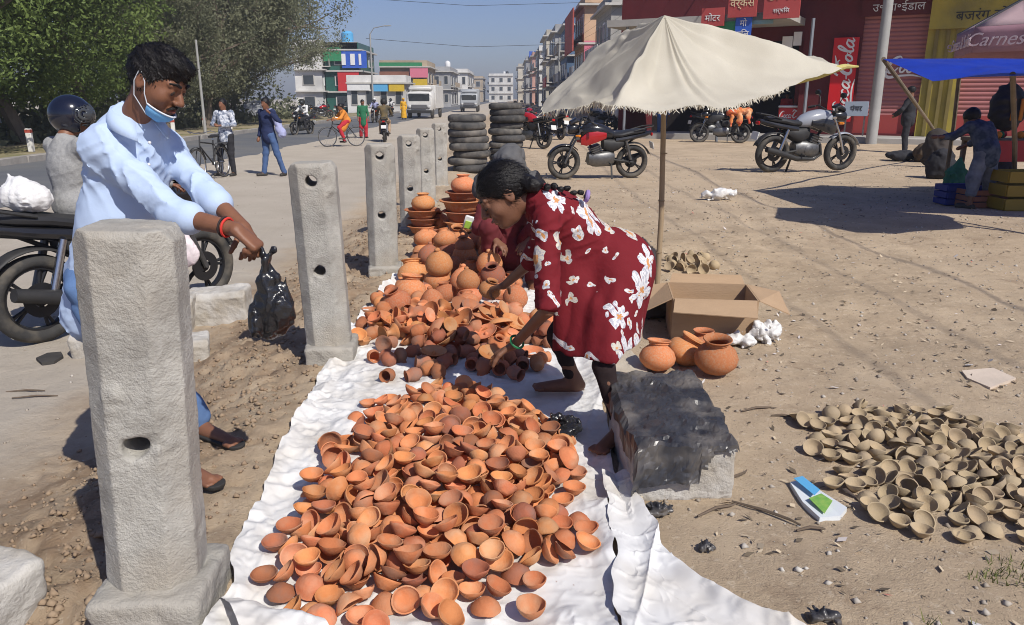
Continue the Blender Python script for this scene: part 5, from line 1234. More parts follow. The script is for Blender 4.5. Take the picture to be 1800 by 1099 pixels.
# ------------------------------------------------------------------ clay ware
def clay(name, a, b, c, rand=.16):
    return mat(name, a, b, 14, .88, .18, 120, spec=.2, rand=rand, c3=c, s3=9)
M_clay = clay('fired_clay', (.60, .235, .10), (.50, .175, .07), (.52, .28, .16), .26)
M_clay_dull_shade = clay('fired_clay_dull_shade', (.40, .150, .078), (.33, .115, .06), (.27, .15, .11), .2)  # duller ware; also the darkened clay for pots and cups in shade
M_raw = clay('raw_clay', (.43, .335, .215), (.37, .285, .18), (.34, .27, .185), .10)
PROF = dict(
    diya=[(.0, 0), (.019, 0), (.021, .002), (.030, .009), (.038, .018), (.0445, .029), (.048, .0355), (.0475, .0372), (.0450, .0374), (.0435, .036), (.036, .022), (.026, .012), (.014, .007), (.0, .006)],
    cup=[(0, 0), (.022, 0), (.025, .003), (.036, .022), (.040, .042), (.037, .058), (.031, .070), (.031, .074), (.036, .086), (.034, .087), (.028, .075), (.027, .068), (.034, .05), (.033, .03), (.02, .008), (0, .006)],
    dish=[(0, 0), (.03, 0), (.045, .006), (.062, .015), (.078, .032), (.076, .034), (.058, .020), (.04, .011), (.014, .008), (.010, .02), (.005, .026), (0, .027)],
    stand=[(0, 0), (.046, 0), (.046, .004), (.034, .012), (.017, .033), (.013, .045), (.018, .056), (.034, .066), (.050, .079), (.047, .080), (.03, .07), (0, .064)],
    jug=[(0, 0), (.026, 0), (.046, .018), (.057, .042), (.055, .06), (.042, .08), (.024, .093), (.022, .099), (.029, .109), (.027, .11), (.018, .099), (.018, .09), (.036, .07), (0, .05)],
)
WARE = {}
for k, pr in PROF.items():
    for nm, m_ in (('red', M_clay), ('dull', M_clay_dull_shade), ('raw', M_raw)):
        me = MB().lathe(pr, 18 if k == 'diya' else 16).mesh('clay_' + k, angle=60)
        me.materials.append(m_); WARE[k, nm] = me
def put(name, me, loc, q, s, **kw):
    o = mesh_obj(name, me, None, **kw); o.location = loc; o.rotation_mode = 'QUATERNION'; o.rotation_quaternion = q
    o.scale = s if isinstance(s, tuple) else (s, s, s)
    return o
# hand-thrown differences: wobbling rims, thicker or thinner lips, flatter or deeper bowls
LAMPS = {'red': [], 'dull': [], 'raw': []}
for j in range(7):
    r1 = random.Random(j); fl = r1.uniform(.86, 1.12); a1, a2, p1, p2 = r1.uniform(.0, .05), r1.uniform(.0, .03), r1.uniform(0, 6), r1.uniform(0, 6)
    me = MB().lathe([(r * (1 + .04 * r1.uniform(-1, 1) * (z > .005)), z * fl) for r, z in PROF['diya']], 20).mesh('clay_lamp', angle=60)
    for v_ in me.vertices:
        a = math.atan2(v_.co.y, v_.co.x); h_ = v_.co.z / .037; k = 1 + h_ * (a1 * math.sin(2 * a + p1) + a2 * math.sin(3 * a + p2)); v_.co.x *= k; v_.co.y *= k
        if h_ > .6: v_.co.z += .0022 * math.sin(a * 2 + p2) + .0012 * math.sin(a * 5 + p1) - (.003 if j % 3 == 0 and math.cos(a - p1) > .93 else 0)
    for nm, m_ in (('red', M_clay), ('dull', M_clay_dull_shade), ('raw', M_raw)):
        m2 = me.copy(); m2.materials.append(m_); LAMPS[nm].append(m2)
rr = random.Random(4)
bmh = []; n_ind = 0
LIFT = V((0, 0, .019))
for i, (k, loc, q, s) in enumerate(unpack(HEAP_LAMPS)):
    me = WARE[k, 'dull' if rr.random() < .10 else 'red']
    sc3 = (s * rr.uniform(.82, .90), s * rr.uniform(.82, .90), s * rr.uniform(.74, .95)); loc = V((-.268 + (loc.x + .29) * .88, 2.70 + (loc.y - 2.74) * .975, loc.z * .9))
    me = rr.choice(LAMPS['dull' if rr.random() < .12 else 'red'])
    if n_ind < 300:
        put('clay_lamp', me, loc + LIFT, q, sc3, label='small red clay saucer lamp in the big heap on the white sheet', cat='clay lamp', group='heap of red clay lamps'); n_ind += 1
    else:
        bmh.append((Matrix.LocRotScale(loc + LIFT, q, Vector(sc3)), WARE['diya', 'red']))
def join_ware(name, lst, m_, **kw):
    V_, F_ = [], []; n = 0
    for M, me in lst:
        co = np.empty(len(me.vertices) * 3, np.float32); me.vertices.foreach_get('co', co); co = co.reshape(-1, 3)
        Mn = np.array(M); V_.append(co @ Mn[:3, :3].T + Mn[:3, 3])
        fi = np.empty(len(me.loops), np.int32); me.loops.foreach_get('vertex_index', fi); F_.append(fi.reshape(-1, 4) + n); n += len(co)
    return mesh_obj(name, np_mesh(name, np.concatenate(V_), np.concatenate(F_)), m_, **kw)
join_ware('clay_lamp_heap', bmh, M_clay, label='remaining red clay lamps buried in the heap on the white sheet', cat='clay lamps', kind='stuff')
for (k, loc, q, s) in unpack(RAW_LAMPS):
    z = zt1(loc.x, loc.y)
    loc = V((1.75 + (loc.x - 1.75) * .9, 2.80 + (loc.y - 2.80) * .9, loc.z * .9)); s *= .88
    put('raw_clay_lamp', rr.choice(LAMPS['raw']), loc + V((0, 0, z + .004)), q, (s, s, s * rr.uniform(.8, 1.08)), label='small unfired grey clay lamp drying on the bare ground', cat='clay lamp', group='unfired clay lamps drying at the right')
WN = dict(cup=('clay_cup', 'small round clay cup among the mixed ware at the woman\'s hands', 'clay cup'), dish=('clay_dish', 'shallow clay dish with a centre knob in the mixed ware pile', 'clay dish'),
          stand=('clay_lamp_stand', 'waisted clay lamp stand in the mixed ware pile', 'lamp stand'), jug=('small_clay_jug', 'small narrow necked clay jug in the mixed ware pile', 'clay jug'), diya=('clay_saucer', 'red clay saucer lamp among the lids and stands', 'clay lamp'))
mixed = []
def all_mixed():
    yield from unpack(MIXED_WARE)
    yield from list(mixed)
for (k, loc, q, s) in all_mixed():
    nm, lb, ct = WN[k]
    if loc.y > 4.95 and loc.x > -.6: continue
    if loc.y > 4.12 and loc.z < .1 and loc.y < 4.75 and len(mixed) < 60: mixed.append((k, loc + V((rr.uniform(-.05, .05), rr.uniform(-.03, .07), .05)), q @ Euler((.5, .3, 1)).to_quaternion(), s))
    dull = (k == 'cup' and rr.random() < .75) or rr.random() < .12  # most cups take the darker clay, their shade put into the colour
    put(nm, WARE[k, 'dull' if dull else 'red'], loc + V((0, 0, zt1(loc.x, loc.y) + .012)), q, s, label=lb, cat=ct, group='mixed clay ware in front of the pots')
# larger pots: profile by kind, standing in rows on the ground
POT = dict(
    round=[(0, 0), (.25, .0), (.62, .16), (.92, .45), (1.0, .78), (.9, 1.12), (.62, 1.38), (.42, 1.47), (.40, 1.54), (.52, 1.68), (.50, 1.71), (.36, 1.62), (.33, 1.5), (.36, 1.44), (.8, 1.1), (.7, .5), (0, .15)],
    water=[(0, 0), (.25, .0), (.66, .16), (.95, .46), (1.0, .74), (.86, 1.08), (.62, 1.28), (.52, 1.34), (.50, 1.42), (.56, 1.46), (.54, 1.52), (.66, 1.62), (.64, 1.66), (.46, 1.56), (.44, 1.40), (.46, 1.34), (.8, 1.05), (.7, .5), (0, .15)],
    bank=[(0, 0), (.3, .0), (.66, .2), (.9, .55), (.93, .9), (.78, 1.3), (.5, 1.6), (.24, 1.76), (.16, 1.82), (.2, 1.9), (.14, 2.0), (0, 2.04)],
    pan=[(0, 0), (.5, .0), (.68, .06), (.76, .25), (.82, .42), (1.0, .5), (1.02, .54), (.96, .57), (.76, .5), (.70, .3), (.6, .12), (0, .09)],
    vase=[(0, 0), (.36, .0), (.5, .1), (.62, .5), (.66, .8), (.52, 1.25), (.3, 1.6), (.26, 1.75), (.4, 1.98), (.37, 2.0), (.2, 1.78), (.22, 1.6), (.4, 1.2), (0, .6)],
)
POTM = {}
for k, pr in POT.items():
    for nm, m_ in (('red', M_clay), ('dull', M_clay_dull_shade)):
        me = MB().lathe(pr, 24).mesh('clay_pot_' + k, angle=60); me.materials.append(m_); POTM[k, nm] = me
def pot(kind, px, py, wpx, label, tilt=(0, 0), dull=False, z=None, name=None, group='row of larger clay pots', lift=0.0, cat='clay pot'):
    """px,py: where the base meets the ground; wpx: width in photo pixels"""
    p_ = GT(px, py); dep = p_.y * _ct + (CAM_H - p_.z) * _st
    R = wpx / 2 / FPX * dep
    o = mesh_obj(name or {'round': 'round_clay_pot', 'water': 'clay_water_pot', 'bank': 'clay_money_bank', 'pan': 'clay_pan', 'vase': 'clay_vase'}[kind], POTM[kind, 'dull' if dull else 'red'], label=label, cat=cat, group=group)
    o.location = (p_.x, p_.y, p_.z + .012 + lift); o.rotation_euler = (tilt[0], tilt[1], rr.uniform(0, 6)); o.scale = (R, R, R * rr.uniform(.95, 1.05))
    return o, R
pot('bank', 815, 520, 52, 'rounded clay money bank with a knob, front of the pots by the woman\'s far hand')
pot('bank', 775, 500, 44, 'egg shaped clay money bank left of the two rounded ones', tilt=(.1, .12))
pot('bank', 817, 474, 48, 'rounded clay money bank directly behind the front one')
pot('round', 775, 452, 46, 'round clay pot with a sooty patch in the middle of the row', tilt=(.3, .5))
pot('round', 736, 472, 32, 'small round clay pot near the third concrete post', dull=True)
pot('round', 727, 520, 30, 'small clay pot at the left edge of the pots', tilt=(.2, -.2))
pot('round', 752, 526, 34, 'small clay pot leaning on its neighbour in the front row', tilt=(.5, .3))
pot('round', 708, 512, 26, 'smallest clay pot at the left end of the front row')
pot('round', 772, 404, 38, 'smooth clay pot leaning beside the pan stack', tilt=(.15, .25))
pot('round', 800, 410, 36, 'clay pot lying under the hanging packet', tilt=(.5, .2))
pot('vase', 735, 425, 28, 'small clay pot with an open mouth turned to the viewer beside the pans', tilt=(1.2, .1))
pot('round', 855, 512, 50, 'conical clay pot half hidden by the woman\'s far hand', tilt=(.2, .3))
pot('vase', 910, 585, 46, 'tall clay vase under the woman\'s near arm', tilt=(.06, -.05))
pot('round', 880, 470, 44, 'dark clay pot in the shade behind the woman\'s arm', dull=True)  # this and the next three: shade put in as darker clay
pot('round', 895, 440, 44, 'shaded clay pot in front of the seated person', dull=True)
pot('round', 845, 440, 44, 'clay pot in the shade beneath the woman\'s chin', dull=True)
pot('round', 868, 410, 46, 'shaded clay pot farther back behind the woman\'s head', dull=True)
pot('round', 748, 488, 34, 'clay pot wedged behind the egg shaped money bank', tilt=(.3, .1))
pot('round', 792, 440, 34, 'clay pot between the sooty pot and the rounded bank')
# more pots filling the rows behind
done = [(o.location.x, o.location.y, o.scale.x) for o in bpy.data.objects if o.get('group') == 'row of larger clay pots']
n_fill = 0
for i in range(900):
    x, y = rr.uniform(-.86, .02), rr.uniform(5.0, 7.6); R = rr.uniform(.08, .125)
    if y < 5.0 and x > -.3: continue
    if any((x - a) ** 2 + (y - b) ** 2 < (R + c) ** 2 * .9 for a, b, c in done) or n_fill >= 46: continue
    done.append((x, y, R)); n_fill += 1
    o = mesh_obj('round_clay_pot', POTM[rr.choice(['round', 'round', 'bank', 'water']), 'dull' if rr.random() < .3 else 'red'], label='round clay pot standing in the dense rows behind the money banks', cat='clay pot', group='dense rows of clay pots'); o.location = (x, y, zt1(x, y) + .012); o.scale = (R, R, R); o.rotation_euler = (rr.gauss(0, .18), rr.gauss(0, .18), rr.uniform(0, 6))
# a few pots set on top of the rows
base = [d for d in done if 5.2 < d[1] < 7.0 and d[0] < -.1 and d[2] > .07]; rr.shuffle(base)
for (x, y, R) in base[:11]:
    o = mesh_obj('round_clay_pot', POTM[rr.choice(['round', 'bank', 'round']), 'dull' if rr.random() < .2 else 'red'], label='round clay pot heaped on top of the dense pot rows', cat='clay pot', group='pots heaped on the rows'); R2 = rr.uniform(.085, .115)
    o.location = (x + rr.uniform(-.03, .03), y + rr.uniform(-.02, .02), zt1(x, y) + R * 1.25); o.scale = (R2, R2, R2); o.rotation_euler = (rr.gauss(.1, .3), rr.gauss(0, .3), rr.uniform(0, 6))
# pan stacks with pots on top
def stack(px, py, widths, top, labels, topw):
    p_ = GT(px, py); dep = p_.y * _ct + CAM_H * _st; z = p_.z + .012
    for i, w in enumerate(widths):
        R = w / 2 / FPX * dep
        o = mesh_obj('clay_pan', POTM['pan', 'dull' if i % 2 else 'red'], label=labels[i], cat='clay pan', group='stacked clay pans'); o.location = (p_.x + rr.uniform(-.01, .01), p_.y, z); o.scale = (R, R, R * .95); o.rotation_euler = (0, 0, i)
        z += R * .95 * .5
    R = topw / 2 / FPX * dep
    o = mesh_obj('round_clay_pot', POTM[top, 'red'], label=labels[-1], cat='clay pot', group='row of larger clay pots'); o.location = (p_.x + .01, p_.y, z - .5 * .95 * R * .3); o.scale = (R, R, R * .9); o.rotation_euler = (0, 0, 1)
stack(744, 412, (54, 56, 62), 'round', ['lowest clay pan of the left stack', 'middle clay pan of the left stack', 'top clay pan of the left stack, with the round pot on it', 'round clay pot on top of the left pan stack'], 42)
stack(814, 408, (70, 74, 78, 62), 'round', ['lowest clay pan of the right stack behind the woman\'s face', 'second clay pan from the bottom of the right stack', 'wide third clay pan of the right stack', 'topmost smaller clay pan of the right stack', 'sooty round pot on top of the right pan stack'], 44)
# water pots on the bare ground to the right
G4 = 'water pots beside the cardboard box'
pot('water', 1153, 655, 64, 'red water pot left of the group, mouth up, beside the woman\'s dress', tilt=(.12, .1), group=G4)
pot('water', 1190, 640, 64, 'red water pot leaning over behind the two front pots', tilt=(.1, .5), group=G4)
pot('water', 1234, 626, 56, 'small red water pot at the back, next to the cardboard box', group=G4)
pot('water', 1256, 658, 76, 'largest red water pot, at the right end of the group', tilt=(.06, -.12), group=G4)

# unsold grey ware far behind the pole
for i in range(26):
    p_ = GT(rr.uniform(1165, 1255), rr.uniform(455, 482))
    q = Euler((rr.uniform(.6, 2.4), rr.uniform(-.5, .5), rr.uniform(0, 6))).to_quaternion()
    put('raw_clay_lamp', WARE['diya', 'raw'], p_ + V((0, 0, .03)), q, 1.0, label='unfired clay lamp lying in the small patch behind the pole', cat='clay lamp', group='unfired clay lamps behind the pole')

# ------------------------------------------------------------------ block under black plastic
M_blackp = mat('black_plastic', (.022, .022, .026), (.045, .045, .05), 9, .33, .15, 16, spec=.5, c3=(.14, .125, .11), s3=5, crease=(.5, 12, .015))
M_poly = mat('black_polythene', (.012, .012, .014), (.02, .02, .022), 6, .22, .3, 22, spec=.6, crease=(.7, 14, .012))
bk = empty('plastic_covered_block', (.615, 2.80, zt1(.6, 2.8)), .05, 'pale concrete block covered with a torn black plastic sheet behind the woman', 'concrete block')
s = SDF((-.24, -.34, -.05), (.24, .34, .26), .008); s.box((0, 0, .095), (.185, .275, .105), rd=.015); s.noise(.005, 18, 3)
s.build('block', M_block, bk)
n1, n2 = 40, 56
U, W = np.meshgrid(np.linspace(-1, 1, n1), np.linspace(-1, 1, n2), indexing='ij')
ex = .215; ey0, ey1 = -.40, .33
X = U * ex * (1.0 + .04 * fbm(U * 3, W * 3, 1, 2)); Y = ey0 + (W + 1) / 2 * (ey1 - ey0)
over_y = np.clip((-.275 - Y) / .12, 0, 1); over_x = np.clip((np.abs(X) - .185) / .03, 0, 1)
lowf = .02 + .10 * np.clip((.12 - X) / .25, 0, 1)
Z = .219 + .055 * np.clip((Y + .275) / .6, 0, 1) - over_y * (.085 + .06 * (X < .05)) - over_x * (.09 + .05 * fbm(Y * 6, X, 2, 2))
Yc = np.where(Y < -.275, -.285 - .03 * (over_y) - .012 * fbm(X * 12, Y * 5, 3, 2), Y)
Xc = np.where(np.abs(X) > .185, np.sign(X) * (.198 + .014 * fbm(Y * 9, X * 2, 4, 2)), X)
Z = Z + .012 * (1 - 2 * np.abs(fbm(X * 6 + Y * 2, Y * 6, 5, 3))) * (1 - over_y * .5) + .006 * (1 - 2 * np.abs(fbm(X * 16, Y * 16, 6, 2)))
jt = np.random.RandomState(4); P_ = np.stack([Xc, Yc, Z], -1) + jt.normal(0, 1, Xc.shape + (3,)) * np.array([.0014, .0014, .0010])
me = grid_mesh('plastic_cover', P_, smooth=False)
bm = bmesh.new(); bm.from_mesh(me)
kill = [f for f in bm.faces if f.calc_center_median().y < -.2 and f.calc_center_median().x > .04 + .5 * max(0, (f.calc_center_median().z - .08)) and f.calc_center_median().z < .2]
bmesh.ops.delete(bm, geom=kill, context='FACES'); bm.to_mesh(me); bm.free()
mesh_obj('plastic_cover', me, M_blackp, bk)

# ------------------------------------------------------------------ cardboard box
M_card = mat('cardboard', (.42, .29, .18), (.36, .245, .15), 3, .9, .15, 30, stretch=(1, 1, 6))
bxo = empty('cardboard_box', (1.245, 4.66, zt1(1.2, 4.6)), -.12, 'open brown cardboard box with spread flaps behind the water pots', 'box')
w, d, h = .50, .42, .27; tk = .008
MB().box((0, -d / 2, h / 2), (w, tk, h)).build('side_panel', M_card, bxo); MB().box((0, d / 2, h / 2), (w, tk, h)).build('side_panel', M_card, bxo)
MB().box((-w / 2, 0, h / 2), (tk, d - tk * 1.1, h)).build('side_panel', M_card, bxo); MB().box((w / 2, 0, h / 2), (tk, d - tk * 1.1, h)).build('side_panel', M_card, bxo)
MB().box((0, 0, .005), (w - .02, d - .02, tk)).build('bottom_panel', M_card, bxo)
def flap(a, b, c, dd):
    mb = MB(); vv = [V(a), V(b), V(c), V(dd)]; n = (vv[1] - vv[0]).cross(vv[3] - vv[0]).normalized() * .006
    mb.add([*vv, *[p_ + n for p_ in vv]], [(0, 3, 2, 1), (4, 5, 6, 7), (0, 1, 5, 4), (1, 2, 6, 5), (2, 3, 7, 6), (3, 0, 4, 7)]); mb.build('flap', M_card, bxo, smooth=False)
flap((-w / 2 + .01, -d / 2 - .005, h), (w / 2 - .01, -d / 2 - .005, h), (w / 2 - .03, -d / 2 - .17, h - .06), (-w / 2 - .01, -d / 2 - .17, h - .04))
flap((w / 2 + .006, -d / 2, h), (w / 2 + .006, d / 2, h), (w / 2 + .2, d / 2 - .04, h - .03), (w / 2 + .2, -d / 2 + .05, h - .09))
flap((-w / 2 - .006, d / 2, h), (-w / 2 - .006, -d / 2, h), (-w / 2 - .24, -d / 2 + .02, h - .13), (-w / 2 - .22, d / 2 - .02, h - .04))
flap((w / 2 - .01, d / 2 + .006, h), (-w / 2 + .01, d / 2 + .006, h), (-w / 2 + .03, d / 2 + .05, h + .05), (w / 2 - .03, d / 2 + .05, h + .05))
MB().box((w / 2 + .003, 0, h / 2 + .02), (.004, .05, h - .05)).build('tape_strip', mat('tape', (.55, .45, .32), rough=.4), bxo)

# ------------------------------------------------------------------ bags, packets and litter
def crumple(name, c, r, m_, label, cat, seed, flat=.55, amp=.3, freq=2.2, vx=None, squash=None):
    R = max(r) if isinstance(r, (tuple, list)) else r; r3 = r if isinstance(r, (tuple, list)) else (r, r, r * flat)
    s = SDF((-R * 1.5,) * 3, (R * 1.5,) * 3, vx or R / 16)
    s.ell((0, 0, 0), r3, m=R)
    s.noise(amp * R, freq / R * .6, 3, ridged=True, seed=seed, band=R)
    o = s.build(name, m_, label=label, cat=cat); o.location = c
    return o
M_clear = mat('clear_bag', (.72, .71, .69), (.60, .59, .57), 9, .3, .5, 30, spec=.5)
p = GT(988, 775); crumple('black_bag', p + V((0, .02, .055)), (.085, .085, .055), M_poly, 'crumpled black polythene bag at the right edge of the lamp heap', 'plastic bag', 3)
p = GT(1342, 606); crumple('clear_bag', p + V((.03, .05, .06)), (.085, .07, .075), M_clear, 'crumpled clear plastic bag at the right foot of the cardboard box', 'plastic bag', 5)
p = GT(1300, 606); crumple('clear_bag', p + V((.0, -.03, .035)), (.11, .04, .045), M_clear, 'torn clear wrapping in front of the cardboard box', 'plastic bag', 8)
p = GT(1262, 352); crumple('clear_bag', p + V((0, 0, .08)), (.26, .12, .10), M_clear, 'pale plastic bag lying on the open ground beyond the pole', 'plastic bag', 9)
p = GT(1165, 912); crumple('black_scrap', p + V((0, .03, .02)), (.055, .04, .022), M_blackp, 'dark crumpled scrap against the front of the covered block', 'scrap', 11)
p = GT(1242, 968); crumple('black_scrap', p + V((0, .0, .014)), (.028, .022, .018), M_blackp, 'small black scrap on the sand right of the loose sheet', 'scrap', 13)
p = GT(1445, 1090); crumple('black_scrap', p + V((0, .0, .014)), (.05, .03, .018), M_blackp, 'black scrap at the tip of the loose white sheet', 'scrap', 15)
p = GT(1160, 560); crumple('dark_cloth', p + V((0, .1, .07)), (.16, .14, .09), mat('dark_cloth', (.05, .045, .045), (.08, .07, .06), 6, .9), 'dark cloth bundle between the pole and the cardboard box', 'cloth', 17)
p = GT(862, 560); crumple('dark_plastic', p + V((0, .05, .05)), (.085, .10, .05), mat('dark_blue_plastic', (.02, .024, .04), (.05, .055, .08), 8, .35), 'dark blue plastic scrap among the ware under the woman\'s far hand', 'plastic', 19)
# sole of a lost sandal and dark strips on the shoulder
def flat_piece(name, pts, h, m_, label, cat):
    """pts: photo outline -> polygon lying on the ground"""
    P3 = [GT(*q) for q in pts]; c = sum(P3, V()) / len(P3); z = max(p_.z for p_ in P3) - c.z
    mb = MB(); n = len(P3)
    vv = [p_ - c for p_ in P3]; top = [v_ + V((0, 0, h + .006)) for v_ in vv]; bot = [v_ - V((0, 0, .005)) for v_ in vv]
    mb.add(bot + top, [tuple(range(n - 1, -1, -1)), tuple(range(n, 2 * n))] + [(i, (i + 1) % n, n + (i + 1) % n, n + i) for i in range(n)])
    return mb.build(name, m_, smooth=False, loc=c, label=label, cat=cat)
flat_piece('sandal_sole', [(64, 634), (84, 625), (108, 623), (112, 630), (96, 640), (74, 643)], .014, mat('rubber_dark', (.035, .034, .034), (.06, .055, .05), 8, .85), 'dark rubber sandal sole lying left of the nearest post', 'sandal')
flat_piece('paper_scrap', [(1690, 655), (1745, 650), (1785, 668), (1740, 685), (1700, 668)], .006, mat('paper_pale', (.60, .50, .41), (.52, .44, .36), 5, .9, .2, 30), 'pale sheet of paper lying flat at the far right', 'paper')
pk = flat_piece('foil_packet', [(1388, 855), (1410, 850), (1488, 900), (1476, 915), (1440, 918), (1410, 890)], .012, mat('packet_white', (.66, .70, .72), rough=.35), 'blue and green printed foil packet beside the unfired lamps', 'packet')
def packet_patch(pts, m_):
    P3 = [GT(*q) for q in pts]; mb = MB(); z = max(v_.co.z for v_ in pk.data.vertices) + .0025
    vv = [V((p_.x - pk.location.x, p_.y - pk.location.y, z)) for p_ in P3]
    mb.add(vv + [v_ + V((0, 0, .001)) for v_ in vv], [(0, 1, 2, 3), (4, 5, 6, 7)]); mb.build('print', m_, pk, smooth=False)
packet_patch([(1393, 857), (1409, 853), (1440, 874), (1430, 884)], P_sky)
packet_patch([(1420, 889), (1442, 880), (1462, 894), (1448, 912)], mat('packet_green', (.12, .34, .06), (.3, .45, .1), 40, .4))
hp = empty('printed_packet', A(828, 392, 7.4), 0, 'shiny green and white packet standing on the pots in front of the woman\'s face', 'packet')
MB().box((0, 0, 0), (.14, .03, .13), rot=(.2, .3, .1), bev=.01).build('pouch', P_white, hp)
MB().box((-.03, -.02, -.015), (.06, .012, .07), rot=(.2, .3, .1)).build('print', mat('packet_lime', (.35, .55, .08), rough=.4), hp)
MB().box((.10, .0, -.02), (.05, .03, .06), rot=(.1, -.3, .2)).build('print', P_blue, hp)
for i in range(9):
    p_ = GT(*[(1330, 722), (1375, 735), (1290, 845), (1345, 905), (1425, 935), (1260, 900), (45, 690), (62, 700), (215, 690)][i])
    a = [.3, -.2, .8, -.7, .1, .5, .1, .15, .5][i]; L_ = [.16, .1, .2, .25, .1, .18, .22, .25, .2][i]
    d_ = V((math.cos(a), math.sin(a), 0)) * L_ / 2; e = V((0, 0, .008))
    o = MB().tube([-d_, V((.0, .01, .004)), d_ * .6 + V((.01, 0, .003)), d_], [.004, .006, .005, .003], 5).build('dry_stick', mat('stick', (.15, .11, .08), (.09, .07, .05), 20, .9), label=['dry stick right of the covered block', 'short dry stick near the unfired lamps', 'bent dry stick in front of the covered block', 'long thin twig left of the foil packet',
        'twig under the foil packet', 'twig beside the dark scrap', 'dark strip lying at the left edge of the photo', 'second dark strip at the left edge of the photo', 'twig behind the nearest post'][i], cat='stick', group='sticks on the ground')
    o.location = p_ + e

# gravel, clods and small rubbish: nobody could count them
def scatter(name, n, area, size, m_, label, cat, seed, weight=None, sharp=.16):
    nr = np.random.RandomState(seed)
    pts = []
    while len(pts) < n:
        x = area[0] + nr.rand(n) * (area[1] - area[0]); y = area[2] + (nr.rand(n) ** 1.6) * (area[3] - area[2])
        k = np.ones(n, bool) if weight is None else nr.rand(n) < weight(x, y)
        pts += list(np.stack([x, y], 1)[k])
    p_ = np.array(pts[:n]); s_ = size[0] + (size[1] - size[0]) * nr.rand(n) ** 4
    base = np.array([(1, 0, 0), (-1, 0, 0), (0, 1, 0), (0, -1, 0), (0, 0, 1), (0, 0, -1)], float)
    tri = np.array([(0, 2, 4), (2, 1, 4), (1, 3, 4), (3, 0, 4), (2, 0, 5), (1, 2, 5), (3, 1, 5), (0, 3, 5)])
    vv = base[None] * (1 + sharp * nr.normal(0, 1, (n, 6, 1))) * s_[:, None, None]
    vv = vv + nr.normal(0, .13, (n, 6, 3)) * s_[:, None, None]
    vv[..., 2] *= .75
    a = nr.rand(n) * 6.28; ca, sa = np.cos(a)[:, None], np.sin(a)[:, None]
    x = vv[..., 0] * ca - vv[..., 1] * sa; y = vv[..., 0] * sa + vv[..., 1] * ca
    vv = np.stack([x + p_[:, None, 0], y + p_[:, None, 1], vv[..., 2] + (zt(p_[:, 0], p_[:, 1]) + s_ * .25)[:, None]], -1)
    f = (tri[None] + (np.arange(n) * 6)[:, None, None]).reshape(-1, 3)
    return mesh_obj(name, np_mesh(name, vv.reshape(-1, 3), f, True), m_, label=label, cat=cat, kind='stuff')
def off_sheet(x, y):
    on = (x > -1.0) & (x < .46) & (y < 6.3); on2 = (x > .3) & (x < 1.0) & (y < 2.5) & (y < 2.5 - (x - .47) * 1.2)
    return np.where(on | on2, 0, 1.0)
M_clod = mat('clod', (.33, .245, .165), (.25, .175, .115), 3, .95, .3, 60)
M_stone = mat('pebble', (.36, .31, .25), (.24, .20, .16), 2, .9, c3=(.52, .49, .44), s3=1.5)
scatter('soil_clods', 11000, (-2.3, -.98, 1.7, 11), (.002, .019), M_clod, 'loose clods of turned soil along the bank by the posts', 'soil', 1, lambda x, y: np.exp(-((x + 1.5) / .5) ** 2))
scatter('gravel', 19000, (-1.0, 9, 1.7, 20), (.002, .016), M_stone, 'small gravel strewn over the sandy ground', 'gravel', 2, off_sheet)
scatter('gravel', 1500, (-6.5, -2.0, 2.2, 18), (.003, .014), M_stone, 'small gravel on the pale road shoulder', 'gravel', 3)
# dark flakes and bright scraps of rubbish
def flakes(name, n, area, size, m_, label, seed, weight=None):
    nr = np.random.RandomState(seed); x = area[0] + nr.rand(n * 3) * (area[1] - area[0]); y = area[2] + nr.rand(n * 3) ** 1.5 * (area[3] - area[2])
    k = nr.rand(n * 3) < (1 if weight is None else weight(x, y)); x, y = x[k][:n], y[k][:n]; n = len(x)
    a = nr.rand(n) * 6.28; L_ = size[0] + (size[1] - size[0]) * nr.rand(n) ** 2; w_ = L_ * nr.uniform(.12, .6, n)
    d1 = np.stack([np.cos(a) * L_, np.sin(a) * L_, nr.normal(0, .25, n) * L_], 1); d2 = np.stack([-np.sin(a) * w_, np.cos(a) * w_, nr.normal(0, .4, n) * w_], 1)
    c = np.stack([x, y, zt(x, y) + .006 + .1 * L_], 1)
    vv = np.stack([c - d1, c - d2, c + d1, c + d2], 1).reshape(-1, 3)
    return mesh_obj(name, np_mesh(name, vv, np.arange(n * 4).reshape(-1, 4), False), m_, label=label, cat='rubbish', kind='stuff')
flakes('dry_leaves', 4200, (.4, 7, 1.8, 13), (.004, .024), mat('leaf_litter', (.16, .125, .085), (.09, .07, .05), 3, .9), 'dark leaf litter and chips strewn on the sand', 11, off_sheet)
flakes('straw_litter', 3200, (.4, 7, 1.8, 13), (.004, .026), mat('straw', (.55, .46, .33), (.45, .36, .25), 3, .9), 'pale straw and paper bits strewn on the sand', 12, off_sheet)
flakes('plastic_litter', 150, (.5, 6, 1.8, 12), (.012, .04), mat('litter_white', (.66, .65, .63), (.5, .42, .38), 1, .5), 'whitish plastic scraps strewn on the sand', 13, off_sheet)
flakes('red_litter', 90, (.5, 6, 1.8, 12), (.008, .026), mat('litter_red', (.50, .12, .08), (.50, .30, .24), 1, .6), 'reddish shards and wrappers strewn on the sand', 14, off_sheet)
flakes('straw_litter', 260, (-.7, .4, 2.0, 3.9), (.004, .016), mat('clay_chips', (.40, .2, .11), (.3, .2, .14), 3, .9), 'clay chips and straw lying on the white sheet', 15)
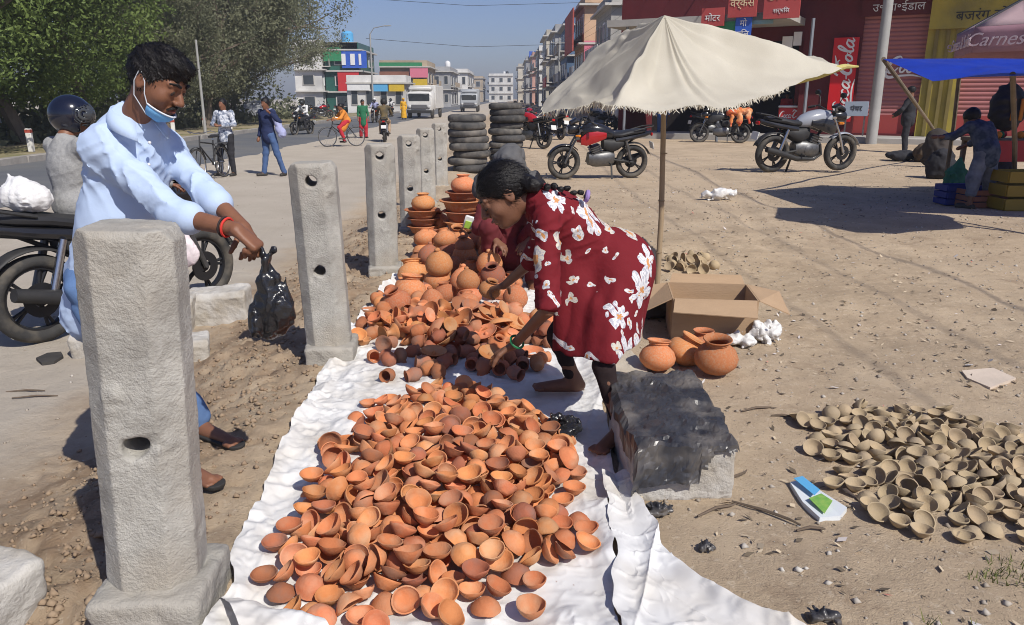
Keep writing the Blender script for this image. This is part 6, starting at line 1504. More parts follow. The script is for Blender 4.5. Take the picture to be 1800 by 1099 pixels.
# grass tufts at the bottom right
nr = np.random.RandomState(6); n = 2600
x = .95 + nr.rand(n) * 1.5; y = 1.72 + nr.rand(n) * .42; k = fbm(x * 4, y * 4, 3, 3) > .12; x, y = x[k], y[k]; n = len(x)
a = nr.rand(n) * 6.28; h_ = .008 + .03 * nr.rand(n); c = np.stack([x, y, zt(x, y)], 1); w_ = .0022
d = np.stack([np.cos(a) * w_, np.sin(a) * w_, 0 * a], 1); tip = np.stack([nr.normal(0, .4, n) * h_, nr.normal(0, .4, n) * h_, h_], 1)
vv = np.stack([c - d, c + d, c + tip], 1).reshape(-1, 3)
mesh_obj('grass', np_mesh('grass', vv, np.arange(n * 3).reshape(-1, 3), False), M_grass, label='sparse grass growing in the bottom right corner', cat='grass', kind='stuff')

# ------------------------------------------------------------------ cloth canopy on a bamboo pole
M_canvas = mat('canopy_canvas', (.68, .645, .545), (.61, .58, .485), 2.5, .9, .25, 160, c3=(.52, .485, .40), s3=1.1, crease=(.45, 2.6, .03)); add_glow_through(M_canvas, .3)
cn = empty('cloth_canopy', (1.06, 5.46, zt1(1.06, 5.46)), 0, 'faded cream cloth sunshade with frayed hem stretched over a bamboo pole', 'canopy')
cb = cn.location.copy()
pk_ = A(1168, 27, 5.42)
MB().tube([(0, 0, -.05), (.005, 0, .6), (-.01, .01, 1.2), tuple(pk_ - cb - V((0, 0, .02)))], [.021, .02, .019, .016], 10).build('pole', mat('bamboo', (.36, .27, .17), (.25, .18, .11), 4, .7, .2, 30, stretch=(1, 1, .2)), cn)
for z_ in (.35, .72, 1.05): MB().torus((0, 0, z_), .021, .004, seg=12, rs=6).build('pole_node', mat('bamboo_node', (.22, .16, .1), rough=.8), cn)
bnd = [A(953, 192, 6.5), A(1012, 190, 5.7), A(1045, 182, 5.2), A(1080, 190, 4.75), A(1140, 196, 4.72), A(1220, 192, 4.72), A(1290, 190, 4.72), A(1345, 172, 4.95), A(1410, 148, 5.25), A(1486, 117, 5.65),
       A(1420, 100, 6.5), A(1330, 82, 7.0), A(1240, 66, 7.3), A(1140, 66, 7.6), A(1060, 80, 7.5), A(1010, 125, 7.2)]
nb = len(bnd); nu, nvv = 192, 40
TT = np.arange(nu) / nu * nb
BP = np.array([list(b_) for b_ in bnd])
def cr(t_):
    k = int(t_) % nb; f = t_ - int(t_)
    p0, p1, p2, p3 = BP[(k - 1) % nb], BP[k], BP[(k + 1) % nb], BP[(k + 2) % nb]
    return (1 - f) * p1 + f * p2 if k in (9, 8, 3, 2) else .5 * (2 * p1 + (p2 - p0) * f + (2 * p0 - 5 * p1 + 4 * p2 - p3) * f * f + (3 * p1 - p0 - 3 * p2 + p3) * f ** 3)
B = np.array([cr(t_) for t_ in TT]); r_ = np.linspace(0.0, 1, nvv)
pkv = np.array(pk_)
CP = pkv + (B[:, None, :] - pkv) * r_[None, :, None]
ridge = np.zeros(nu)
ang = TT
def bumpy(c, w): return np.exp(-(np.minimum(np.abs(ang - c), nb - np.abs(ang - c)) / w) ** 2)
ridge = 1.2 * bumpy(3, .28) + bumpy(9, .5) + bumpy(14, 1.2) + .5 * bumpy(0, .6)
sag = -.13 * (1 - ridge)[:, None] * np.sin(r_ * PI)[None, :]
wr = .020 * np.sin(ang * 7.0 + 3 * np.sin(ang * 2.2))[:, None] * (np.sin(r_ * PI) ** .7)[None, :] * np.clip(1.1 - r_, 0, 1)[None, :]
tr = .024 * (1 - 2 * np.abs(fbm(CP[..., 0] * 3.0 + CP[..., 2] * 2, CP[..., 1] * 2.4, 3, 3)))
CP[..., 2] += sag + wr + tr * np.sin(np.clip(r_ * 1.15, 0, 1) * PI * .75)[None, :] + .007 * np.sin(ang * 4.1)[:, None] * (r_ ** 4)[None, :]
CP = CP - np.array(cb)
mesh_obj('canvas', grid_mesh('canvas', CP, closed_u=True), M_canvas, cn)
# second lighter patch seam along the hem and the frayed fringe
edge = CP[:, -1]
nr = np.random.RandomState(9); fv, ff = [], []
for i in range(0, 110):
    for j in range(5):
        q = edge[i] + (edge[(i + 1) % nu] - edge[i]) * nr.rand()
        if not (TT[i] < 7.6 or TT[i] > 15.2): continue
        L_ = nr.uniform(.01, .055) * (1.2 if TT[i] < 3 else .6); dx = nr.normal(0, .018, 3); dx[2] = -L_
        w_ = nr.uniform(.0015, .0045); n = len(fv)
        fv += [q + (-w_, 0, .004), q + (w_, 0, .004), q + dx * .6 + (w_ * .8, .0, 0), q + dx, q + dx * .6 + (-w_ * .8, 0, 0)]
        ff += [(n, n + 1, n + 2, n + 4), (n + 4, n + 2, n + 3, n + 3)]
me = bpy.data.meshes.new('fringe'); me.from_pydata([tuple(v_) for v_ in fv], [], [f if len(set(f)) == 4 else f[:3] for f in ff])
mesh_obj('fringe', me, M_canvas, cn, kind='stuff')
# yellow stained end tied to the right
tip = A(1486, 117, 5.65) - cb
mb = MB(); mb.tube([tip + V((-.45, -.12, -.09)), tip + V((-.2, -.05, -.05)), tip, tip + V((.1, .02, .0))], [.05, .035, .018, .006], 8)
mb.build('knotted_end', mat('yellow_cloth', (.52, .46, .14), (.42, .36, .16), 9, .9, .3, 40), cn)

# ------------------------------------------------------------------ tyre stacks
M_tyre = mat('tyre_rubber', (.045, .045, .046), (.085, .08, .075), 5, .85, .3, 40, rand=.25, c3=(.17, .155, .135), s3=3)
tme = MB().lathe([(.235, .02), (.25, 0), (.33, -.004), (.375, .018), (.39, .05), (.39, .10), (.375, .132), (.33, .154), (.25, .15), (.235, .13), (.26, .1), (.3, .075), (.26, .05), (.235, .02)], 28).mesh('tyre', angle=50)
tme.materials.append(M_tyre)
def tyre_stack(px, py, n, sc, lab, dx=0):
    p_ = GT(px, py); z = p_.z
    for i in range(n):
        o = mesh_obj('old_tyre', tme, None, label=lab + (' , %s' % ['lowest', 'second from the bottom', 'third from the bottom', 'fourth from the bottom', 'fifth from the bottom', 'sixth from the bottom', 'seventh from the bottom', 'eighth from the bottom', 'ninth from the bottom', 'topmost'][min(i, 8) if i < n - 1 else 9]).replace(' ,', ','), cat='tyre', group='stacked old tyres')
        o.location = (p_.x + rr.uniform(-.05, .05), p_.y + rr.uniform(-.05, .05), z); o.rotation_euler = (rr.uniform(-.03, .03), rr.uniform(-.03, .03), rr.uniform(0, 6)); s_ = sc * rr.uniform(.94, 1.05); o.scale = (s_, s_, s_ * .97)
        z += .139 * sc
tyre_stack(826, 301, 8, 1.0, 'worn black tyre in the left stack')
tyre_stack(891, 292, 10, .96, 'worn black tyre in the right stack')
# ================================================================== PEOPLE
M_skin = mat('skin_brown', (.225, .100, .056), (.185, .080, .044), 18, .5, .12, 180, spec=.4)
M_skin_d = mat('skin_dark', (.200, .093, .053), (.165, .075, .043), 18, .55, .12, 180, spec=.4)
M_hair = mat('hair_black', (.007, .006, .006), (.012, .010, .010), 40, .45, .3, 120, spec=.3)
M_sole = mat('sandal_rubber', (.03, .028, .027), rough=.8)
def cloth(name, a, b=None, bump=.15, sc=30): return mat('cloth_' + name, a, b or tuple(c * .8 for c in a), 7, .9, bump, sc, spec=.2)
def basis(f, up=(0, 0, 1)):
    f = Vector(f).normalized(); u = Vector(up); u = (u - f * u.dot(f)).normalized(); s = u.cross(f)
    return Matrix((f, s, u)).transposed(), f, s, u
def bounds(J, m=.3):
    P_ = np.array([list(p) for p in J.values()]); return P_.min(0) - m, P_.max(0) + m
def hand(s, w, d, n, curl=.5, spread=.12, side=1, sc=1.0, k=.006):
    """five fingers: d = direction of the palm, n = palm normal (fingers curl towards n), side: +1 thumb on the side of n x d"""
    d = Vector(d).normalized(); n = Vector(n); n = (n - d * n.dot(d)).normalized(); t = n.cross(d) * side
    w = Vector(w)
    for o in (-.024, -.008, .008, .024): s.cap(w + t * o * .7 * sc, w + (d * .082 + t * o * 1.1) * sc, .014 * sc, .0125 * sc, k=.012)
    for i, (o, L, dl) in enumerate(((.028, .072, .0), (.010, .080, .004), (-.008, .074, .0), (-.026, .058, -.006))):
        p = w + (d * (.082 + dl) + t * o) * sc; dd = (d + t * o * spread * 8).normalized(); a = curl * (.8 + .12 * i)
        for j, fr in enumerate((.42, .32, .26)):
            dd = (Matrix.Rotation(a if j else a * .8, 3, dd.cross(n).normalized()) @ dd).normalized()
            q = p + dd * L * fr * sc; s.cap(p, q, (.0092 - .0008 * j) * sc, (.0085 - .0009 * j) * sc, k=k * .6); p = q
    p = w + (d * .02 + t * .024) * sc; dd = (d * .65 + t * .75 + n * .25).normalized()
    for j, L in enumerate((.042, .032, .026)):
        q = p + dd * L * sc; s.cap(p, q, (.0125 - .0015 * j) * sc, (.011 - .0015 * j) * sc, k=k); p = q
        dd = (dd * .8 + d * .35 + n * .3 * (1 + curl)).normalized()
def head(s, c, f, up, sc=1.0, fine=True, fem=False):
    M, f, sd, u = basis(f, up); c = Vector(c)
    s.ell(c + u * .022 * sc - f * .008 * sc, (.098 * sc, .077 * sc, .098 * sc), M, k=.02)
    s.ell(c + f * .022 * sc - u * .045 * sc, (.068 * sc, .058 * sc, .078 * sc), M, k=.03)
    s.ell(c + f * .062 * sc - u * .098 * sc, (.024 * sc, .026 * sc, .02 * sc), M, k=.025)
    if fine:
        s.cap(c + (f * .088 + u * .012) * sc, c + (f * .112 - u * .028) * sc, .009 * sc, .0135 * sc, k=.010)
        for a in (-1, 1):
            s.ell(c + (f * .101 - u * .034 + sd * a * .013) * sc, (.010 * sc, .008 * sc, .008 * sc), M, k=.006)
            s.ell(c + (f * .092 + u * .006 + sd * a * .033) * sc, (.016 * sc, .019 * sc, .013 * sc), M, k=.012, op='sub')
            s.ell(c + (f * .078 + u * .003 + sd * a * .033) * sc, (.0145 * sc, .017 * sc, .0135 * sc), M, k=.004)
            s.cap(c + (f * .088 + u * .026 + sd * a * .014) * sc, c + (f * .078 + u * .026 + sd * a * .050) * sc, .009 * sc, .008 * sc, k=.012)
            s.ell(c + (f * .056 - u * .03 + sd * a * .045) * sc, (.026 * sc, .02 * sc, .026 * sc), M, k=.02)
            s.ell(c + (-f * .012 - u * .008 + sd * a * .079) * sc, (.020 * sc, .008 * sc, .033 * sc), M, k=.006)
            s.ell(c + (-f * .008 - u * .006 + sd * a * .087) * sc, (.011 * sc, .006 * sc, .018 * sc), M, k=.004, op='sub')
        s.cap(c + (f * .090 - u * .062 - sd * .018) * sc, c + (f * .090 - u * .062 + sd * .018) * sc, .0072 * sc, k=.006)
        s.cap(c + (f * .087 - u * .076 - sd * .015) * sc, c + (f * .087 - u * .076 + sd * .015) * sc, .0085 * sc, k=.006)
    else:
        s.cap(c + (f * .09 + u * .01) * sc, c + (f * .108 - u * .025) * sc, .012 * sc, .014 * sc, k=.012)
def strands(ho, c, ff, u, sd, style, hs):
    """fine locks laid over the hair, one mesh"""
    me = ho.data; nr_ = np.random.RandomState(3); n = len(me.vertices)
    co = np.empty(n * 3, np.float32); me.vertices.foreach_get('co', co); co = co.reshape(-1, 3); no = np.empty(n * 3, np.float32); me.vertices.foreach_get('normal', no); no = no.reshape(-1, 3)
    k = nr_.choice(n, min(n, 2600), False); p, nn = co[k], no[k]
    q = (p - np.array(c)); hgt = q @ np.array(u); sid = q @ np.array(sd); fwd = q @ np.array(ff)
    if style == 'short':
        d = np.outer(np.clip((hgt - .03) / .06, 0, 1), np.array(ff)) * 1.0 + np.outer(np.clip(1.2 - (hgt - .02) / .07, .1, 1), -np.array(u)) * .8 + nr_.normal(0, .28, p.shape); L_ = .024 * hs; lift = .12
    else:
        d = -np.array(ff)[None] * 1.0 - np.array(u)[None] * .35 + nr_.normal(0, .10, p.shape); L_ = .055 * hs; lift = .04
    d = d - nn * (d * nn).sum(1)[:, None]; d /= np.linalg.norm(d, axis=1)[:, None] + 1e-6
    w = np.cross(d, nn) * .0013; L_ = L_ * nr_.uniform(.5, 1.2, (len(k), 1)); b0 = p - nn * .002
    m1 = p + d * L_ * .5 + nn * (.002 + lift * L_ * .3); tp = p + d * L_ + nn * (lift * L_ * .22)
    vv = np.stack([b0 - w, b0 + w, m1 + w, tp, m1 - w], 1).reshape(-1, 3); i = np.arange(len(k)) * 5
    f = np.concatenate([np.stack([i, i + 1, i + 2, i + 4], 1), np.stack([i + 4, i + 2, i + 3, i + 3], 1)])
    ms = bpy.data.meshes.new('locks'); ms.from_pydata([tuple(x) for x in vv], [], [tuple(x) if x[2] != x[3] else tuple(x[:3]) for x in f.tolist()])
    mesh_obj('locks', ms, ho.data.materials[0], ho, kind='stuff')
def person(J, f, spec, label, loc=(0, 0, 0), rz=0.0, vx=.02, group=None, root=None, headup=(0, 0, 1)):
    """J: joints in local metres (x forward, y left). spec: clothes. Returns the Empty."""
    r = root or empty('person', loc, rz, label, 'person', group)
    J = {k: Vector(v) for k, v in J.items()}
    g = spec.get('g', 1.0); hs = spec.get('hs', 1.0); near = vx < .012; skin = spec.get('skin', M_skin)
    lo, hi = bounds(J)
    s = SDF(lo, hi, vx); sl0 = spec.get('sleeve', 2.0)
    if spec.get('headless') is None: head(s, J['head'], f, headup, hs, near)
    M, ff, sd, u = basis(f, headup)
    s.cap(J['neck'], J['head'] - u * .05 * hs - ff * .02 * hs, .056 * hs * g, .05 * hs, k=.02)
    s.cap(J['neck'] - (J['neck'] - J['chest']).normalized() * .05, J['chest'], .06, .08 * g, k=.04); s.cap(J['chest'], J['pelvis'], .08 * g, .09 * g, k=.04)
    for a in 'LR':
        s.cap(J['chest'] * .25 + J['neck'] * .15 + J['sh' + a] * .6, J['sh' + a], .035, .03 * g, k=.02)
        s.cap(J['sh' + a], J['el' + a], .028 * g if sl0 >= .8 else .04 * g, .033 * g); s.cap(J['el' + a], J['wr' + a], .037 * g, .025 * g)
        hd = J.get('hd' + a, (J['wr' + a] - J['el' + a]).normalized())
        if near: hand(s, J['wr' + a], hd, J.get('palm' + a, V((0, 0, -1))), *spec.get('hand' + a, (.5, .12, 1)))
        else: s.ell(J['wr' + a] + hd * .07, (.055, .04, .028), basis(hd, (0, .2, 1))[0], k=.015)
        s.cap(J['hip' + a], J['knee' + a], .078 * g, .052 * g, k=.03); s.cap(J['knee' + a], J['an' + a], .052 * g, .034, k=.02)
        to = J['to' + a]; an = J['an' + a]; hb = an + (an - to).normalized() * .03; zb = min(an.z, to.z)
        s.cap(V((hb.x, hb.y, zb + .012)), an, .03, .036, k=.02); s.cap(an - V((0, 0, .03)), to, .038, .024, k=.02)
        if near:
            dv = (to - an); dv.z = 0; dv.normalize(); sv = V((-dv.y, dv.x, 0))
            for q in range(5): s.cap(to + sv * (q - 2) * .016 - dv * .01, to + sv * (q - 2) * .017 + dv * (.028 - .004 * abs(q - 1)), .0105, .009, k=.006)
    s.build('body', skin, r)
    # ---- upper garment
    t = SDF(lo, hi, vx); e = .016
    t.cap(J['chest'], J['neck'] - (J['neck'] - J['chest']).normalized() * .03, .12 * g, .075, k=.05)
    ax = (J['shL'] - J['shR']).normalized(); upv = (J['neck'] - J['pelvis']).normalized(); Mt, *_ = basis(ax.cross(upv) * -1, upv)
    t.ell(J['chest'] + upv * .02, (.125 * g, .165 * g, .19), Mt, k=.05)
    t.cap(J['chest'], J['pelvis'], .125 * g, .135 * g, k=.06); t.ell(J['pelvis'], (.13 * g, .16 * g, .13), Mt, k=.05)
    tail = spec.get('tail', .08)
    if tail: t.cap(J['pelvis'], J['pelvis'] + ((J['hipL'] + J['hipR']) / 2 - J['pelvis']).normalized() * tail + V((0, 0, -.02)), .14 * g, .15 * g, k=.04)
    sl = spec.get('sleeve', 2.0)
    for a in 'LR':
        t.cap(J['chest'] * .35 + J['neck'] * .2 + J['sh' + a] * .45, J['sh' + a], .08 * g, .068 * g, k=.05)
        e1 = J['sh' + a].lerp(J['el' + a], min(sl, 1)); t.cap(J['sh' + a], e1, .061 * g, .050 * g + .012 * (sl < 1), k=.03)
        if sl > 1: t.cap(J['el' + a], J['el' + a].lerp(J['wr' + a], sl - 1), .056 * g, .043 * g, k=.02)
        if spec.get('cuffcut', True):
            pass
    if near:
        sd0 = spec.get('seed', 1); t.noise(spec.get('fold', .010), 11, 2, ridged='crisp', seed=sd0, along=spec.get('along', (.5, 0, -1))); t.noise(.004, 26, 2, ridged='crisp', seed=sd0 + 3, along=(.9, 0, .35))
    else: t.noise(.012, 9, 2, seed=spec.get('seed', 1))
    if spec.get('top_extra'): spec['top_extra'](t)
    t.build(spec.get('topname', 'shirt'), spec['top'], r, sharp=50 if near else None)
    # ---- lower garment
    if spec.get('bottom') is not None:
        b = SDF(lo, hi, vx)
        b.ell(J['pelvis'] - upv * .03, (.125 * g, .15 * g, .12), Mt, k=.04)
        ln = spec.get('leg', 2.0)
        for a in 'LR':
            b.cap(J['hip' + a], J['knee' + a], .095 * g, .07 * g * spec.get('loose', 1.0), k=.04)
            b.cap(J['knee' + a], J['knee' + a].lerp(J['an' + a], ln - 1), .068 * g * spec.get('loose', 1.0), .055 * g * spec.get('loose', 1.0), k=.02)
        if spec.get('skirt'): b.cap(J['pelvis'], (J['anL'] + J['anR']) / 2 + V((0, 0, spec['skirt'])), .17 * g, .24 * g, k=.04); b.cut((0, 0, min(J['anL'].z, J['anR'].z) + spec['skirt'] - .05), (0, 0, -1))
        b.noise(.006 if near else .01, 12, 2, ridged=near, seed=5); b.build(spec.get('botname', 'trousers'), spec['bottom'], r)
    # ---- footwear
    if spec.get('shoe') is not None:
        for a in 'LR':
            an, to = J['an' + a], J['to' + a]; d = to - an; d.z = 0; d.normalize(); z = min(an.z, to.z)
            sh = SDF(an - V((.35, .35, .2)), an + V((.35, .35, .15)), max(vx * .7, .006))
            sh.cap(V((an.x, an.y, z)) - d * .03, V((to.x, to.y, z)) + d * .02, .046, .04); sh.cut((0, 0, z - .022), (0, 0, -1)); sh.cut((0, 0, z + spec.get('shoeh', .04)), (0, 0, 1)); sh.build('shoe', spec['shoe'], r)
    # ---- hair
    h = spec.get('hair', 'short'); c = J['head']
    hm = SDF(c - V((.24,) * 3), c + V((.24,) * 3), min(vx, .016) if not near else .005)
    if h in ('short', 'long'):
        hm.ell(c + (u * .030 - ff * .016) * hs, (.106 * hs, .086 * hs, .100 * hs), M, k=.01)
        hm.ell(c + (ff * .085 - u * .055) * hs, (.085 * hs, .12 * hs, .098 * hs), M, k=.012, op='sub')
        for q in (-1, 1): hm.ell(c + (sd * q * .095 - u * .035 + ff * .028) * hs, (.045 * hs, .03 * hs, .05 * hs), M, k=.01, op='sub')
        if h == 'short': hm.cut(c - u * .060 * hs - ff * .03 * hs, -u + ff * .55)
        else: hm.cut(c - u * .085 * hs, -u + ff * .35)
        if h == 'short' and near: hm.ell(c + (ff * .040 + u * .092) * hs, (.066 * hs, .068 * hs, .032 * hs), M, k=.04)
        hm.noise((.0042 if h == 'short' else .0018) if near else .008, 62 if near else 30, 3, seed=2, ridged=near, along=(ff - u * .3) if h == 'short' else ff)
        ho = hm.build('hair', spec.get('hairmat', M_hair), r)
        if near: strands(ho, c, ff, u, sd, h, hs)
    elif h == 'scarf':
        hm.ell(c + (u * .02 - ff * .03) * hs, (.125 * hs, .11 * hs, .135 * hs), M, k=.01); hm.ell(c + (ff * .1 - u * .02) * hs, (.07 * hs, .08 * hs, .09 * hs), M, k=.015, op='sub'); hm.noise(.012, 14, 2); hm.build('head_scarf', spec['hairmat'], r)
    elif h == 'helmet':
        hm.ell(c + (u * .015 - ff * .01) * hs, (.148 * hs, .128 * hs, .142 * hs), M, k=.01); hm.ell(c + (ff * .14 - u * .045) * hs, (.10 * hs, .115 * hs, .075 * hs), M, k=.02, op='sub'); hm.cut(c - u * .11 * hs, -u + ff * .2); hm.build('helmet', spec['hairmat'], r)
        vz = SDF(c - V((.26,) * 3), c + V((.26,) * 3), .008); vz.ell(c + (u * .02 - ff * .004) * hs, (.156 * hs, .133 * hs, .125 * hs), M, k=.01); vz.ell(c + (u * .02 - ff * .01) * hs, (.150 * hs, .13 * hs, .135 * hs), M, k=.003, op='sub'); vz.cut(c + ff * .03, -ff - u * .25); vz.cut(c - u * .085, -u - ff * .1); vz.build('visor', mat('visor', (.05, .055, .06), rough=.08, spec=.7), r)
    return r

# ---- the man in the light blue shirt
fM = V((.74, -.62, 0)).normalized()
zM1, zM2 = GT(330, 852), GT(352, 772)
JM = dict(head=A(277, 143, 2.70), neck=A(237, 208, 2.75), chest=A(228, 290, 2.82), pelvis=A(196, 478, 2.84),
          shR=A(180, 262, 2.70), elR=A(316, 380, 2.58), wrR=A(416, 404, 2.50), shL=A(290, 262, 2.95), elL=A(372, 350, 2.78), wrL=A(428, 400, 2.66),
          hipR=A(160, 500, 2.76), hipL=A(215, 500, 2.93), kneeR=A(225, 660, 2.72), kneeL=A(270, 630, 3.0),
          anR=V((zM1.x, zM1.y, zM1.z + .085)), toR=GT(372, 858) + V((0, 0, .03)), anL=V((zM2.x, zM2.y, zM2.z + .085)), toL=GT(410, 789) + V((0, 0, .03)))
JM['hdR'] = (A(468, 446, 2.50) - JM['wrR']).normalized(); JM['palmR'] = V((-.6, .1, -.5)); JM['hdL'] = V((.55, -.4, -.7)); JM['palmL'] = V((-.6, 0, -.6))
def shirt_mat():
    m = mat('cloth_shirt_blue', (.47, .575, .76), (.44, .55, .74), 5, .85, .06, 90, spec=.2, crease=(.8, 4.5, .035)); return m
M_shirt = shirt_mat(); M_jeans = cloth('jeans', (.13, .22, .40), (.09, .16, .32))
man = empty('person', (-1.25, 2.85, zt1(-1.25, 2.85)), 0, 'man in pale blue shirt and jeans leaning over the post with a black bag', 'person')
org = man.location.copy()
JM = {k: (v - org if k[:2] not in ('hd', 'pa') else v) for k, v in JM.items()}
def belly(t):
    upv = (JM['neck'] - JM['pelvis']).normalized(); side = (JM['shL'] - JM['shR']).normalized(); Mt, *_ = basis(side.cross(upv) * -1, upv)
    t.ell(JM['chest'] * .45 + JM['pelvis'] * .55 + fM * .03, (.14, .16, .2), Mt, k=.06)
    for a, q in (('R', .12), ('L', .05)):   # rolled cuffs
        d = (JM['wr' + a] - JM['el' + a]).normalized(); p = JM['el' + a]; t.cap(p - d * .03, p + d * .035, .056, .057, k=.005)
faceM = V((.88, -.16, -.52))
person(JM, faceM, dict(top=M_shirt, bottom=M_jeans, sleeve=1.14, hair='short', shoe=M_sole, shoeh=.0, hs=.93, g=.96, tail=.14, top_extra=belly, seed=3.3, handR=(1.5, .02, -1), handL=(1.5, .02, 1), along=(.75, 0, -1), fold=.0095, loose=1.15, leg=1.95), '', root=man, vx=.0062, headup=(.25, 0, 1))
Mh, fh, sh_, uh = basis(faceM, (.25, 0, 1)); hc = JM['head']; k = .93
def headpt(a, b, c): return hc + (fh * a + sh_ * b + uh * c) * k
MB().tube([headpt(.0925, -.022, -.069), headpt(.0985, 0, -.068), headpt(.0925, .022, -.069)], [.003, .007, .003], 8).build('lips', mat('lips', (.17, .055, .042), rough=.5), man)
# collar, placket, mask, brow, moustache, wrist thread
M_mask = mat('mask_blue', (.16, .42, .74), (.20, .48, .80), 60, .8, .2, 90, stretch=(1, 1, 8)); M_maskw = mat('mask_white', (.62, .66, .72), rough=.8)
nk = JM['neck']; ud = (JM['head'] - nk).normalized(); Mn, f2, s2, u2 = basis(fM, (JM['neck'] - JM['chest']).normalized())
ring = []
for i in range(25):
    a = -PI * .86 + 2 * PI * .86 * i / 24 + PI; drop = .055 * max(0, -math.cos(a)) if 0 else .055 * (abs(i - 12) / 12) ** 2
    d = -f2 * math.cos(a - PI) * -1 + s2 * math.sin(a - PI) if 0 else (f2 * math.cos(a) * 1.0 + s2 * math.sin(a))
    ring.append((nk + d * .068 + u2 * (.045 - drop) , nk + d * (.088 + .03 * (abs(i - 12) / 12) ** 3) + u2 * (.0 - drop * 1.35)))
P_ = np.array([[list(a), list(a.lerp(b_, .5) + (b_ - nk).normalized() * .004), list(b_)] for a, b_ in ring])
o = mesh_obj('collar', grid_mesh('collar', P_), M_shirt, man); md = o.modifiers.new('thick', 'SOLIDIFY'); md.thickness = .005
def jaw(q, z, add=0.0):
    dz = z + .045; s_ = math.sqrt(max(.06, 1 - (dz / .084) ** 2)); ph = q * 1.42
    return headpt(.022 + (.070 * s_ + .010 + add + .013 * max(0, math.cos(ph)) ** 2) * math.cos(ph), (.060 * s_ + .007 + add) * math.sin(ph), z)
mk = []
for i in range(13):
    q = -1 + 2 * i / 12; row = []
    for j in range(7):
        w = j / 6; row.append(list(jaw(q, -.074 - .012 * (1 - q * q) - .046 * w, .006 * math.sin(w * PI))))
    mk.append(row)
mask = empty('face_mask', (0, 0, 0)); mask.parent = man
o = mesh_obj('mask_cloth', grid_mesh('mask_cloth', np.array(mk)), M_mask, mask); md = o.modifiers.new('thick', 'SOLIDIFY'); md.thickness = .004; md.offset = 1
MB().tube([jaw(q, -.073 - .012 * (1 - q * q), .001) for q in np.linspace(-1, 1, 13)], .0032, 6).build('edge_band', M_maskw, mask)
for q in (-1, 1):
    MB().tube([jaw(q, -.075), headpt(.014, .070 * q, -.045), headpt(.006, .081 * q, -.005), headpt(-.018, .083 * q, .024)], .0018, 6).build('ear_loop', M_maskw, mask)
    MB().tube([jaw(q, -.118), headpt(-.022, .066 * q, -.07), headpt(-.034, .078 * q, -.02), headpt(-.028, .083 * q, .020)], .0018, 6).build('ear_loop', M_maskw, mask)
    MB().tube([headpt(.098, .016 * q, .029), headpt(.094, .036 * q, .036), headpt(.076, .056 * q, .030)], [.005, .0055, .003], 6).build('eyebrow', M_hair, man)
    MB().ball(headpt(.0805, .033 * q, .001), .0132 * k).build('eye', mat('eye_dark', (.05, .035, .03), rough=.2), man)
    MB().tube([headpt(.1005, .003 * q, -.050), headpt(.096, .020 * q, -.056), headpt(.088, .030 * q, -.066)], [.0055, .0052, .003], 6).build('moustache', M_hair, man)
w_ = JM['wrR'].lerp(JM['elR'], .16); d_ = (JM['elR'] - JM['wrR']).normalized()
Mq = d_.to_track_quat('Z', 'Y').to_matrix().to_4x4()
MB().torus(w_, .031, .0042, Mq, 20, 6).build('wrist_thread', mat('thread_red', (.6, .04, .03), rough=.8), man)
MB().torus(w_ + d_ * .012, .032, .0036, Mq, 20, 6).build('wrist_thread', mat('thread_dark', (.03, .02, .02), rough=.8), man)
# placket and buttons down the front of the shirt, breast pocket
for i in range(4):
    p = nk.lerp(JM['pelvis'], .14 + .13 * i) + f2 * (.135 + .02 * i)
    MB().ball(p, .006, 8, 6).build('button', P_white, man)

# black carrier bag hanging from his hand
hb = A(468, 452, 2.50)
bag = SDF((-.16, -.14, -.36), (.16, .14, .07), .0055)
bag.ell((.005, 0, -.19), (.082, .065, .085), k=.02); bag.ell((-.03, .01, -.23), (.06, .06, .06), k=.03); bag.cap((.0, 0, -.02), (.01, 0, -.15), .022, .066, k=.02); bag.cap((.03, 0, -.04), (.05, 0, -.16), .012, .03, k=.02); bag.cap((-.012, 0, .03), (0, 0, -.03), .014, .02, k=.01); bag.cap((.02, -.01, .025), (0, 0, -.03), .012, .02, k=.01)
bag.noise(.011, 9, 3, stretch=(2.2, 2.2, .55), ridged=True, seed=4); bag.noise(.005, 30, 2, ridged=True, seed=8)
bag.build('carrier_bag', M_poly, label='black polythene carrier bag hanging from the hand of the man in blue', cat='plastic bag', loc=hb)

# ---- the woman bending over the ware
wom = empty('person', (.42, 3.2, .02), 0, 'barefoot woman in maroon flowered dress bending over the clay ware', 'person'); ow = wom.location.copy()
zN, zF = GT(1092, 782), GT(1008, 694)
JW = dict(head=A(884, 342, 3.26), neck=A(945, 352, 3.27), chest=A(992, 392, 3.30), pelvis=A(1082, 462, 3.34),
          shL=A(962, 386, 3.13), elL=A(962, 545, 3.02), wrL=A(902, 608, 3.18), shR=A(958, 408, 3.46), elR=A(932, 462, 3.62), wrR=A(886, 502, 3.80),
          hipL=A(1088, 500, 3.24), hipR=A(1052, 500, 3.45), kneeL=A(1060, 645, 3.06), kneeR=A(978, 590, 3.55),
          anL=zN + V((0, 0, .09)), toL=GT(1054, 806) + V((0, 0, .04)), anR=zF + V((0, 0, .085)), toR=GT(948, 694) + V((0, 0, .04)))
JW['hdL'] = (A(835, 642, 3.32) - JW['wrL']).normalized(); JW['palmL'] = V((-.2, .2, -1)); JW['hdR'] = (A(852, 512, 3.95) - JW['wrR']).normalized(); JW['palmR'] = V((0, .1, -1))
JW = {q: (v - ow if q[:2] not in ('hd', 'pa') else v) for q, v in JW.items()}
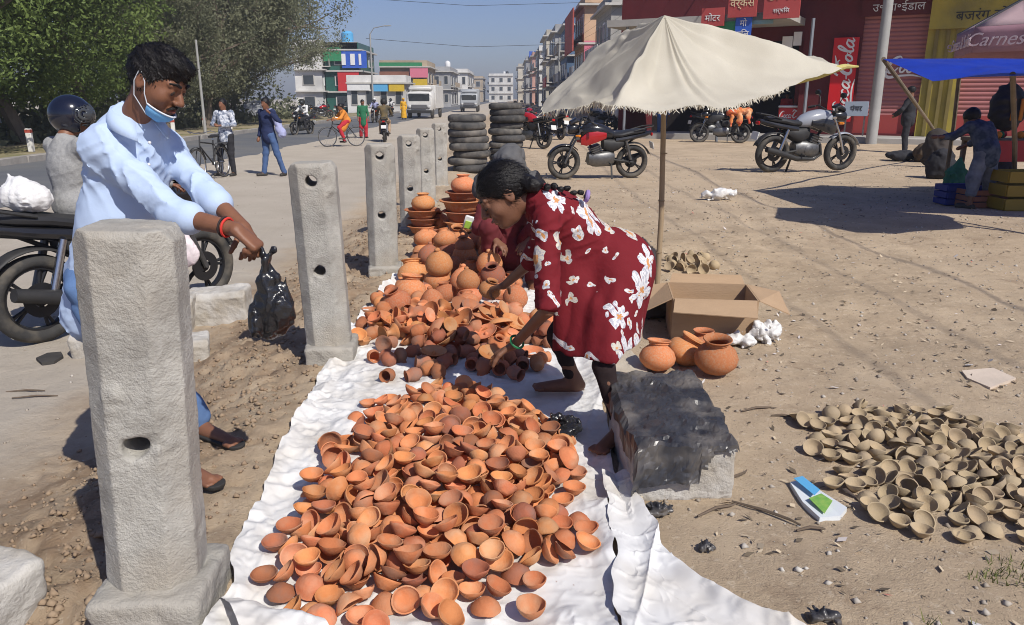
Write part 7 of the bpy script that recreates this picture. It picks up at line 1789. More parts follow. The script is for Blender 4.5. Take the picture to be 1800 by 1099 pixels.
def dress_mat():
    m = bpy.data.materials.new('flowered_dress'); m.use_nodes = True; nt = m.node_tree; N = nt.nodes; L = nt.links; b = N['Principled BSDF']
    b.inputs['Roughness'].default_value = .85; b.inputs['Specular IOR Level'].default_value = .2
    tc = N.new('ShaderNodeTexCoord'); sp = N.new('ShaderNodeSeparateXYZ'); L.new(tc.outputs['Object'], sp.inputs[0])
    def mth(op, a, c=None, d=None):
        n = N.new('ShaderNodeMath'); n.operation = op
        for s_, v_ in zip(n.inputs, (a, c, d)):
            if v_ is None: continue
            if isinstance(v_, (int, float)): s_.default_value = v_
            else: L.new(v_, s_)
        return n.outputs[0]
    def mix(f, a, c):
        x = N.new('ShaderNodeMix'); x.data_type = 'RGBA'; L.new(f, x.inputs['Factor'])
        for s_, v_ in ((x.inputs['A'], a), (x.inputs['B'], c)):
            if isinstance(v_, tuple): s_.default_value = (*v_, 1)
            else: L.new(v_, s_)
        return x.outputs['Result']
    wz = N.new('ShaderNodeTexNoise'); wz.inputs['Scale'].default_value = 9; L.new(tc.outputs['Object'], wz.inputs['Vector'])
    xx = mth('ADD', sp.outputs[0], mth('MULTIPLY', sp.outputs[1], .55)); zz = mth('MULTIPLY_ADD', wz.outputs['Fac'], .16, sp.outputs[2]); xx = mth('MULTIPLY_ADD', wz.outputs['Fac'], -.10, xx)
    col = None; base = (.155, .012, .018)
    nz = N.new('ShaderNodeTexNoise'); nz.inputs['Scale'].default_value = 60; nz.inputs['Detail'].default_value = 3; L.new(tc.outputs['Object'], nz.inputs['Vector'])
    cur = base
    for (sc, R0, thr, petals, tone, off) in ((5.2, .46, .42, 5, (.66, .65, .66), 0.0), (9.0, .36, .55, 3, (.56, .52, .44), 3.7), (15.0, .34, .6, 2, (.66, .64, .62), 7.9)):
        cb_ = N.new('ShaderNodeCombineXYZ'); L.new(mth('MULTIPLY_ADD', xx, sc, off), cb_.inputs[0]); L.new(mth('MULTIPLY_ADD', zz, sc, off * 1.3), cb_.inputs[1])
        vo = N.new('ShaderNodeTexVoronoi'); vo.voronoi_dimensions = '2D'; vo.inputs['Scale'].default_value = 1.0; vo.inputs['Randomness'].default_value = .75; L.new(cb_.outputs[0], vo.inputs['Vector'])
        df = N.new('ShaderNodeVectorMath'); df.operation = 'SUBTRACT'; L.new(cb_.outputs[0], df.inputs[0]); L.new(vo.outputs['Position'], df.inputs[1])
        s2_ = N.new('ShaderNodeSeparateXYZ'); L.new(df.outputs[0], s2_.inputs[0]); cs = N.new('ShaderNodeSeparateColor'); L.new(vo.outputs['Color'], cs.inputs[0])
        an = mth('ARCTAN2', s2_.outputs[1], s2_.outputs[0]); rad = mth('SQRT', mth('ADD', mth('POWER', s2_.outputs[0], 2), mth('POWER', s2_.outputs[1], 2)))
        ph = mth('MULTIPLY_ADD', cs.outputs[1], 6.28, mth('MULTIPLY', an, petals / 2)); pet = mth('ABSOLUTE', mth('SINE', ph))
        lim = mth('MULTIPLY', mth('MULTIPLY_ADD', pet, .62, .38), R0); lim = mth('MULTIPLY', lim, mth('MULTIPLY_ADD', cs.outputs[2], .5, .65)); lim = mth('ADD', lim, mth('MULTIPLY_ADD', nz.outputs['Fac'], .12, -.06))
        inside = mth('MULTIPLY', mth('LESS_THAN', rad, lim), mth('GREATER_THAN', cs.outputs[0], thr))
        vein = mth('LESS_THAN', mth('ABSOLUTE', mth('SINE', mth('MULTIPLY', an, petals * 2.5))), .28)
        pc = mix(mth('MULTIPLY', mth('MAXIMUM', vein, mth('GREATER_THAN', nz.outputs['Fac'], .56)), .62), tone, (.27, .28, .36)); pc = mix(mth('LESS_THAN', rad, mth('MULTIPLY', lim, .3)), pc, (.55, .26, .10))
        cur = mix(inside, cur, pc)
    L.new(cur, b.inputs['Base Color'])
    n2 = N.new('ShaderNodeTexNoise'); n2.inputs['Scale'].default_value = 22; n2.inputs['Detail'].default_value = 3; L.new(tc.outputs['Object'], n2.inputs['Vector'])
    bp = N.new('ShaderNodeBump'); bp.inputs['Strength'].default_value = .25; bp.inputs['Distance'].default_value = .02; L.new(n2.outputs['Fac'], bp.inputs['Height']); L.new(bp.outputs[0], b.inputs['Normal'])
    add_crease(m, .5, 4.5, .02)
    return m
M_dress = dress_mat()
hemc = A(1050, 616, 3.19) - ow
def skirt(t):
    p = JW['pelvis']
    t.ell(p + V((.035, 0, -.01)), (.132, .13, .135), k=.06)
    t.cap(p, hemc + V((.0, 0, -.06)), .135, .16, k=.06); t.cap(JW['hipL'], JW['hipL'].lerp(JW['kneeL'], .85), .10, .085, k=.08); t.cap(p + V((.05, 0, -.05)), hemc + V((.06, .02, -.06)), .105, .13, k=.06); t.cap(JW['chest'] - V((0, 0, .03)), hemc + V((-.10, .03, .02)), .085, .10, k=.08)
    hz = hemc.z + .005; t.cut((hemc.x, 0, hz), (.12, 0, -1))
    t.noise(.020, 6, 2, stretch=(1.6, 1.6, .2), ridged=True, seed=6, where=lambda x, y, z: np.clip((p.z - z) / .2, 0, 1))
faceW = V((-.80, -.16, -.58)); upW = V((-.6, 0, .8))
person(JW, faceW, dict(top=M_dress, topname='dress', bottom=cloth('leggings', (.028, .018, .018)), botname='leggings', sleeve=.92, hair='long', hs=1.06, g=.79, tail=0, top_extra=skirt, seed=7.1, along=(1, 0, .45), fold=.009, skin=M_skin_d, handL=(.35, .12, -1), handR=(.55, .1, 1), leg=1.93, loose=.86), '', root=wom, vx=.0062, headup=upW)
Mh, fh, sh_, uh = basis(faceW, upW); hc = JW['head']; k = 1.06
for q in (-1, 1):
    MB().tube([headpt(.097, .016 * q, .026), headpt(.093, .036 * q, .031), headpt(.078, .054 * q, .026)], [.003, .0035, .002], 6).build('eyebrow', M_hair, wom)
    MB().tube([headpt(.0945, .020 * q, -.006), headpt(.0945, .033 * q, -.010), headpt(.086, .049 * q, -.004)], [.0022, .003, .0018], 5).build('eyelashes', M_hair, wom)
MB().tube([headpt(.0925, -.02, -.066), headpt(.0985, 0, -.064), headpt(.0925, .02, -.066)], [.003, .0065, .003], 8).build('lips', mat('lips', (.17, .055, .042), rough=.5), wom)
MB().ball(headpt(.098, .017, -.045), .0028, 8, 6).build('nose_stud', mat('gold', (.8, .55, .2), rough=.3, metal=1.0), wom)
br0, br1 = A(938, 326, 3.2) - ow, A(1032, 345, 3.22) - ow
braid = SDF(tuple(np.minimum(br0, br1) - .1), tuple(np.maximum(br0, br1) + .1), .005)
braid.cap(hc + (-fh * .07 + uh * .02) * k, br0, .05, .034, k=.03)
for i in range(9):
    t_ = i / 8; p = br0.lerp(br1, t_) + V((0, 0, .012 * math.sin(t_ * PI))); q = V((0, .010 * (1 if i % 2 else -1), .004 * (1 if i % 2 else -1)))
    braid.ell(p + q, (.017, .015 - .004 * t_, .016 - .004 * t_), k=.008)
braid.noise(.003, 50, 2, ridged=True); braid.build('braid', M_hair, wom)
MB().torus(br1, .018, .010, V((1, 0, -.2)).to_track_quat('Z', 'Y').to_matrix().to_4x4(), 16, 8).build('hair_tie', cloth('lilac', (.34, .24, .52)), wom)
w_ = JW['wrL'].lerp(JW['elL'], .12); d_ = (JW['elL'] - JW['wrL']).normalized()
MB().torus(w_, .031, .0055, d_.to_track_quat('Z', 'Y').to_matrix().to_4x4(), 20, 7).build('bangle', mat('bangle_green', (.02, .16, .06), rough=.3), wom)
# the lid and small pot she is picking up
put('clay_saucer', WARE['dish', 'red'], ow + JW['wrL'] + JW['hdL'] * .16 + V((0, 0, .01)), Euler((.3, .2, 0)).to_quaternion(), .7, label='clay lid held in the fingertips of the woman\'s near hand', cat='clay lid')
put('clay_pot', POTM['round', 'red'], ow + JW['wrR'] + JW['hdR'] * .13 + V((-.02, .03, -.05)), Euler((.2, .3, 0)).to_quaternion(), .06, label='small clay pot grasped by the woman\'s far hand', cat='clay pot')

# ------------------------------------------------------------------ generic poses
def pose(kind='stand', h=1.65, **kw):
    k = h / 1.65
    if kind == 'stand':
        J = dict(head=(.02, 0, 1.54), neck=(0, 0, 1.40), chest=(0, 0, 1.2), pelvis=(0, 0, .92), sh=(0, .17, 1.35), el=(-.03, .22, 1.08), wr=(.06, .23, .84), hip=(0, .09, .87), knee=(.02, .10, .48), an=(-.02, .10, .085), to=(.12, .13, .03))
    elif kind == 'ride':
        J = dict(head=(.20, 0, 1.46), neck=(.13, 0, 1.33), chest=(.08, 0, 1.14), pelvis=(0, 0, .86), sh=(.12, .17, 1.28), el=(.30, .27, 1.06), wr=(.55, .27, 1.0), hip=(.04, .09, .82), knee=(.42, .17, .74), an=(.30, .16, .34), to=(.44, .17, .30))
    elif kind == 'squat':
        J = dict(head=(.12, 0, .92), neck=(.08, 0, .78), chest=(.04, 0, .62), pelvis=(-.04, 0, .30), sh=(.06, .17, .72), el=(.20, .24, .48), wr=(.36, .12, .40), hip=(.0, .10, .28), knee=(.34, .18, .50), an=(.20, .15, .085), to=(.34, .16, .03))
    out = {}
    for q, v in J.items():
        if q in ('head', 'neck', 'chest', 'pelvis'): out[q] = V(v) * k
        else:
            out[q + 'L'] = V(v) * k; out[q + 'R'] = V((v[0], -v[1], v[2])) * k
    for q, v in kw.items(): out[q] = V(v) * k
    return out
def folk(px, py, H_, kind, rz, spec, label, vx=.022, face=(1, 0, -.15), group=None, **kw):
    p = GT(px, py) if isinstance(px, (int, float)) else V(px)
    return person(pose(kind, H_, **kw), V(face), spec, label, p, rz, vx, group)
C_white = cloth('white', (.66, .66, .66)); C_grey = cloth('grey', (.30, .30, .31)); C_dark = cloth('charcoal', (.035, .035, .04)); C_navy = cloth('navy', (.025, .035, .09)); C_red = cloth('red', (.5, .035, .05)); C_or = cloth('orange', (.7, .26, .05)); C_green = cloth('green', (.03, .16, .08)); C_olive = cloth('olive', (.16, .13, .06)); C_yel = cloth('yellow', (.7, .38, .03)); C_denim = cloth('denim', (.07, .12, .25)); C_lav = cloth('lavender', (.36, .38, .58))
C_check = mat('cloth_check', (.62, .64, .68), (.14, .17, .24), 16, .9, detail=2, contrast=2.0)
M_shoe = mat('shoe_leather', (.04, .035, .03), rough=.6)
# standing men by the road
folk(404, 309, 1.66, 'stand', -PI / 2 - .25, dict(top=C_check, bottom=C_dark, shoe=M_shoe, sleeve=1.8, seed=2), 'man in checked shirt standing with a bicycle at the roadside', .013, elR=(.05, -.28, 1.12), wrR=(.22, -.10, 1.12), elL=(.05, .26, 1.12), wrL=(.24, .05, 1.10), kneeR=(.06, -.15, .48), anR=(.02, -.20, .085), toR=(.16, -.24, .03))
mj = folk(478, 309, 1.68, 'stand', -PI / 2 - .5, dict(top=C_navy, bottom=C_denim, shoe=M_shoe, sleeve=1.9, seed=5), 'man in dark top and jeans with a jacket slung on his shoulder', .013, anL=(-.12, .26, .085), toL=(.0, .3, .03), kneeL=(-.03, .18, .48), anR=(.10, -.12, .085), toR=(.22, -.16, .03), elL=(-.05, .30, 1.16), wrL=(.12, .22, 1.34))
s = SDF((-.4, -.2, .6), (.4, .6, 1.6), .02); s.cap((.0, .12, 1.42), (-.03, .26, 1.15), .05, .08, k=.03); s.cap((-.03, .26, 1.15), (-.06, .36, .92), .08, .10, k=.03); s.noise(.02, 9, 2, ridged=True); s.build('jacket', C_lav, mj)
# ================================================================== VEHICLES
M_rub = mat('wheel_rubber', (.03, .03, .03), (.05, .048, .045), 8, .8, .2, 60, c3=(.12, .105, .085), s3=5)
M_alloy = mat('alloy_black', (.035, .035, .038), rough=.4, metal=.5); M_chrome = mat('chrome', (.55, .55, .56), rough=.25, metal=1.0); M_steel = mat('engine_metal', (.20, .20, .20), (.12, .12, .12), 12, .45, metal=.8)
M_blackgloss = mat('gloss_black', (.015, .015, .017), rough=.25, coat=.5); M_blackmatt = mat('matt_black', (.022, .022, .024), (.035, .034, .033), 10, .6); M_seat = mat('seat_vinyl', (.025, .025, .027), rough=.45)
M_redgloss = mat('gloss_red', (.35, .012, .015), rough=.25, coat=.6); M_greypaint = mat('gloss_grey', (.30, .32, .36), rough=.3, coat=.5); M_lens = mat('lamp_lens', (.5, .5, .5), rough=.1, spec=.7); M_tail = mat('tail_lens', (.4, .01, .01), rough=.2); M_plate = mat('number_plate', (.7, .7, .68), (.6, .6, .58), 20, .5)
RY = Matrix.Rotation(PI / 2, 3, 'X')
WH = {}
def wheel_meshes(R, spoke, alloy):
    key = (R, spoke, alloy)
    if key in WH: return WH[key]
    ty = MB().torus((0, 0, 0), R - .048, .048, RY, 40, 10, 1.1).mesh('tyre')
    if spoke == 0: ty = MB().torus((0, 0, 0), R - .016, .016, RY, 36, 8).mesh('tyre')
    mb = MB(); rr_ = R - (.095 if spoke else .034)
    mb.torus((0, 0, 0), rr_, .013 if spoke else .007, RY, 36, 6, 2.2 if spoke else 1.2)
    if spoke:
        mb.lathe([(0, -.05), (.045, -.05), (.05, 0), (.045, .05), (0, .05)], 12, RY.to_4x4())
        for i in range(spoke):
            a = 2 * PI * i / spoke
            for off in (-.10, .10): mb.tube([(math.cos(a) * .03, 0, math.sin(a) * .03), (math.cos(a + off * .6) * rr_ * .6, 0, math.sin(a + off * .6) * rr_ * .6), (math.cos(a + off) * rr_, 0, math.sin(a + off) * rr_)], [.018, .012, .014], 5)
        mb.lathe([(.05, .055), (.12, .055), (.12, .06), (.05, .06)], 20, RY.to_4x4())
    else:
        mb.lathe([(0, -.04), (.018, -.04), (.018, .04), (0, .04)], 8, RY.to_4x4())
        for i in range(20):
            a = 2 * PI * i / 20; mb.tube([(math.cos(a + .3) * .018, .02 * (-1) ** i, math.sin(a + .3) * .018), (math.cos(a) * rr_, 0, math.sin(a) * rr_)], .0018, 3)
    rm = mb.mesh('rim'); ty.materials.append(M_rub); rm.materials.append(alloy); WH[key] = (ty, rm); return WH[key]
def wheel(parent, x, z, R, spoke, alloy, y=0):
    ty, rm = wheel_meshes(R, spoke, alloy); w = mesh_obj('wheel', rm, None, parent, loc=(x, y, z)); mesh_obj('tyre', ty, None, w); return w
def motorcycle(loc, rz, label, paint, accent, group='motorcycles', lean=.08, alloy=None, windshield=False, engine_guard=None, naked=False):
    m = empty('motorcycle', loc, rz, label, 'motorcycle', group); m.rotation_euler = (lean, 0, rz); al = alloy or M_alloy
    R = .305; wb = 1.28
    wheel(m, 0, R, R, 5, al); wheel(m, wb, R, R, 5, al)
    hx, hz = wb - .30, .92
    f = MB()
    for s in (-1, 1): f.tube([(wb, s * .075, R), (wb - .13, s * .075, .62), (hx + .02, s * .075, hz - .02)], [.022, .022, .018], 8)
    f.box((hx + .03, 0, hz - .04), (.07, .19, .03)); f.box((hx + .08, 0, hz - .18), (.06, .19, .03)); f.tube([(wb, -.09, R), (wb, .09, R)], .012, 8); f.build('fork', M_chrome if paint is M_greypaint else M_steel, m)
    f = MB(); n = 11
    for i in range(n):
        a = -.5 + 2.1 * i / (n - 1); 
    vs_ = []
    prof = [(wb + math.cos(a) * (R + .028), math.sin(a) * (R + .028) + R) for a in np.linspace(.35, 2.35, 12)]
    P_ = np.array([[[x, y, z - .018 * (abs(y) / .06) ** 2] for y in np.linspace(-.062, .062, 6)] for x, z in prof]); o = mesh_obj('front_mudguard', grid_mesh('front_mudguard', P_), paint, m); o.modifiers.new('thick', 'SOLIDIFY').thickness = .005
    prof = [(math.cos(a) * (R + .05), math.sin(a) * (R + .05) + R) for a in np.linspace(.9, 2.75, 12)]
    P_ = np.array([[[x, y, z - .02 * (abs(y) / .07) ** 2] for y in np.linspace(-.07, .07, 6)] for x, z in prof]); o = mesh_obj('rear_mudguard', grid_mesh('rear_mudguard', P_), M_blackmatt, m); o.modifiers.new('thick', 'SOLIDIFY').thickness = .006
    # frame and swing arm
    f = MB(); f.tube([(hx, 0, hz - .1), (.72, 0, .50), (.62, 0, .28), (.42, 0, .26), (.36, 0, .52), (.40, 0, .70), (hx - .05, 0, hz - .08)], .022, 8); f.tube([(.40, .0, .68), (-.20, 0, .80)], .02, 8); f.tube([(.36, 0, .5), (-.1, 0, .76)], .016, 8)
    f.build('frame', M_blackmatt, m)
    f = MB()
    for s in (-1, 1): f.tube([(.40, s * .085, .36), (0, s * .09, R)], .02, 8)
    f.tube([(.40, -.09, .36), (.40, .09, .36)], .02, 8); f.build('swing_arm', M_blackmatt, m)
    for s in (-1, 1): MB().tube([(.06, s * .11, .36), (.17, s * .11, .70)], [.03, .026], 10).build('shock_absorber', M_chrome if s < 0 else M_steel, m)
    # engine with fins
    e = MB(); e.loft([(.36, 0, .38, .10, .10), (.46, 0, .38, .14, .15), (.70, 0, .36, .14, .14), (.84, 0, .37, .09, .11)], 12, 3); e.box((.70, 0, .52), (.15, .17, .20), rot=(0, .35, 0), bev=.02)
    for i in range(5): e.box((.665 + .018 * i, 0, .45 + .035 * i), (.20, .22, .012), rot=(0, .35, 0))
    e.lathe([(0, 0), (.075, 0), (.08, .015), (.05, .03), (0, .03)], 16, Matrix.Translation((.58, -.128, .37)) @ Matrix.Rotation(PI / 2, 4, 'X')); e.build('engine', M_steel, m)
    MB().loft([(.18, 0, .66, .10, .05), (.30, 0, .62, .12, .10), (.44, 0, .60, .13, .13), (.58, 0, .64, .10, .10)], 12, 3).build('side_panel', M_blackmatt, m)
    MB().tube([(.80, -.10, .46), (.83, -.12, .30), (.70, -.13, .22), (.35, -.14, .24), (.05, -.16, .33), (-.22, -.17, .40)], [.02, .02, .022, .04, .05, .046], 10).build('exhaust', M_blackmatt if paint is not M_redgloss else M_chrome, m)
    # tank, seat, tail
    MB().loft([(.38, 0, .79, .07, .06), (.46, 0, .82, .12, .10), (.60, 0, .85, .15, .13), (.76, 0, .87, .165, .14), (.92, 0, .87, .13, .12), (1.0, 0, .85, .06, .07)], 16, 2.5).build('fuel_tank', paint, m)
    for s in (-1, 1): MB().loft([(.56, s * .15, .80, .02, .05), (.74, s * .172, .78, .035, .10), (.92, s * .165, .74, .03, .12), (1.02, s * .14, .70, .015, .06)], 10).build('tank_shroud', accent, m)
    MB().loft([(-.20, 0, .87, .08, .03), (-.10, 0, .86, .11, .045), (.10, 0, .835, .125, .05), (.25, 0, .80, .13, .05), (.40, 0, .79, .11, .045), (.46, 0, .80, .06, .03)], 14, 2.6).build('seat', M_seat, m)
    tl = MB().loft([(-.32, 0, .83, .05, .035), (-.2, 0, .80, .10, .05), (.1, 0, .745, .125, .055), (.36, 0, .70, .12, .07)], 12, 2.4).build('tail_fairing', M_blackgloss, m)
    MB().tube([(.02, .12, .87), (-.20, .12, .93), (-.34, .07, .95), (-.34, -.07, .95), (-.20, -.12, .93), (.02, -.12, .87)], .012, 8).build('grab_rail', M_blackmatt, m)
    MB().box((-.335, 0, .80), (.03, .11, .06), bev=.012).build('tail_lamp', M_tail, m)
    MB().box((-.36, 0, .60), (.012, .20, .13), rot=(0, .25, 0), bev=.004).build('number_plate', M_plate, m)
    # steering
    hb = MB(); hb.tube([(hx - .16, .36, hz + .09), (hx - .08, .24, hz + .13), (hx, .1, hz + .06), (hx, -.1, hz + .06), (hx - .08, -.24, hz + .13), (hx - .16, -.36, hz + .09)], .013, 8); hb.build('handlebar', M_blackmatt, m)
    for s in (-1, 1):
        MB().tube([(hx - .11, s * .27, hz + .115), (hx - .17, s * .375, hz + .085)], .02, 8).build('grip', M_rub, m)
        mr = MB().tube([(hx - .07, s * .22, hz + .13), (hx - .04, s * .27, hz + .24), (hx - .05, s * .31, hz + .30)], .007, 6).build('mirror_stalk', M_blackmatt, m)
        MB().loft([(hx - .075, s * .33, hz + .33, .06, .035), (hx - .05, s * .33, hz + .33, .075, .045), (hx - .02, s * .33, hz + .33, .03, .02)], 12).build('mirror', M_blackgloss, mr)
        MB().loft([(wb - .24, s * .17, .80, .02, .02), (wb - .20, s * .19, .80, .035, .022), (wb - .15, s * .17, .80, .02, .015)], 8).build('indicator', mat('amber', (.7, .22, .02), rough=.3), m)
    hl = MB().loft([(hx + .06, 0, hz - .02, .07, .07), (hx + .14, 0, hz - .02, .10, .09), (hx + .24, 0, hz - .03, .10, .085), (hx + .27, 0, hz - .03, .07, .06)], 14).build('headlamp', M_blackgloss, m)
    MB().loft([(hx + .255, 0, hz - .03, .085, .07), (hx + .282, 0, hz - .035, .05, .04)], 12).build('lens', M_lens, hl)
    MB().loft([(hx + .05, 0, hz + .12, .07, .02), (hx + .12, 0, hz + .13, .09, .05), (hx + .22, 0, hz + .08, .08, .04)], 12).build('instrument_cowl', M_blackgloss, m)
    MB().box((.40, .10, .12), (.03, .02, .30), rot=(.35, 0, 0)).build('side_stand', M_blackmatt, m)
    MB().tube([(.46, -.24, .30), (.46, .24, .30)], .013, 8).build('foot_peg', M_rub, m)
    if engine_guard is not None: MB().loft([(.46, 0, .20, .09, .03), (.62, 0, .19, .11, .045), (.82, 0, .27, .08, .05)], 12).build('belly_pan', engine_guard, m)
    return m
# left: black motorcycle half behind the nearest post, with rider
pr, pf = G(78, 600, ROAD_Z), V((-2.70, 6.35, ROAD_Z)); dv = (pf - pr); rzm = math.atan2(dv.y, dv.x)
lm = motorcycle((pr.x, pr.y, zt1(pr.x, pr.y)), rzm, 'black motorcycle half hidden behind the nearest post, carrying a rider', M_blackgloss, M_blackmatt, lean=.02); lm.scale = (1.05, 1.05, 1.05)
def onm(m, x, y, z): return m.matrix_basis @ V((x, y, z))
rp = lm.location.copy()
person(pose('ride', 1.68, pelvis=(-.02, 0, .90), chest=(-.02, 0, 1.16), neck=(-.02, 0, 1.36), head=(.05, 0, 1.50), shL=(-.01, .18, 1.30), shR=(-.01, -.18, 1.30)), (1, -.85, -.12), dict(top=mat('cloth_sweater', (.34, .34, .33), (.26, .26, .26), 60, .95, .3, 120, crease=(.4, 5, .02)), bottom=C_denim, shoe=M_shoe, hair='helmet', hairmat=mat('helmet_blue', (.008, .010, .022), rough=.15, coat=.8), sleeve=2.0, hs=1.0, fold=.004), 'rider in grey sweater and dark crash helmet sitting on the left motorcycle', onm(lm, .40, .05, .03), rzm, .011)
# grey knitted band on the sweater: darker lower half
p = onm(lm, .02, .02, 1.02)
wb_ = SDF((-.22,) * 3, (.22,) * 3, .009); wb_.ell((0, 0, -.02), (.165, .12, .115), k=.02); wb_.ell((.06, 0, -.05), (.12, .11, .09), k=.03); wb_.cap((-.05, 0, .06), (-.085, .01, .135), .035, .012, k=.05); wb_.noise(.011, 11, 3, ridged=True, along=(.1, 0, 1)); wb_.noise(.004, 34, 2, ridged=True); wb_.build('white_bag', mat('bag_white', (.74, .74, .74), (.64, .63, .62), 8, .45, .4, 25), label='knotted white plastic bag on the seat of the left motorcycle', cat='plastic bag', loc=p)
p = onm(lm, 1.05, -.17, .50)
wb_ = SDF((-.2,) * 3, (.2,) * 3, .009); wb_.ell((0, 0, -.03), (.09, .05, .12), k=.02); wb_.cap((0, 0, .05), (0, 0, .14), .05, .015, k=.03); wb_.noise(.007, 18, 3, ridged=True, along=(.1, 0, 1)); wb_.build('pink_bag', mat('bag_pink', (.70, .55, .58), (.72, .68, .68), 8, .5, .4, 25), label='pink and white striped bag hanging by the motorcycle front wheel', cat='plastic bag', loc=p)
# middle: red-black motorcycle facing left
a_, b_ = GT(1108, 313), GT(979, 316); dv = b_ - a_
motorcycle((a_.x, a_.y, a_.z), math.atan2(dv.y, dv.x), 'black and red motorcycle parked behind the bamboo pole, facing left', M_blackgloss, M_redgloss, lean=-.10)
a_, b_ = GT(1353, 303), GT(1488, 303); dv = b_ - a_
motorcycle((a_.x, a_.y, a_.z), math.atan2(dv.y, dv.x), 'black and silver motorcycle parked in front of the drink sign, facing right', M_greypaint, M_blackgloss, lean=.08, engine_guard=P_white).scale = (1.17, 1.17, 1.17)
for i, (px, py, rz, pt, ac, lab) in enumerate(((1225, 245, .3, M_blackgloss, M_greypaint, 'dark motorcycle parked in the shade under the canopy, facing right'), (1300, 252, PI - .2, M_blackgloss, M_blackmatt, 'motorcycle with an orange cloth over its seat by the shops'),
        (955, 262, 2.3, M_redgloss, M_blackgloss, 'red motorcycle parked just right of the tyre stacks'), (985, 246, 2.0, M_blackgloss, M_redgloss, 'black motorcycle parked behind the red one near the tyres'), (935, 232, 1.8, M_redgloss, M_blackmatt, 'small distant red motorcycle parked along the right roadside'), (1075, 232, 2.6, M_greypaint, M_blackgloss, 'grey motorcycle seen under the left hem of the canopy'))):
    p = GT(px, py); motorcycle(p, rz, lab, pt, ac)
    if i == 1:
        s = SDF((-.5,) * 3, (.5,) * 3, .02); s.cap((-.3, 0, .1), (.3, 0, .14), .12, .13, k=.03); s.cap((-.25, -.16, 0), (-.28, -.2, -.3), .07, .05, k=.05); s.cap((.25, -.16, .02), (.3, -.2, -.2), .08, .05, k=.05); s.cap((0, -.14, .0), (0, -.18, -.2), .1, .09, k=.05); s.noise(.025, 6, 2, ridged=True)
        s.build('draped_cloth', mat('orange_print', (.62, .20, .05), (.45, .05, .03), 7, .9, contrast=2.5, c3=(.66, .42, .22), s3=3), label='orange and red patterned cloth draped over a parked motorcycle', cat='cloth', loc=p + V((-.1, 0, .85)))
# bicycles
def bicycle(loc, rz, label, paint, lean=.06):
    b = empty('bicycle', loc, rz, label, 'bicycle', 'bicycles'); b.rotation_euler = (lean, 0, rz); R = .34; w = 1.05
    wheel(b, 0, R, R, 0, M_chrome); wheel(b, w, R, R, 0, M_chrome)
    f = MB()
    for p_, q_ in (((.36, 0, .30), (.28, 0, .82)), ((.30, 0, .74), (.84, 0, .80)), ((.36, 0, .30), (.86, 0, .72)), ((.82, 0, .92), (.88, 0, .66))): f.tube([p_, q_], .016, 8)
    for s in (-1, 1): f.tube([(0, s * .05, R), (.30, s * .02, .74)], .009, 6); f.tube([(0, s * .05, R), (.36, s * .03, .30)], .010, 6)
    f.build('frame', paint, b)
    f = MB()
    for s in (-1, 1): f.tube([(w, s * .05, R), (.90, s * .05, .66), (.88, s * .03, .66)], .011, 6)
    f.box((.885, 0, .665), (.04, .12, .02)); f.build('fork', paint, b)
    MB().tube([(.66, .28, .98), (.80, .25, 1.02), (.82, .1, .98), (.82, -.1, .98), (.80, -.25, 1.02), (.66, -.28, .98)], .011, 8).build('handlebar', M_chrome, b)
    MB().loft([(.14, 0, .90, .09, .03), (.24, 0, .90, .09, .035), (.34, 0, .89, .04, .025), (.44, 0, .89, .02, .018)], 10).build('saddle', M_seat, b)
    MB().tube([(.28, 0, .8), (.27, 0, .88)], .012, 8).build('seat_post', M_chrome, b)
    for x in (0, w):
        P_ = np.array([[[x + math.cos(a) * (R + .025), y, R + math.sin(a) * (R + .025)] for y in (-.022, 0, .022)] for a in np.linspace(.4, 2.9, 12)]); o = mesh_obj('mudguard', grid_mesh('mudguard', P_), paint, b); o.modifiers.new('thick', 'SOLIDIFY').thickness = .003
    MB().torus((.36, .05, .30), .09, .006, RY, 20, 6).build('chainring', M_chrome, b)
    MB().box((-.08, 0, .74), (.34, .14, .015)).build('carrier', M_steel, b)
    for s in (-1, 1): MB().tube([(.36, s * .05, .30), (.36 + s * .12, s * .08, .30 - s * .12), (.36 + s * .12, s * .16, .30 - s * .12)], .009, 6).build('pedal', M_steel, b)
    return b
p = GT(378, 316); bicycle(p + V((.0, .55, 0)), -PI / 2 - .12, 'old black bicycle held upright by the man in checked shirt', M_blackmatt, lean=.04)
p = GT(607, 258); rzb = -2.6
bicycle(p + V((.35, .3, 0)), rzb, 'bicycle ridden by the person in orange and red on the shoulder', M_blackmatt)
folk(p + V((.05, .12, 0)), 0, 1.55, 'ride', rzb, dict(top=C_or, bottom=C_red, shoe=M_shoe, hair='long', sleeve=1.6, tail=.3), 'person in orange and red clothes riding a bicycle on the shoulder', .02, pelvis=(-.02, 0, .98), hipL=(0, .08, .95), hipR=(0, -.08, .95), kneeL=(.32, .1, .72), anL=(.16, .1, .35), toL=(.3, .1, .3), kneeR=(.2, -.1, .6), anR=(.06, -.1, .2), toR=(.2, -.1, .17))
folk(640, 243, 1.6, 'stand', -1.2, dict(top=C_green, bottom=C_red, shoe=M_shoe, hair='long', sleeve=1.5, tail=.25, loose=1.3), 'woman in green top and red trousers walking along the shoulder', .02, anR=(-.18, -.1, .1), toR=(-.05, -.1, .03), kneeR=(-.03, -.1, .48))
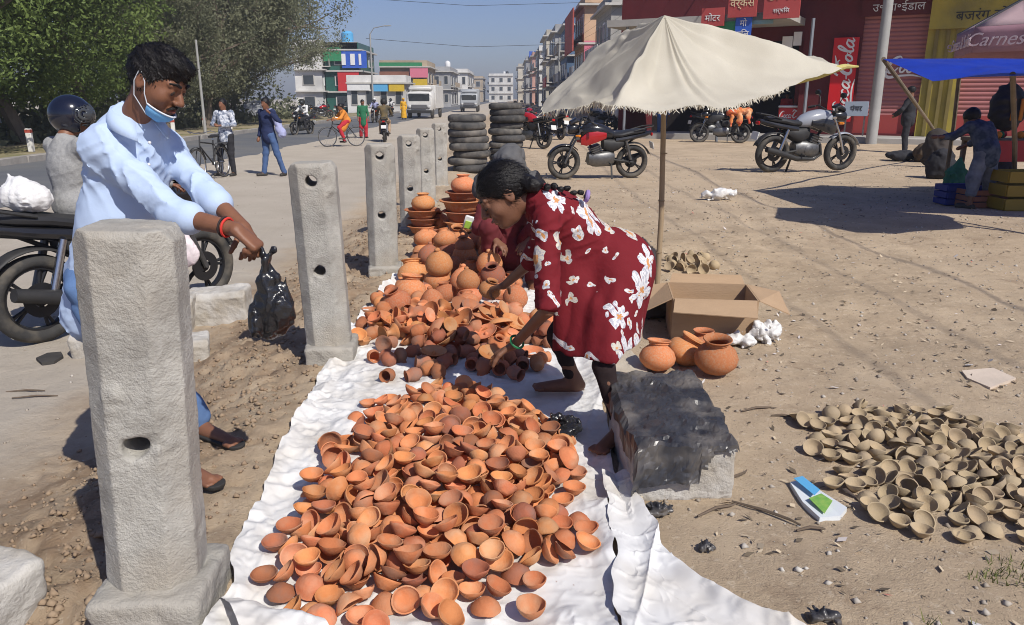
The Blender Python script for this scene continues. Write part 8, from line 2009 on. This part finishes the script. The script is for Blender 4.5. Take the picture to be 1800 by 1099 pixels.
# motorcycle rider seen from behind
p = GT(676, 250); mr_ = motorcycle(p + V((0, 0, 0)), PI / 2 + .12, 'motorcycle ridden away from the camera on the shoulder', M_blackgloss, M_blackmatt, lean=0)
folk(p + V((-.02, .25, 0)), 0, 1.72, 'ride', PI / 2 + .12, dict(top=mat('cloth_jacket_olive', (.17, .12, .05), (.05, .05, .04), 4, .9, detail=2), bottom=cloth('beige', (.42, .30, .2)), shoe=M_shoe, hair='helmet', hairmat=P_black, sleeve=2.0, tail=.12), 'rider in olive and dark jacket riding away on a motorcycle', .02)
# riders coming along the road
p = GT(546, 237); motorcycle(p, -1.9, 'motorcycle approaching on the asphalt near the far kerb', M_blackgloss, M_blackmatt, lean=0)
folk(p + V((-.1, -.3, 0)), 0, 1.68, 'ride', -1.9, dict(top=C_white, bottom=C_dark, shoe=M_shoe, hair='helmet', hairmat=P_black, sleeve=2), 'rider in white shirt approaching on the asphalt', .022)
# traffic far down the road
def far_rider(x, y, rz, top, lab, lab2, H_=P_black):
    motorcycle((x, y, ROAD_Z + .02), rz, lab2, M_blackgloss, M_redgloss, lean=0)
    person(pose('ride', 1.68), V((1, 0, -.1)), dict(top=top, bottom=C_dark, shoe=M_shoe, hair='helmet', hairmat=H_), lab, (x + .3 * math.cos(rz), y + .3 * math.sin(rz), ROAD_Z + .02), rz, .026)
far_rider(-9.4, 55, -1.6, C_lav, 'distant rider in lavender coming down the road', 'distant motorcycle under the lavender rider', P_white)
far_rider(-10.9, 72, -1.55, C_white, 'distant rider in white farther down the road', 'distant motorcycle under the white rider')
folk(V((-8.6, 63, ROAD_Z)), 0, 1.65, 'stand', -1.5, dict(top=C_yel, bottom=C_yel, hair='scarf', hairmat=C_yel, skirt=.1, shoe=M_shoe), 'distant person all in yellow walking at the road edge', .026)
# truck and bus
def truck(loc, rz, label, body):
    t = empty('truck', loc, rz, label, 'truck')
    MB().loft([(0, 0, 1.25, 1.0, .75), (.15, 0, 1.35, 1.08, .85), (1.6, 0, 1.4, 1.1, .9), (1.75, 0, 1.4, 1.08, .88)], 16, 6).build('cab', body, t)
    MB().box((4.1, 0, 1.75), (4.6, 2.2, 1.9), bev=.05).build('load_body', body, t)
    MB().box((-.0, 0, 1.72), (.12, 1.75, .62), rot=(0, -.12, 0), bev=.04).build('windscreen', M_glass, t)
    MB().box((-.06, 0, .98), (.1, 1.3, .32), bev=.02).build('grille', mat('grille_dark', (.12, .12, .13), rough=.5), t)
    MB().box((-.10, 0, .58), (.2, 2.1, .26), bev=.04).build('bumper', M_blackmatt, t)
    for s in (-1, 1):
        MB().ball((-.05, s * .8, .98), (.08, .16, .14)).build('headlight', M_lens, t)
        for x in (.85, 5.1): MB().lathe([(0, -.12), (.28, -.12), (.42, -.1), (.45, -.05), (.45, .05), (.42, .1), (.28, .12), (0, .12)], 20, Matrix.Translation((x, s * .95, .45)) @ RY.to_4x4()).build('wheel', M_rub, t)
    MB().box((.9, 0, 2.42), (1.2, 1.9, .3), bev=.1).build('roof_box', body, t)
    return t
truck((-7.7, 66, ROAD_Z), PI / 2 - .06, 'white small truck coming towards the camera at the road edge', mat('truck_white', (.66, .66, .64), (.55, .54, .52), 1.5, .5))
truck((-5.2, 96, ROAD_Z), PI / 2, 'grey distant truck behind the white one', mat('truck_grey', (.36, .38, .4), rough=.5))
# parked cars across the verge
def car(loc, rz, label, paint):
    c = empty('parked_car', loc, rz, label, 'car', 'cars across the verge')
    MB().loft([(-1.9, 0, .62, .72, .22), (-1.8, 0, .66, .80, .30), (0, 0, .68, .84, .34), (1.5, 0, .64, .80, .28), (1.9, 0, .56, .66, .18)], 16, 5).build('body', paint, c)
    MB().loft([(-1.75, 0, 1.0, .60, .05), (-1.3, 0, 1.18, .66, .26), (.2, 0, 1.2, .68, .28), (.9, 0, 1.02, .62, .08)], 16, 5).build('cabin', paint, c)
    for s in (-1, 1):
        MB().box((-.5, s * .675, 1.2), (1.6, .03, .3), bev=.01).build('side_window', M_glass, c); MB().ball((1.85, s * .5, .66), (.07, .14, .09)).build('headlight', M_lens, c)
        for x in (-1.2, 1.2): MB().lathe([(0, -.09), (.2, -.09), (.29, -.07), (.3, 0), (.29, .07), (.2, .09), (0, .09)], 20, Matrix.Translation((x, s * .76, .3)) @ RY.to_4x4()).build('wheel', M_rub, c)
    MB().box((.62, 0, 1.2), (.05, 1.1, .34), rot=(0, -.9, 0)).build('windscreen', M_glass, c)
    return c
paint_white = mat('car_white', (.70, .70, .69), rough=.3, coat=.5)
tall_vehicle = car((-20.5, 28.5, ROAD_Z + .02), 1.4, 'tall white boxy car beyond the verge behind the crash helmet', paint_white)
tall_vehicle.scale = (1, 1, 1.35)
car((-19.8, 43.0, ROAD_Z + .02), -1.6, 'white car beyond the verge behind the bicycle', paint_white)
car((-19.4, 60.0, ROAD_Z + .02), -1.5, 'silver car beyond the verge behind the approaching rider', mat('car_silver', (.4, .41, .43), rough=.3, coat=.5))
for i, x in enumerate((-15.8, -15.2, -16.1, -14.9)):
    motorcycle((x, 58 + 3.1 * i, ROAD_Z + .15), .4 + .3 * i, ['motorcycle parked on the verge, nearest of the distant row', 'second motorcycle parked in the distant row on the verge', 'third motorcycle parked in the distant row on the verge', 'farthest motorcycle parked in the distant row on the verge'][i], [M_blackgloss, M_redgloss, M_greypaint, M_blackgloss][i], M_blackmatt, group='motorcycles parked on the verge')

# ================================================================== STALLS ON THE RIGHT
M_blue = mat('blue_tarp', (.012, .05, .50), (.01, .035, .38), 3, .4, .2, 18, spec=.4, crease=(.5, 2.5, .03)); add_glow_through(M_blue, .25)
st = empty('blue_tarp_shelter', GT(1690, 330), 0, 'bright blue tarpaulin stretched on poles over the fruit stall', 'shelter'); so = st.location.copy()
cs_ = [A(1553, 104, 10.8), A(1640, 143, 9.2), A(1700, 136, 8.9), V((8.9, 7.4, 1.72)), V((9.6, 10.6, 2.0)), A(1800, 97, 11.2), A(1680, 103, 11.6)]  # two unseen right corners extend the tarp so its shade covers the child
tarp_mid = sum(cs_, V()) / len(cs_) + V((0, 0, .02))
nu, nv = 140, 26; TT = np.arange(nu) / nu * len(cs_); BPt = np.array([list(c) for c in cs_])
Bt = np.array([BPt[int(t) % 7] * (1 - (t % 1)) + BPt[(int(t) + 1) % 7] * (t % 1) for t in TT]); r_ = np.linspace(0, 1, nv)
TP = np.array(tarp_mid) + (Bt[:, None] - np.array(tarp_mid)) * r_[None, :, None]; TP[..., 2] += .05 * fbm(TP[..., 0] * 1.6, TP[..., 1] * 1.6, 2, 3) * np.sin(r_ * PI)[None]
mesh_obj('tarpaulin', grid_mesh('tarpaulin', TP - np.array(so), closed_u=True), M_blue, st)
M_wood = mat('weathered_pole', (.24, .19, .13), (.16, .12, .08), 4, .85, .3, 30)
for q0, q1 in ((A(1553, 104, 10.8), GT(1668, 268)), (A(1780, 130, 8.9), GT(1782, 352)), (A(1690, 100, 11.5), GT(1660, 330)), (A(1862, 120, 8.4), GT(1850, 420))):
    MB().tube([q0 - so, (q0 + q1) / 2 - so + V((.02, 0, 0)), q1 - so], .03, 8).build('pole', M_wood, st)
# pink market umbrella
um = empty('market_umbrella', (5.75, 7.8, 0), 0, 'faded pink market umbrella with lettered valance at the top right', 'umbrella'); uo = um.location.copy()
cor = A(1683, 62, 8.6); apex = A(1905, -60, 7.8); rim_z = cor.z; n8 = 6
c2 = V((apex.x, apex.y, rim_z)); Ru = (cor - c2).length
a0 = math.atan2(cor.y - c2.y, cor.x - c2.x)
M_pinkc = mat('umbrella_pink', (.62, .46, .46), (.56, .40, .41), 3, .8, .1, 30, c3=(.50, .36, .37), s3=1.5); add_glow_through(M_pinkc, .25); M_mauve = mat('valance_mauve', (.36, .20, .24), (.30, .17, .20), 4, .85)
for i in range(n8):
    a, b_ = a0 + 2 * PI * i / n8, a0 + 2 * PI * (i + 1) / n8
    pa, pb = c2 + V((math.cos(a), math.sin(a), 0)) * Ru, c2 + V((math.cos(b_), math.sin(b_), 0)) * Ru
    P_ = np.array([[list((apex.lerp(pa.lerp(pb, u), w)) - uo + V((0, 0, -.06 * math.sin(w * PI) * 4 * u * (1 - u)))) for w in np.linspace(0, 1, 8)] for u in np.linspace(0, 1, 8)])
    mesh_obj('canopy_panel', grid_mesh('canopy_panel', P_), M_pinkc, um).modifiers.new('thick', 'SOLIDIFY').thickness = .004
    P_ = np.array([[list(pa.lerp(pb, u) - uo + V((0, 0, -.23 * w)) + (pa.lerp(pb, u) - c2).normalized() * (.02 * math.sin(u * PI * 3) * w)) for w in np.linspace(0, 1, 5)] for u in np.linspace(0, 1, 14)])
    va = mesh_obj('valance', grid_mesh('valance', P_), M_mauve, um); va.modifiers.new('thick', 'SOLIDIFY').thickness = .004
    me = text_mesh('lettering', 'Carness & Softie', .17, .004, 1.0, .35); me.materials.append(mat('valance_print', (.62, .50, .53), rough=.8))
    lt = mesh_obj('lettering', me, None, va); out = ((pa + pb) / 2 - c2).normalized()
    lt.matrix_local = face_matrix((pa + pb) / 2 - uo + out * .035 + V((0, 0, -.12)), (pb - pa).normalized(), (0, 0, 1))
    MB().tube([apex - uo, pa - uo], .012, 5).build('rib', M_steel, um)
MB().tube([(0, 0, -.1), apex - uo + V((0, 0, .05))], .03, 10).build('pole', M_steel, um)
# stall contents
def crate(px, py, d, m_, label, rz=0.0, lift=0.0):
    p = GT(px, py); c = empty('crate', p + V((0, d[1] / 2, lift)), rz, label, 'crate', 'crates at the stall')
    for s in (-1, 1):
        for i in range(3):
            MB().box((0, s * d[1] / 2, d[2] * (i + .5) / 3), (d[0], .02, d[2] / 3 * .82), bev=.004).build('slat', m_, c); MB().box((s * d[0] / 2, 0, d[2] * (i + .5) / 3), (.02, d[1] - .022, d[2] / 3 * .82), bev=.004).build('slat', m_, c)
    MB().box((0, 0, .012), (d[0] - .025, d[1] - .025, .018)).build('base', m_, c)
    return c
crate(1692, 362, (.46, .34, .28), mat('crate_blue', (.02, .04, .22), rough=.5), 'blue plastic crate at the left foot of the stall')
crate(1735, 366, (.5, .34, .24), mat('crate_brown', (.28, .12, .08), rough=.8), 'brown crate at the feet of the child', .05)
crate(1800, 372, (.52, .4, .52), mat('crate_yellow', (.27, .18, .02), rough=.5), 'tall yellow crate at the right edge of the photo')
tb = empty('stall_table', GT(1800, 350) + V((.35, .7, 0)), 0, 'fruit stall table with red cover under the blue tarpaulin', 'table')
MB().box((0, 0, .80), (1.5, .9, .06), bev=.01).build('table_top', M_wood, tb); MB().box((0, -.46, .66), (1.5, .02, .3)).build('cover', P_red, tb)
for sx in (-.7, .7):
    for sy in (-.4, .4): MB().box((sx, sy, .38), (.06, .06, .78)).build('leg', M_wood, tb)
for i in range(12):
    p = tb.location + V((-.6 + .11 * i, -.25 + .12 * (i % 3), .88)); MB().ball((0, 0, 0), .055, 10, 7).build('fruit', [C_or, C_green, C_red][i % 3], loc=p, label=['orange fruit on the stall table', 'green fruit on the stall table', 'red fruit on the stall table'][i % 3], cat='fruit', group='fruit on the stall table')
s = SDF((-.3,) * 3, (.3, .3, .5), .018); s.ell((0, 0, .0), (.2, .16, .22), k=.02); s.cap((0, 0, .2), (.02, 0, .33), .09, .04, k=.05); s.noise(.03, 7, 3, ridged=True); s.build('green_sack', mat('sack_green', (.03, .14, .07), (.05, .20, .10), 8, .7, .2), label='green sack leaning at the left side of the stall', cat='sack', loc=GT(1672, 345) + V((.1, .1, .22)))
crumple('dark_sack', GT(1592, 284) + V((0, .2, .12)), (.42, .26, .14), C_dark, 'dark sacks lying at the feet of the standing person', 'sack', 21, vx=.03, amp=.1)
crumple('stall_bundle', GT(1655, 295) + V((0, .3, .36)), (.3, .3, .4), mat('bundle_dark', (.03, .027, .027), (.05, .04, .035), 5, .9), 'dark bundle of goods behind the standing person', 'bundle', 22, vx=.03, amp=.12)
hb_ = SDF((-.4, -.3, -.45), (.4, .3, .45), .02); hb_.ell((0, 0, 0), (.27, .16, .33), k=.03); hb_.cap((0, 0, .25), (0, 0, .4), .1, .03, k=.05); hb_.noise(.02, 7, 2, ridged=True)
big = hb_.build('hanging_bag', mat('bag_dark', (.02, .02, .022), (.035, .033, .032), 8, .6), label='big dark bag with orange stripes hanging in the stall behind the child', cat='bag', loc=A(1772, 190, 11.3))
for q in (-.03, .09): MB().box((q, -.17, -.02), (.05, .02, .3), bev=.006).build('stripe', C_or, big)
for i, (px, py, r3, lab) in enumerate(((1668, 318, (.26, .22, .30), 'dark full sack standing left of the green sack'), (1765, 335, (.28, .24, .34), 'dark full sack standing behind the child'), (1640, 288, (.3, .25, .26), 'brown sack standing beside the leaning pole'))):
    crumple('goods_sack', GT(px, py) + V((0, .35, r3[2] * .85)), r3, [C_dark, cloth('sack_navy', (.03, .03, .05)), cloth('sack_brown', (.09, .065, .045))][i], lab, 'sack', 31 + i, vx=.022, amp=.1)
# people at the stalls
C_camo = mat('cloth_camo', (.03, .045, .075), (.09, .11, .15), 9, .9, detail=2, contrast=2.0)
folk(1719, 366, 1.36, 'stand', 1.9, dict(top=C_camo, bottom=mat('cloth_camo_pale', (.09, .105, .14), (.19, .21, .25), 9, .9, detail=2), leg=1.55, loose=1.3, skin=M_skin_d, sleeve=1.6, hs=1.1, shoe=M_shoe), 'child in patterned top and cropped trousers bending over the stall', .014, face=(1, 0, -.5),
     chest=(.12, 0, 1.15), neck=(.25, 0, 1.32), head=(.38, 0, 1.40), shL=(.22, .18, 1.28), shR=(.22, -.18, 1.28), elL=(.35, .36, 1.12), wrL=(.38, .62, 1.12), elR=(.4, -.25, 1.05), wrR=(.6, -.2, .95), anL=(-.02, .22, .085), toL=(.12, .26, .03), kneeL=(.02, .17, .48), anR=(-.02, -.2, .085), toR=(.12, -.24, .03), kneeR=(.02, -.16, .48))
folk(1588, 271, 1.72, 'stand', PI - .5, dict(top=C_dark, bottom=C_dark, skin=M_skin_d, shoe=M_shoe, g=1.15, sleeve=1.9), 'dark clothed person standing in the shade beside the steel pole', .018, elL=(.15, .3, 1.1), wrL=(.3, .1, .95), elR=(.12, -.3, 1.1), wrR=(.3, -.1, 1.0))
folk(1162, 243, 1.68, 'stand', 1.2, dict(top=cloth('bright_blue', (.05, .16, .5)), bottom=C_denim, shoe=M_shoe), 'person in bright blue shirt standing under the canopy, seen beside the pole', .022)
folk(1085, 238, 1.65, 'stand', -2.0, dict(top=C_white, bottom=C_dark, shoe=M_shoe), 'distant person in white seen under the left part of the canopy', .024)
for i, (px, py, rz, top, lab) in enumerate(((1378, 240, -2.2, C_red, 'person in red by the shop front, left of the drink sign'), (1440, 236, -1.2, cloth('purple', (.18, .06, .25)), 'person in purple by the drink sign'), (1345, 236, -1.8, C_green, 'person in green in the shade of the porch'))):
    folk(px, py, 1.62, 'stand', rz, dict(top=top, bottom=C_dark, skin=M_skin_d, shoe=M_shoe), lab, .024)
# red drink crates and board in front of the shop
for i, (px, py) in enumerate(((1392, 246), (1432, 244))):
    p = GT(px, py); bxx = empty('drink_cooler', p + V((0, .3, 0)), -.5, ['red drink cooler with white lettering, left of the pair', 'red drink cooler with white lettering, right of the pair'][i], 'cooler', 'drink coolers before the shop')
    MB().box((0, 0, .55), (.8, .6, 1.1), bev=.04).build('cabinet', P_red, bxx); MB().box((0, 0, 1.13), (.82, .62, .07), bev=.02).build('lid', P_white, bxx)
    o = mesh_obj('lettering', cme, None, bxx); o.scale = (.14, .2, 1); o.location = (-.36, -.305, .75); o.rotation_euler = (PI / 2, 0, 0)
p = GT(1503, 250); bb = empty('notice_board', p + V((0, .2, 0)), -.4, 'small grey notice board with dark writing beside the black motorcycle', 'sign')
MB().box((0, 0, 1.05), (.72, .05, .46), bev=.01).build('board', mat('board_grey', (.26, .31, .38), rough=.6), bb)
for s_ in (-.35, .35): MB().box((s_ * .8, .05, .45), (.05, .05, .9)).build('leg', M_steel, bb)
me = text_mesh('lettering', 'पंचर', .22, .01); me.materials.append(P_black); o = mesh_obj('lettering', me, None, bb); o.location = (0, -.035, 1.06); o.rotation_euler = (PI / 2, 0, 0)
# person sitting behind the ware under a grey shawl
sp_ = V((-.02, 6.0, zt1(0, 6.0)))
sit = person(pose('squat', 1.66), V((1, -.2, -.3)), dict(top=cloth('maroon_dark', (.16, .03, .035)), bottom=cloth('maroon_dark', (.16, .03, .035)), skin=M_skin_d, hair='scarf', hairmat=cloth('shawl', (.12, .12, .125), (.08, .08, .085)), sleeve=1.5), 'person with a grey shawl over the head squatting behind the clay pots', sp_, -1.5, .010)
s = SDF((-.5, -.5, .3), (.5, .5, 1.15), .014); s.cap((.06, 0, .98), (-.14, 0, .70), .12, .2, k=.05); s.cap((-.05, .16, .76), (-.05, -.16, .76), .13, .13, k=.05); s.ell((.20, 0, .82), (.12, .10, .20), k=.03, op='sub'); s.noise(.016, 9, 2, ridged=True); s.build('shawl', cloth('shawl', (.12, .12, .125)), sit)
# ================================================================== HAZE
hz_m = bpy.data.materials.new('haze_air'); hz_m.use_nodes = True
haze_tree = hz_m.node_tree; haze_tree.nodes.remove(haze_tree.nodes['Principled BSDF'])
pv = haze_tree.nodes.new('ShaderNodeVolumePrincipled'); pv.inputs['Color'].default_value = (.82, .87, .95, 1); pv.inputs['Density'].default_value = .0011; pv.inputs['Anisotropy'].default_value = .2
haze_tree.links.new(pv.outputs[0], haze_tree.nodes['Material Output'].inputs['Volume'])
hz = MB().box((0, 420, 9.5), (900, 1000, 23)).build('haze', hz_m, smooth=False, kind='stuff', label='thin pale haze in the air along the street', cat='haze')
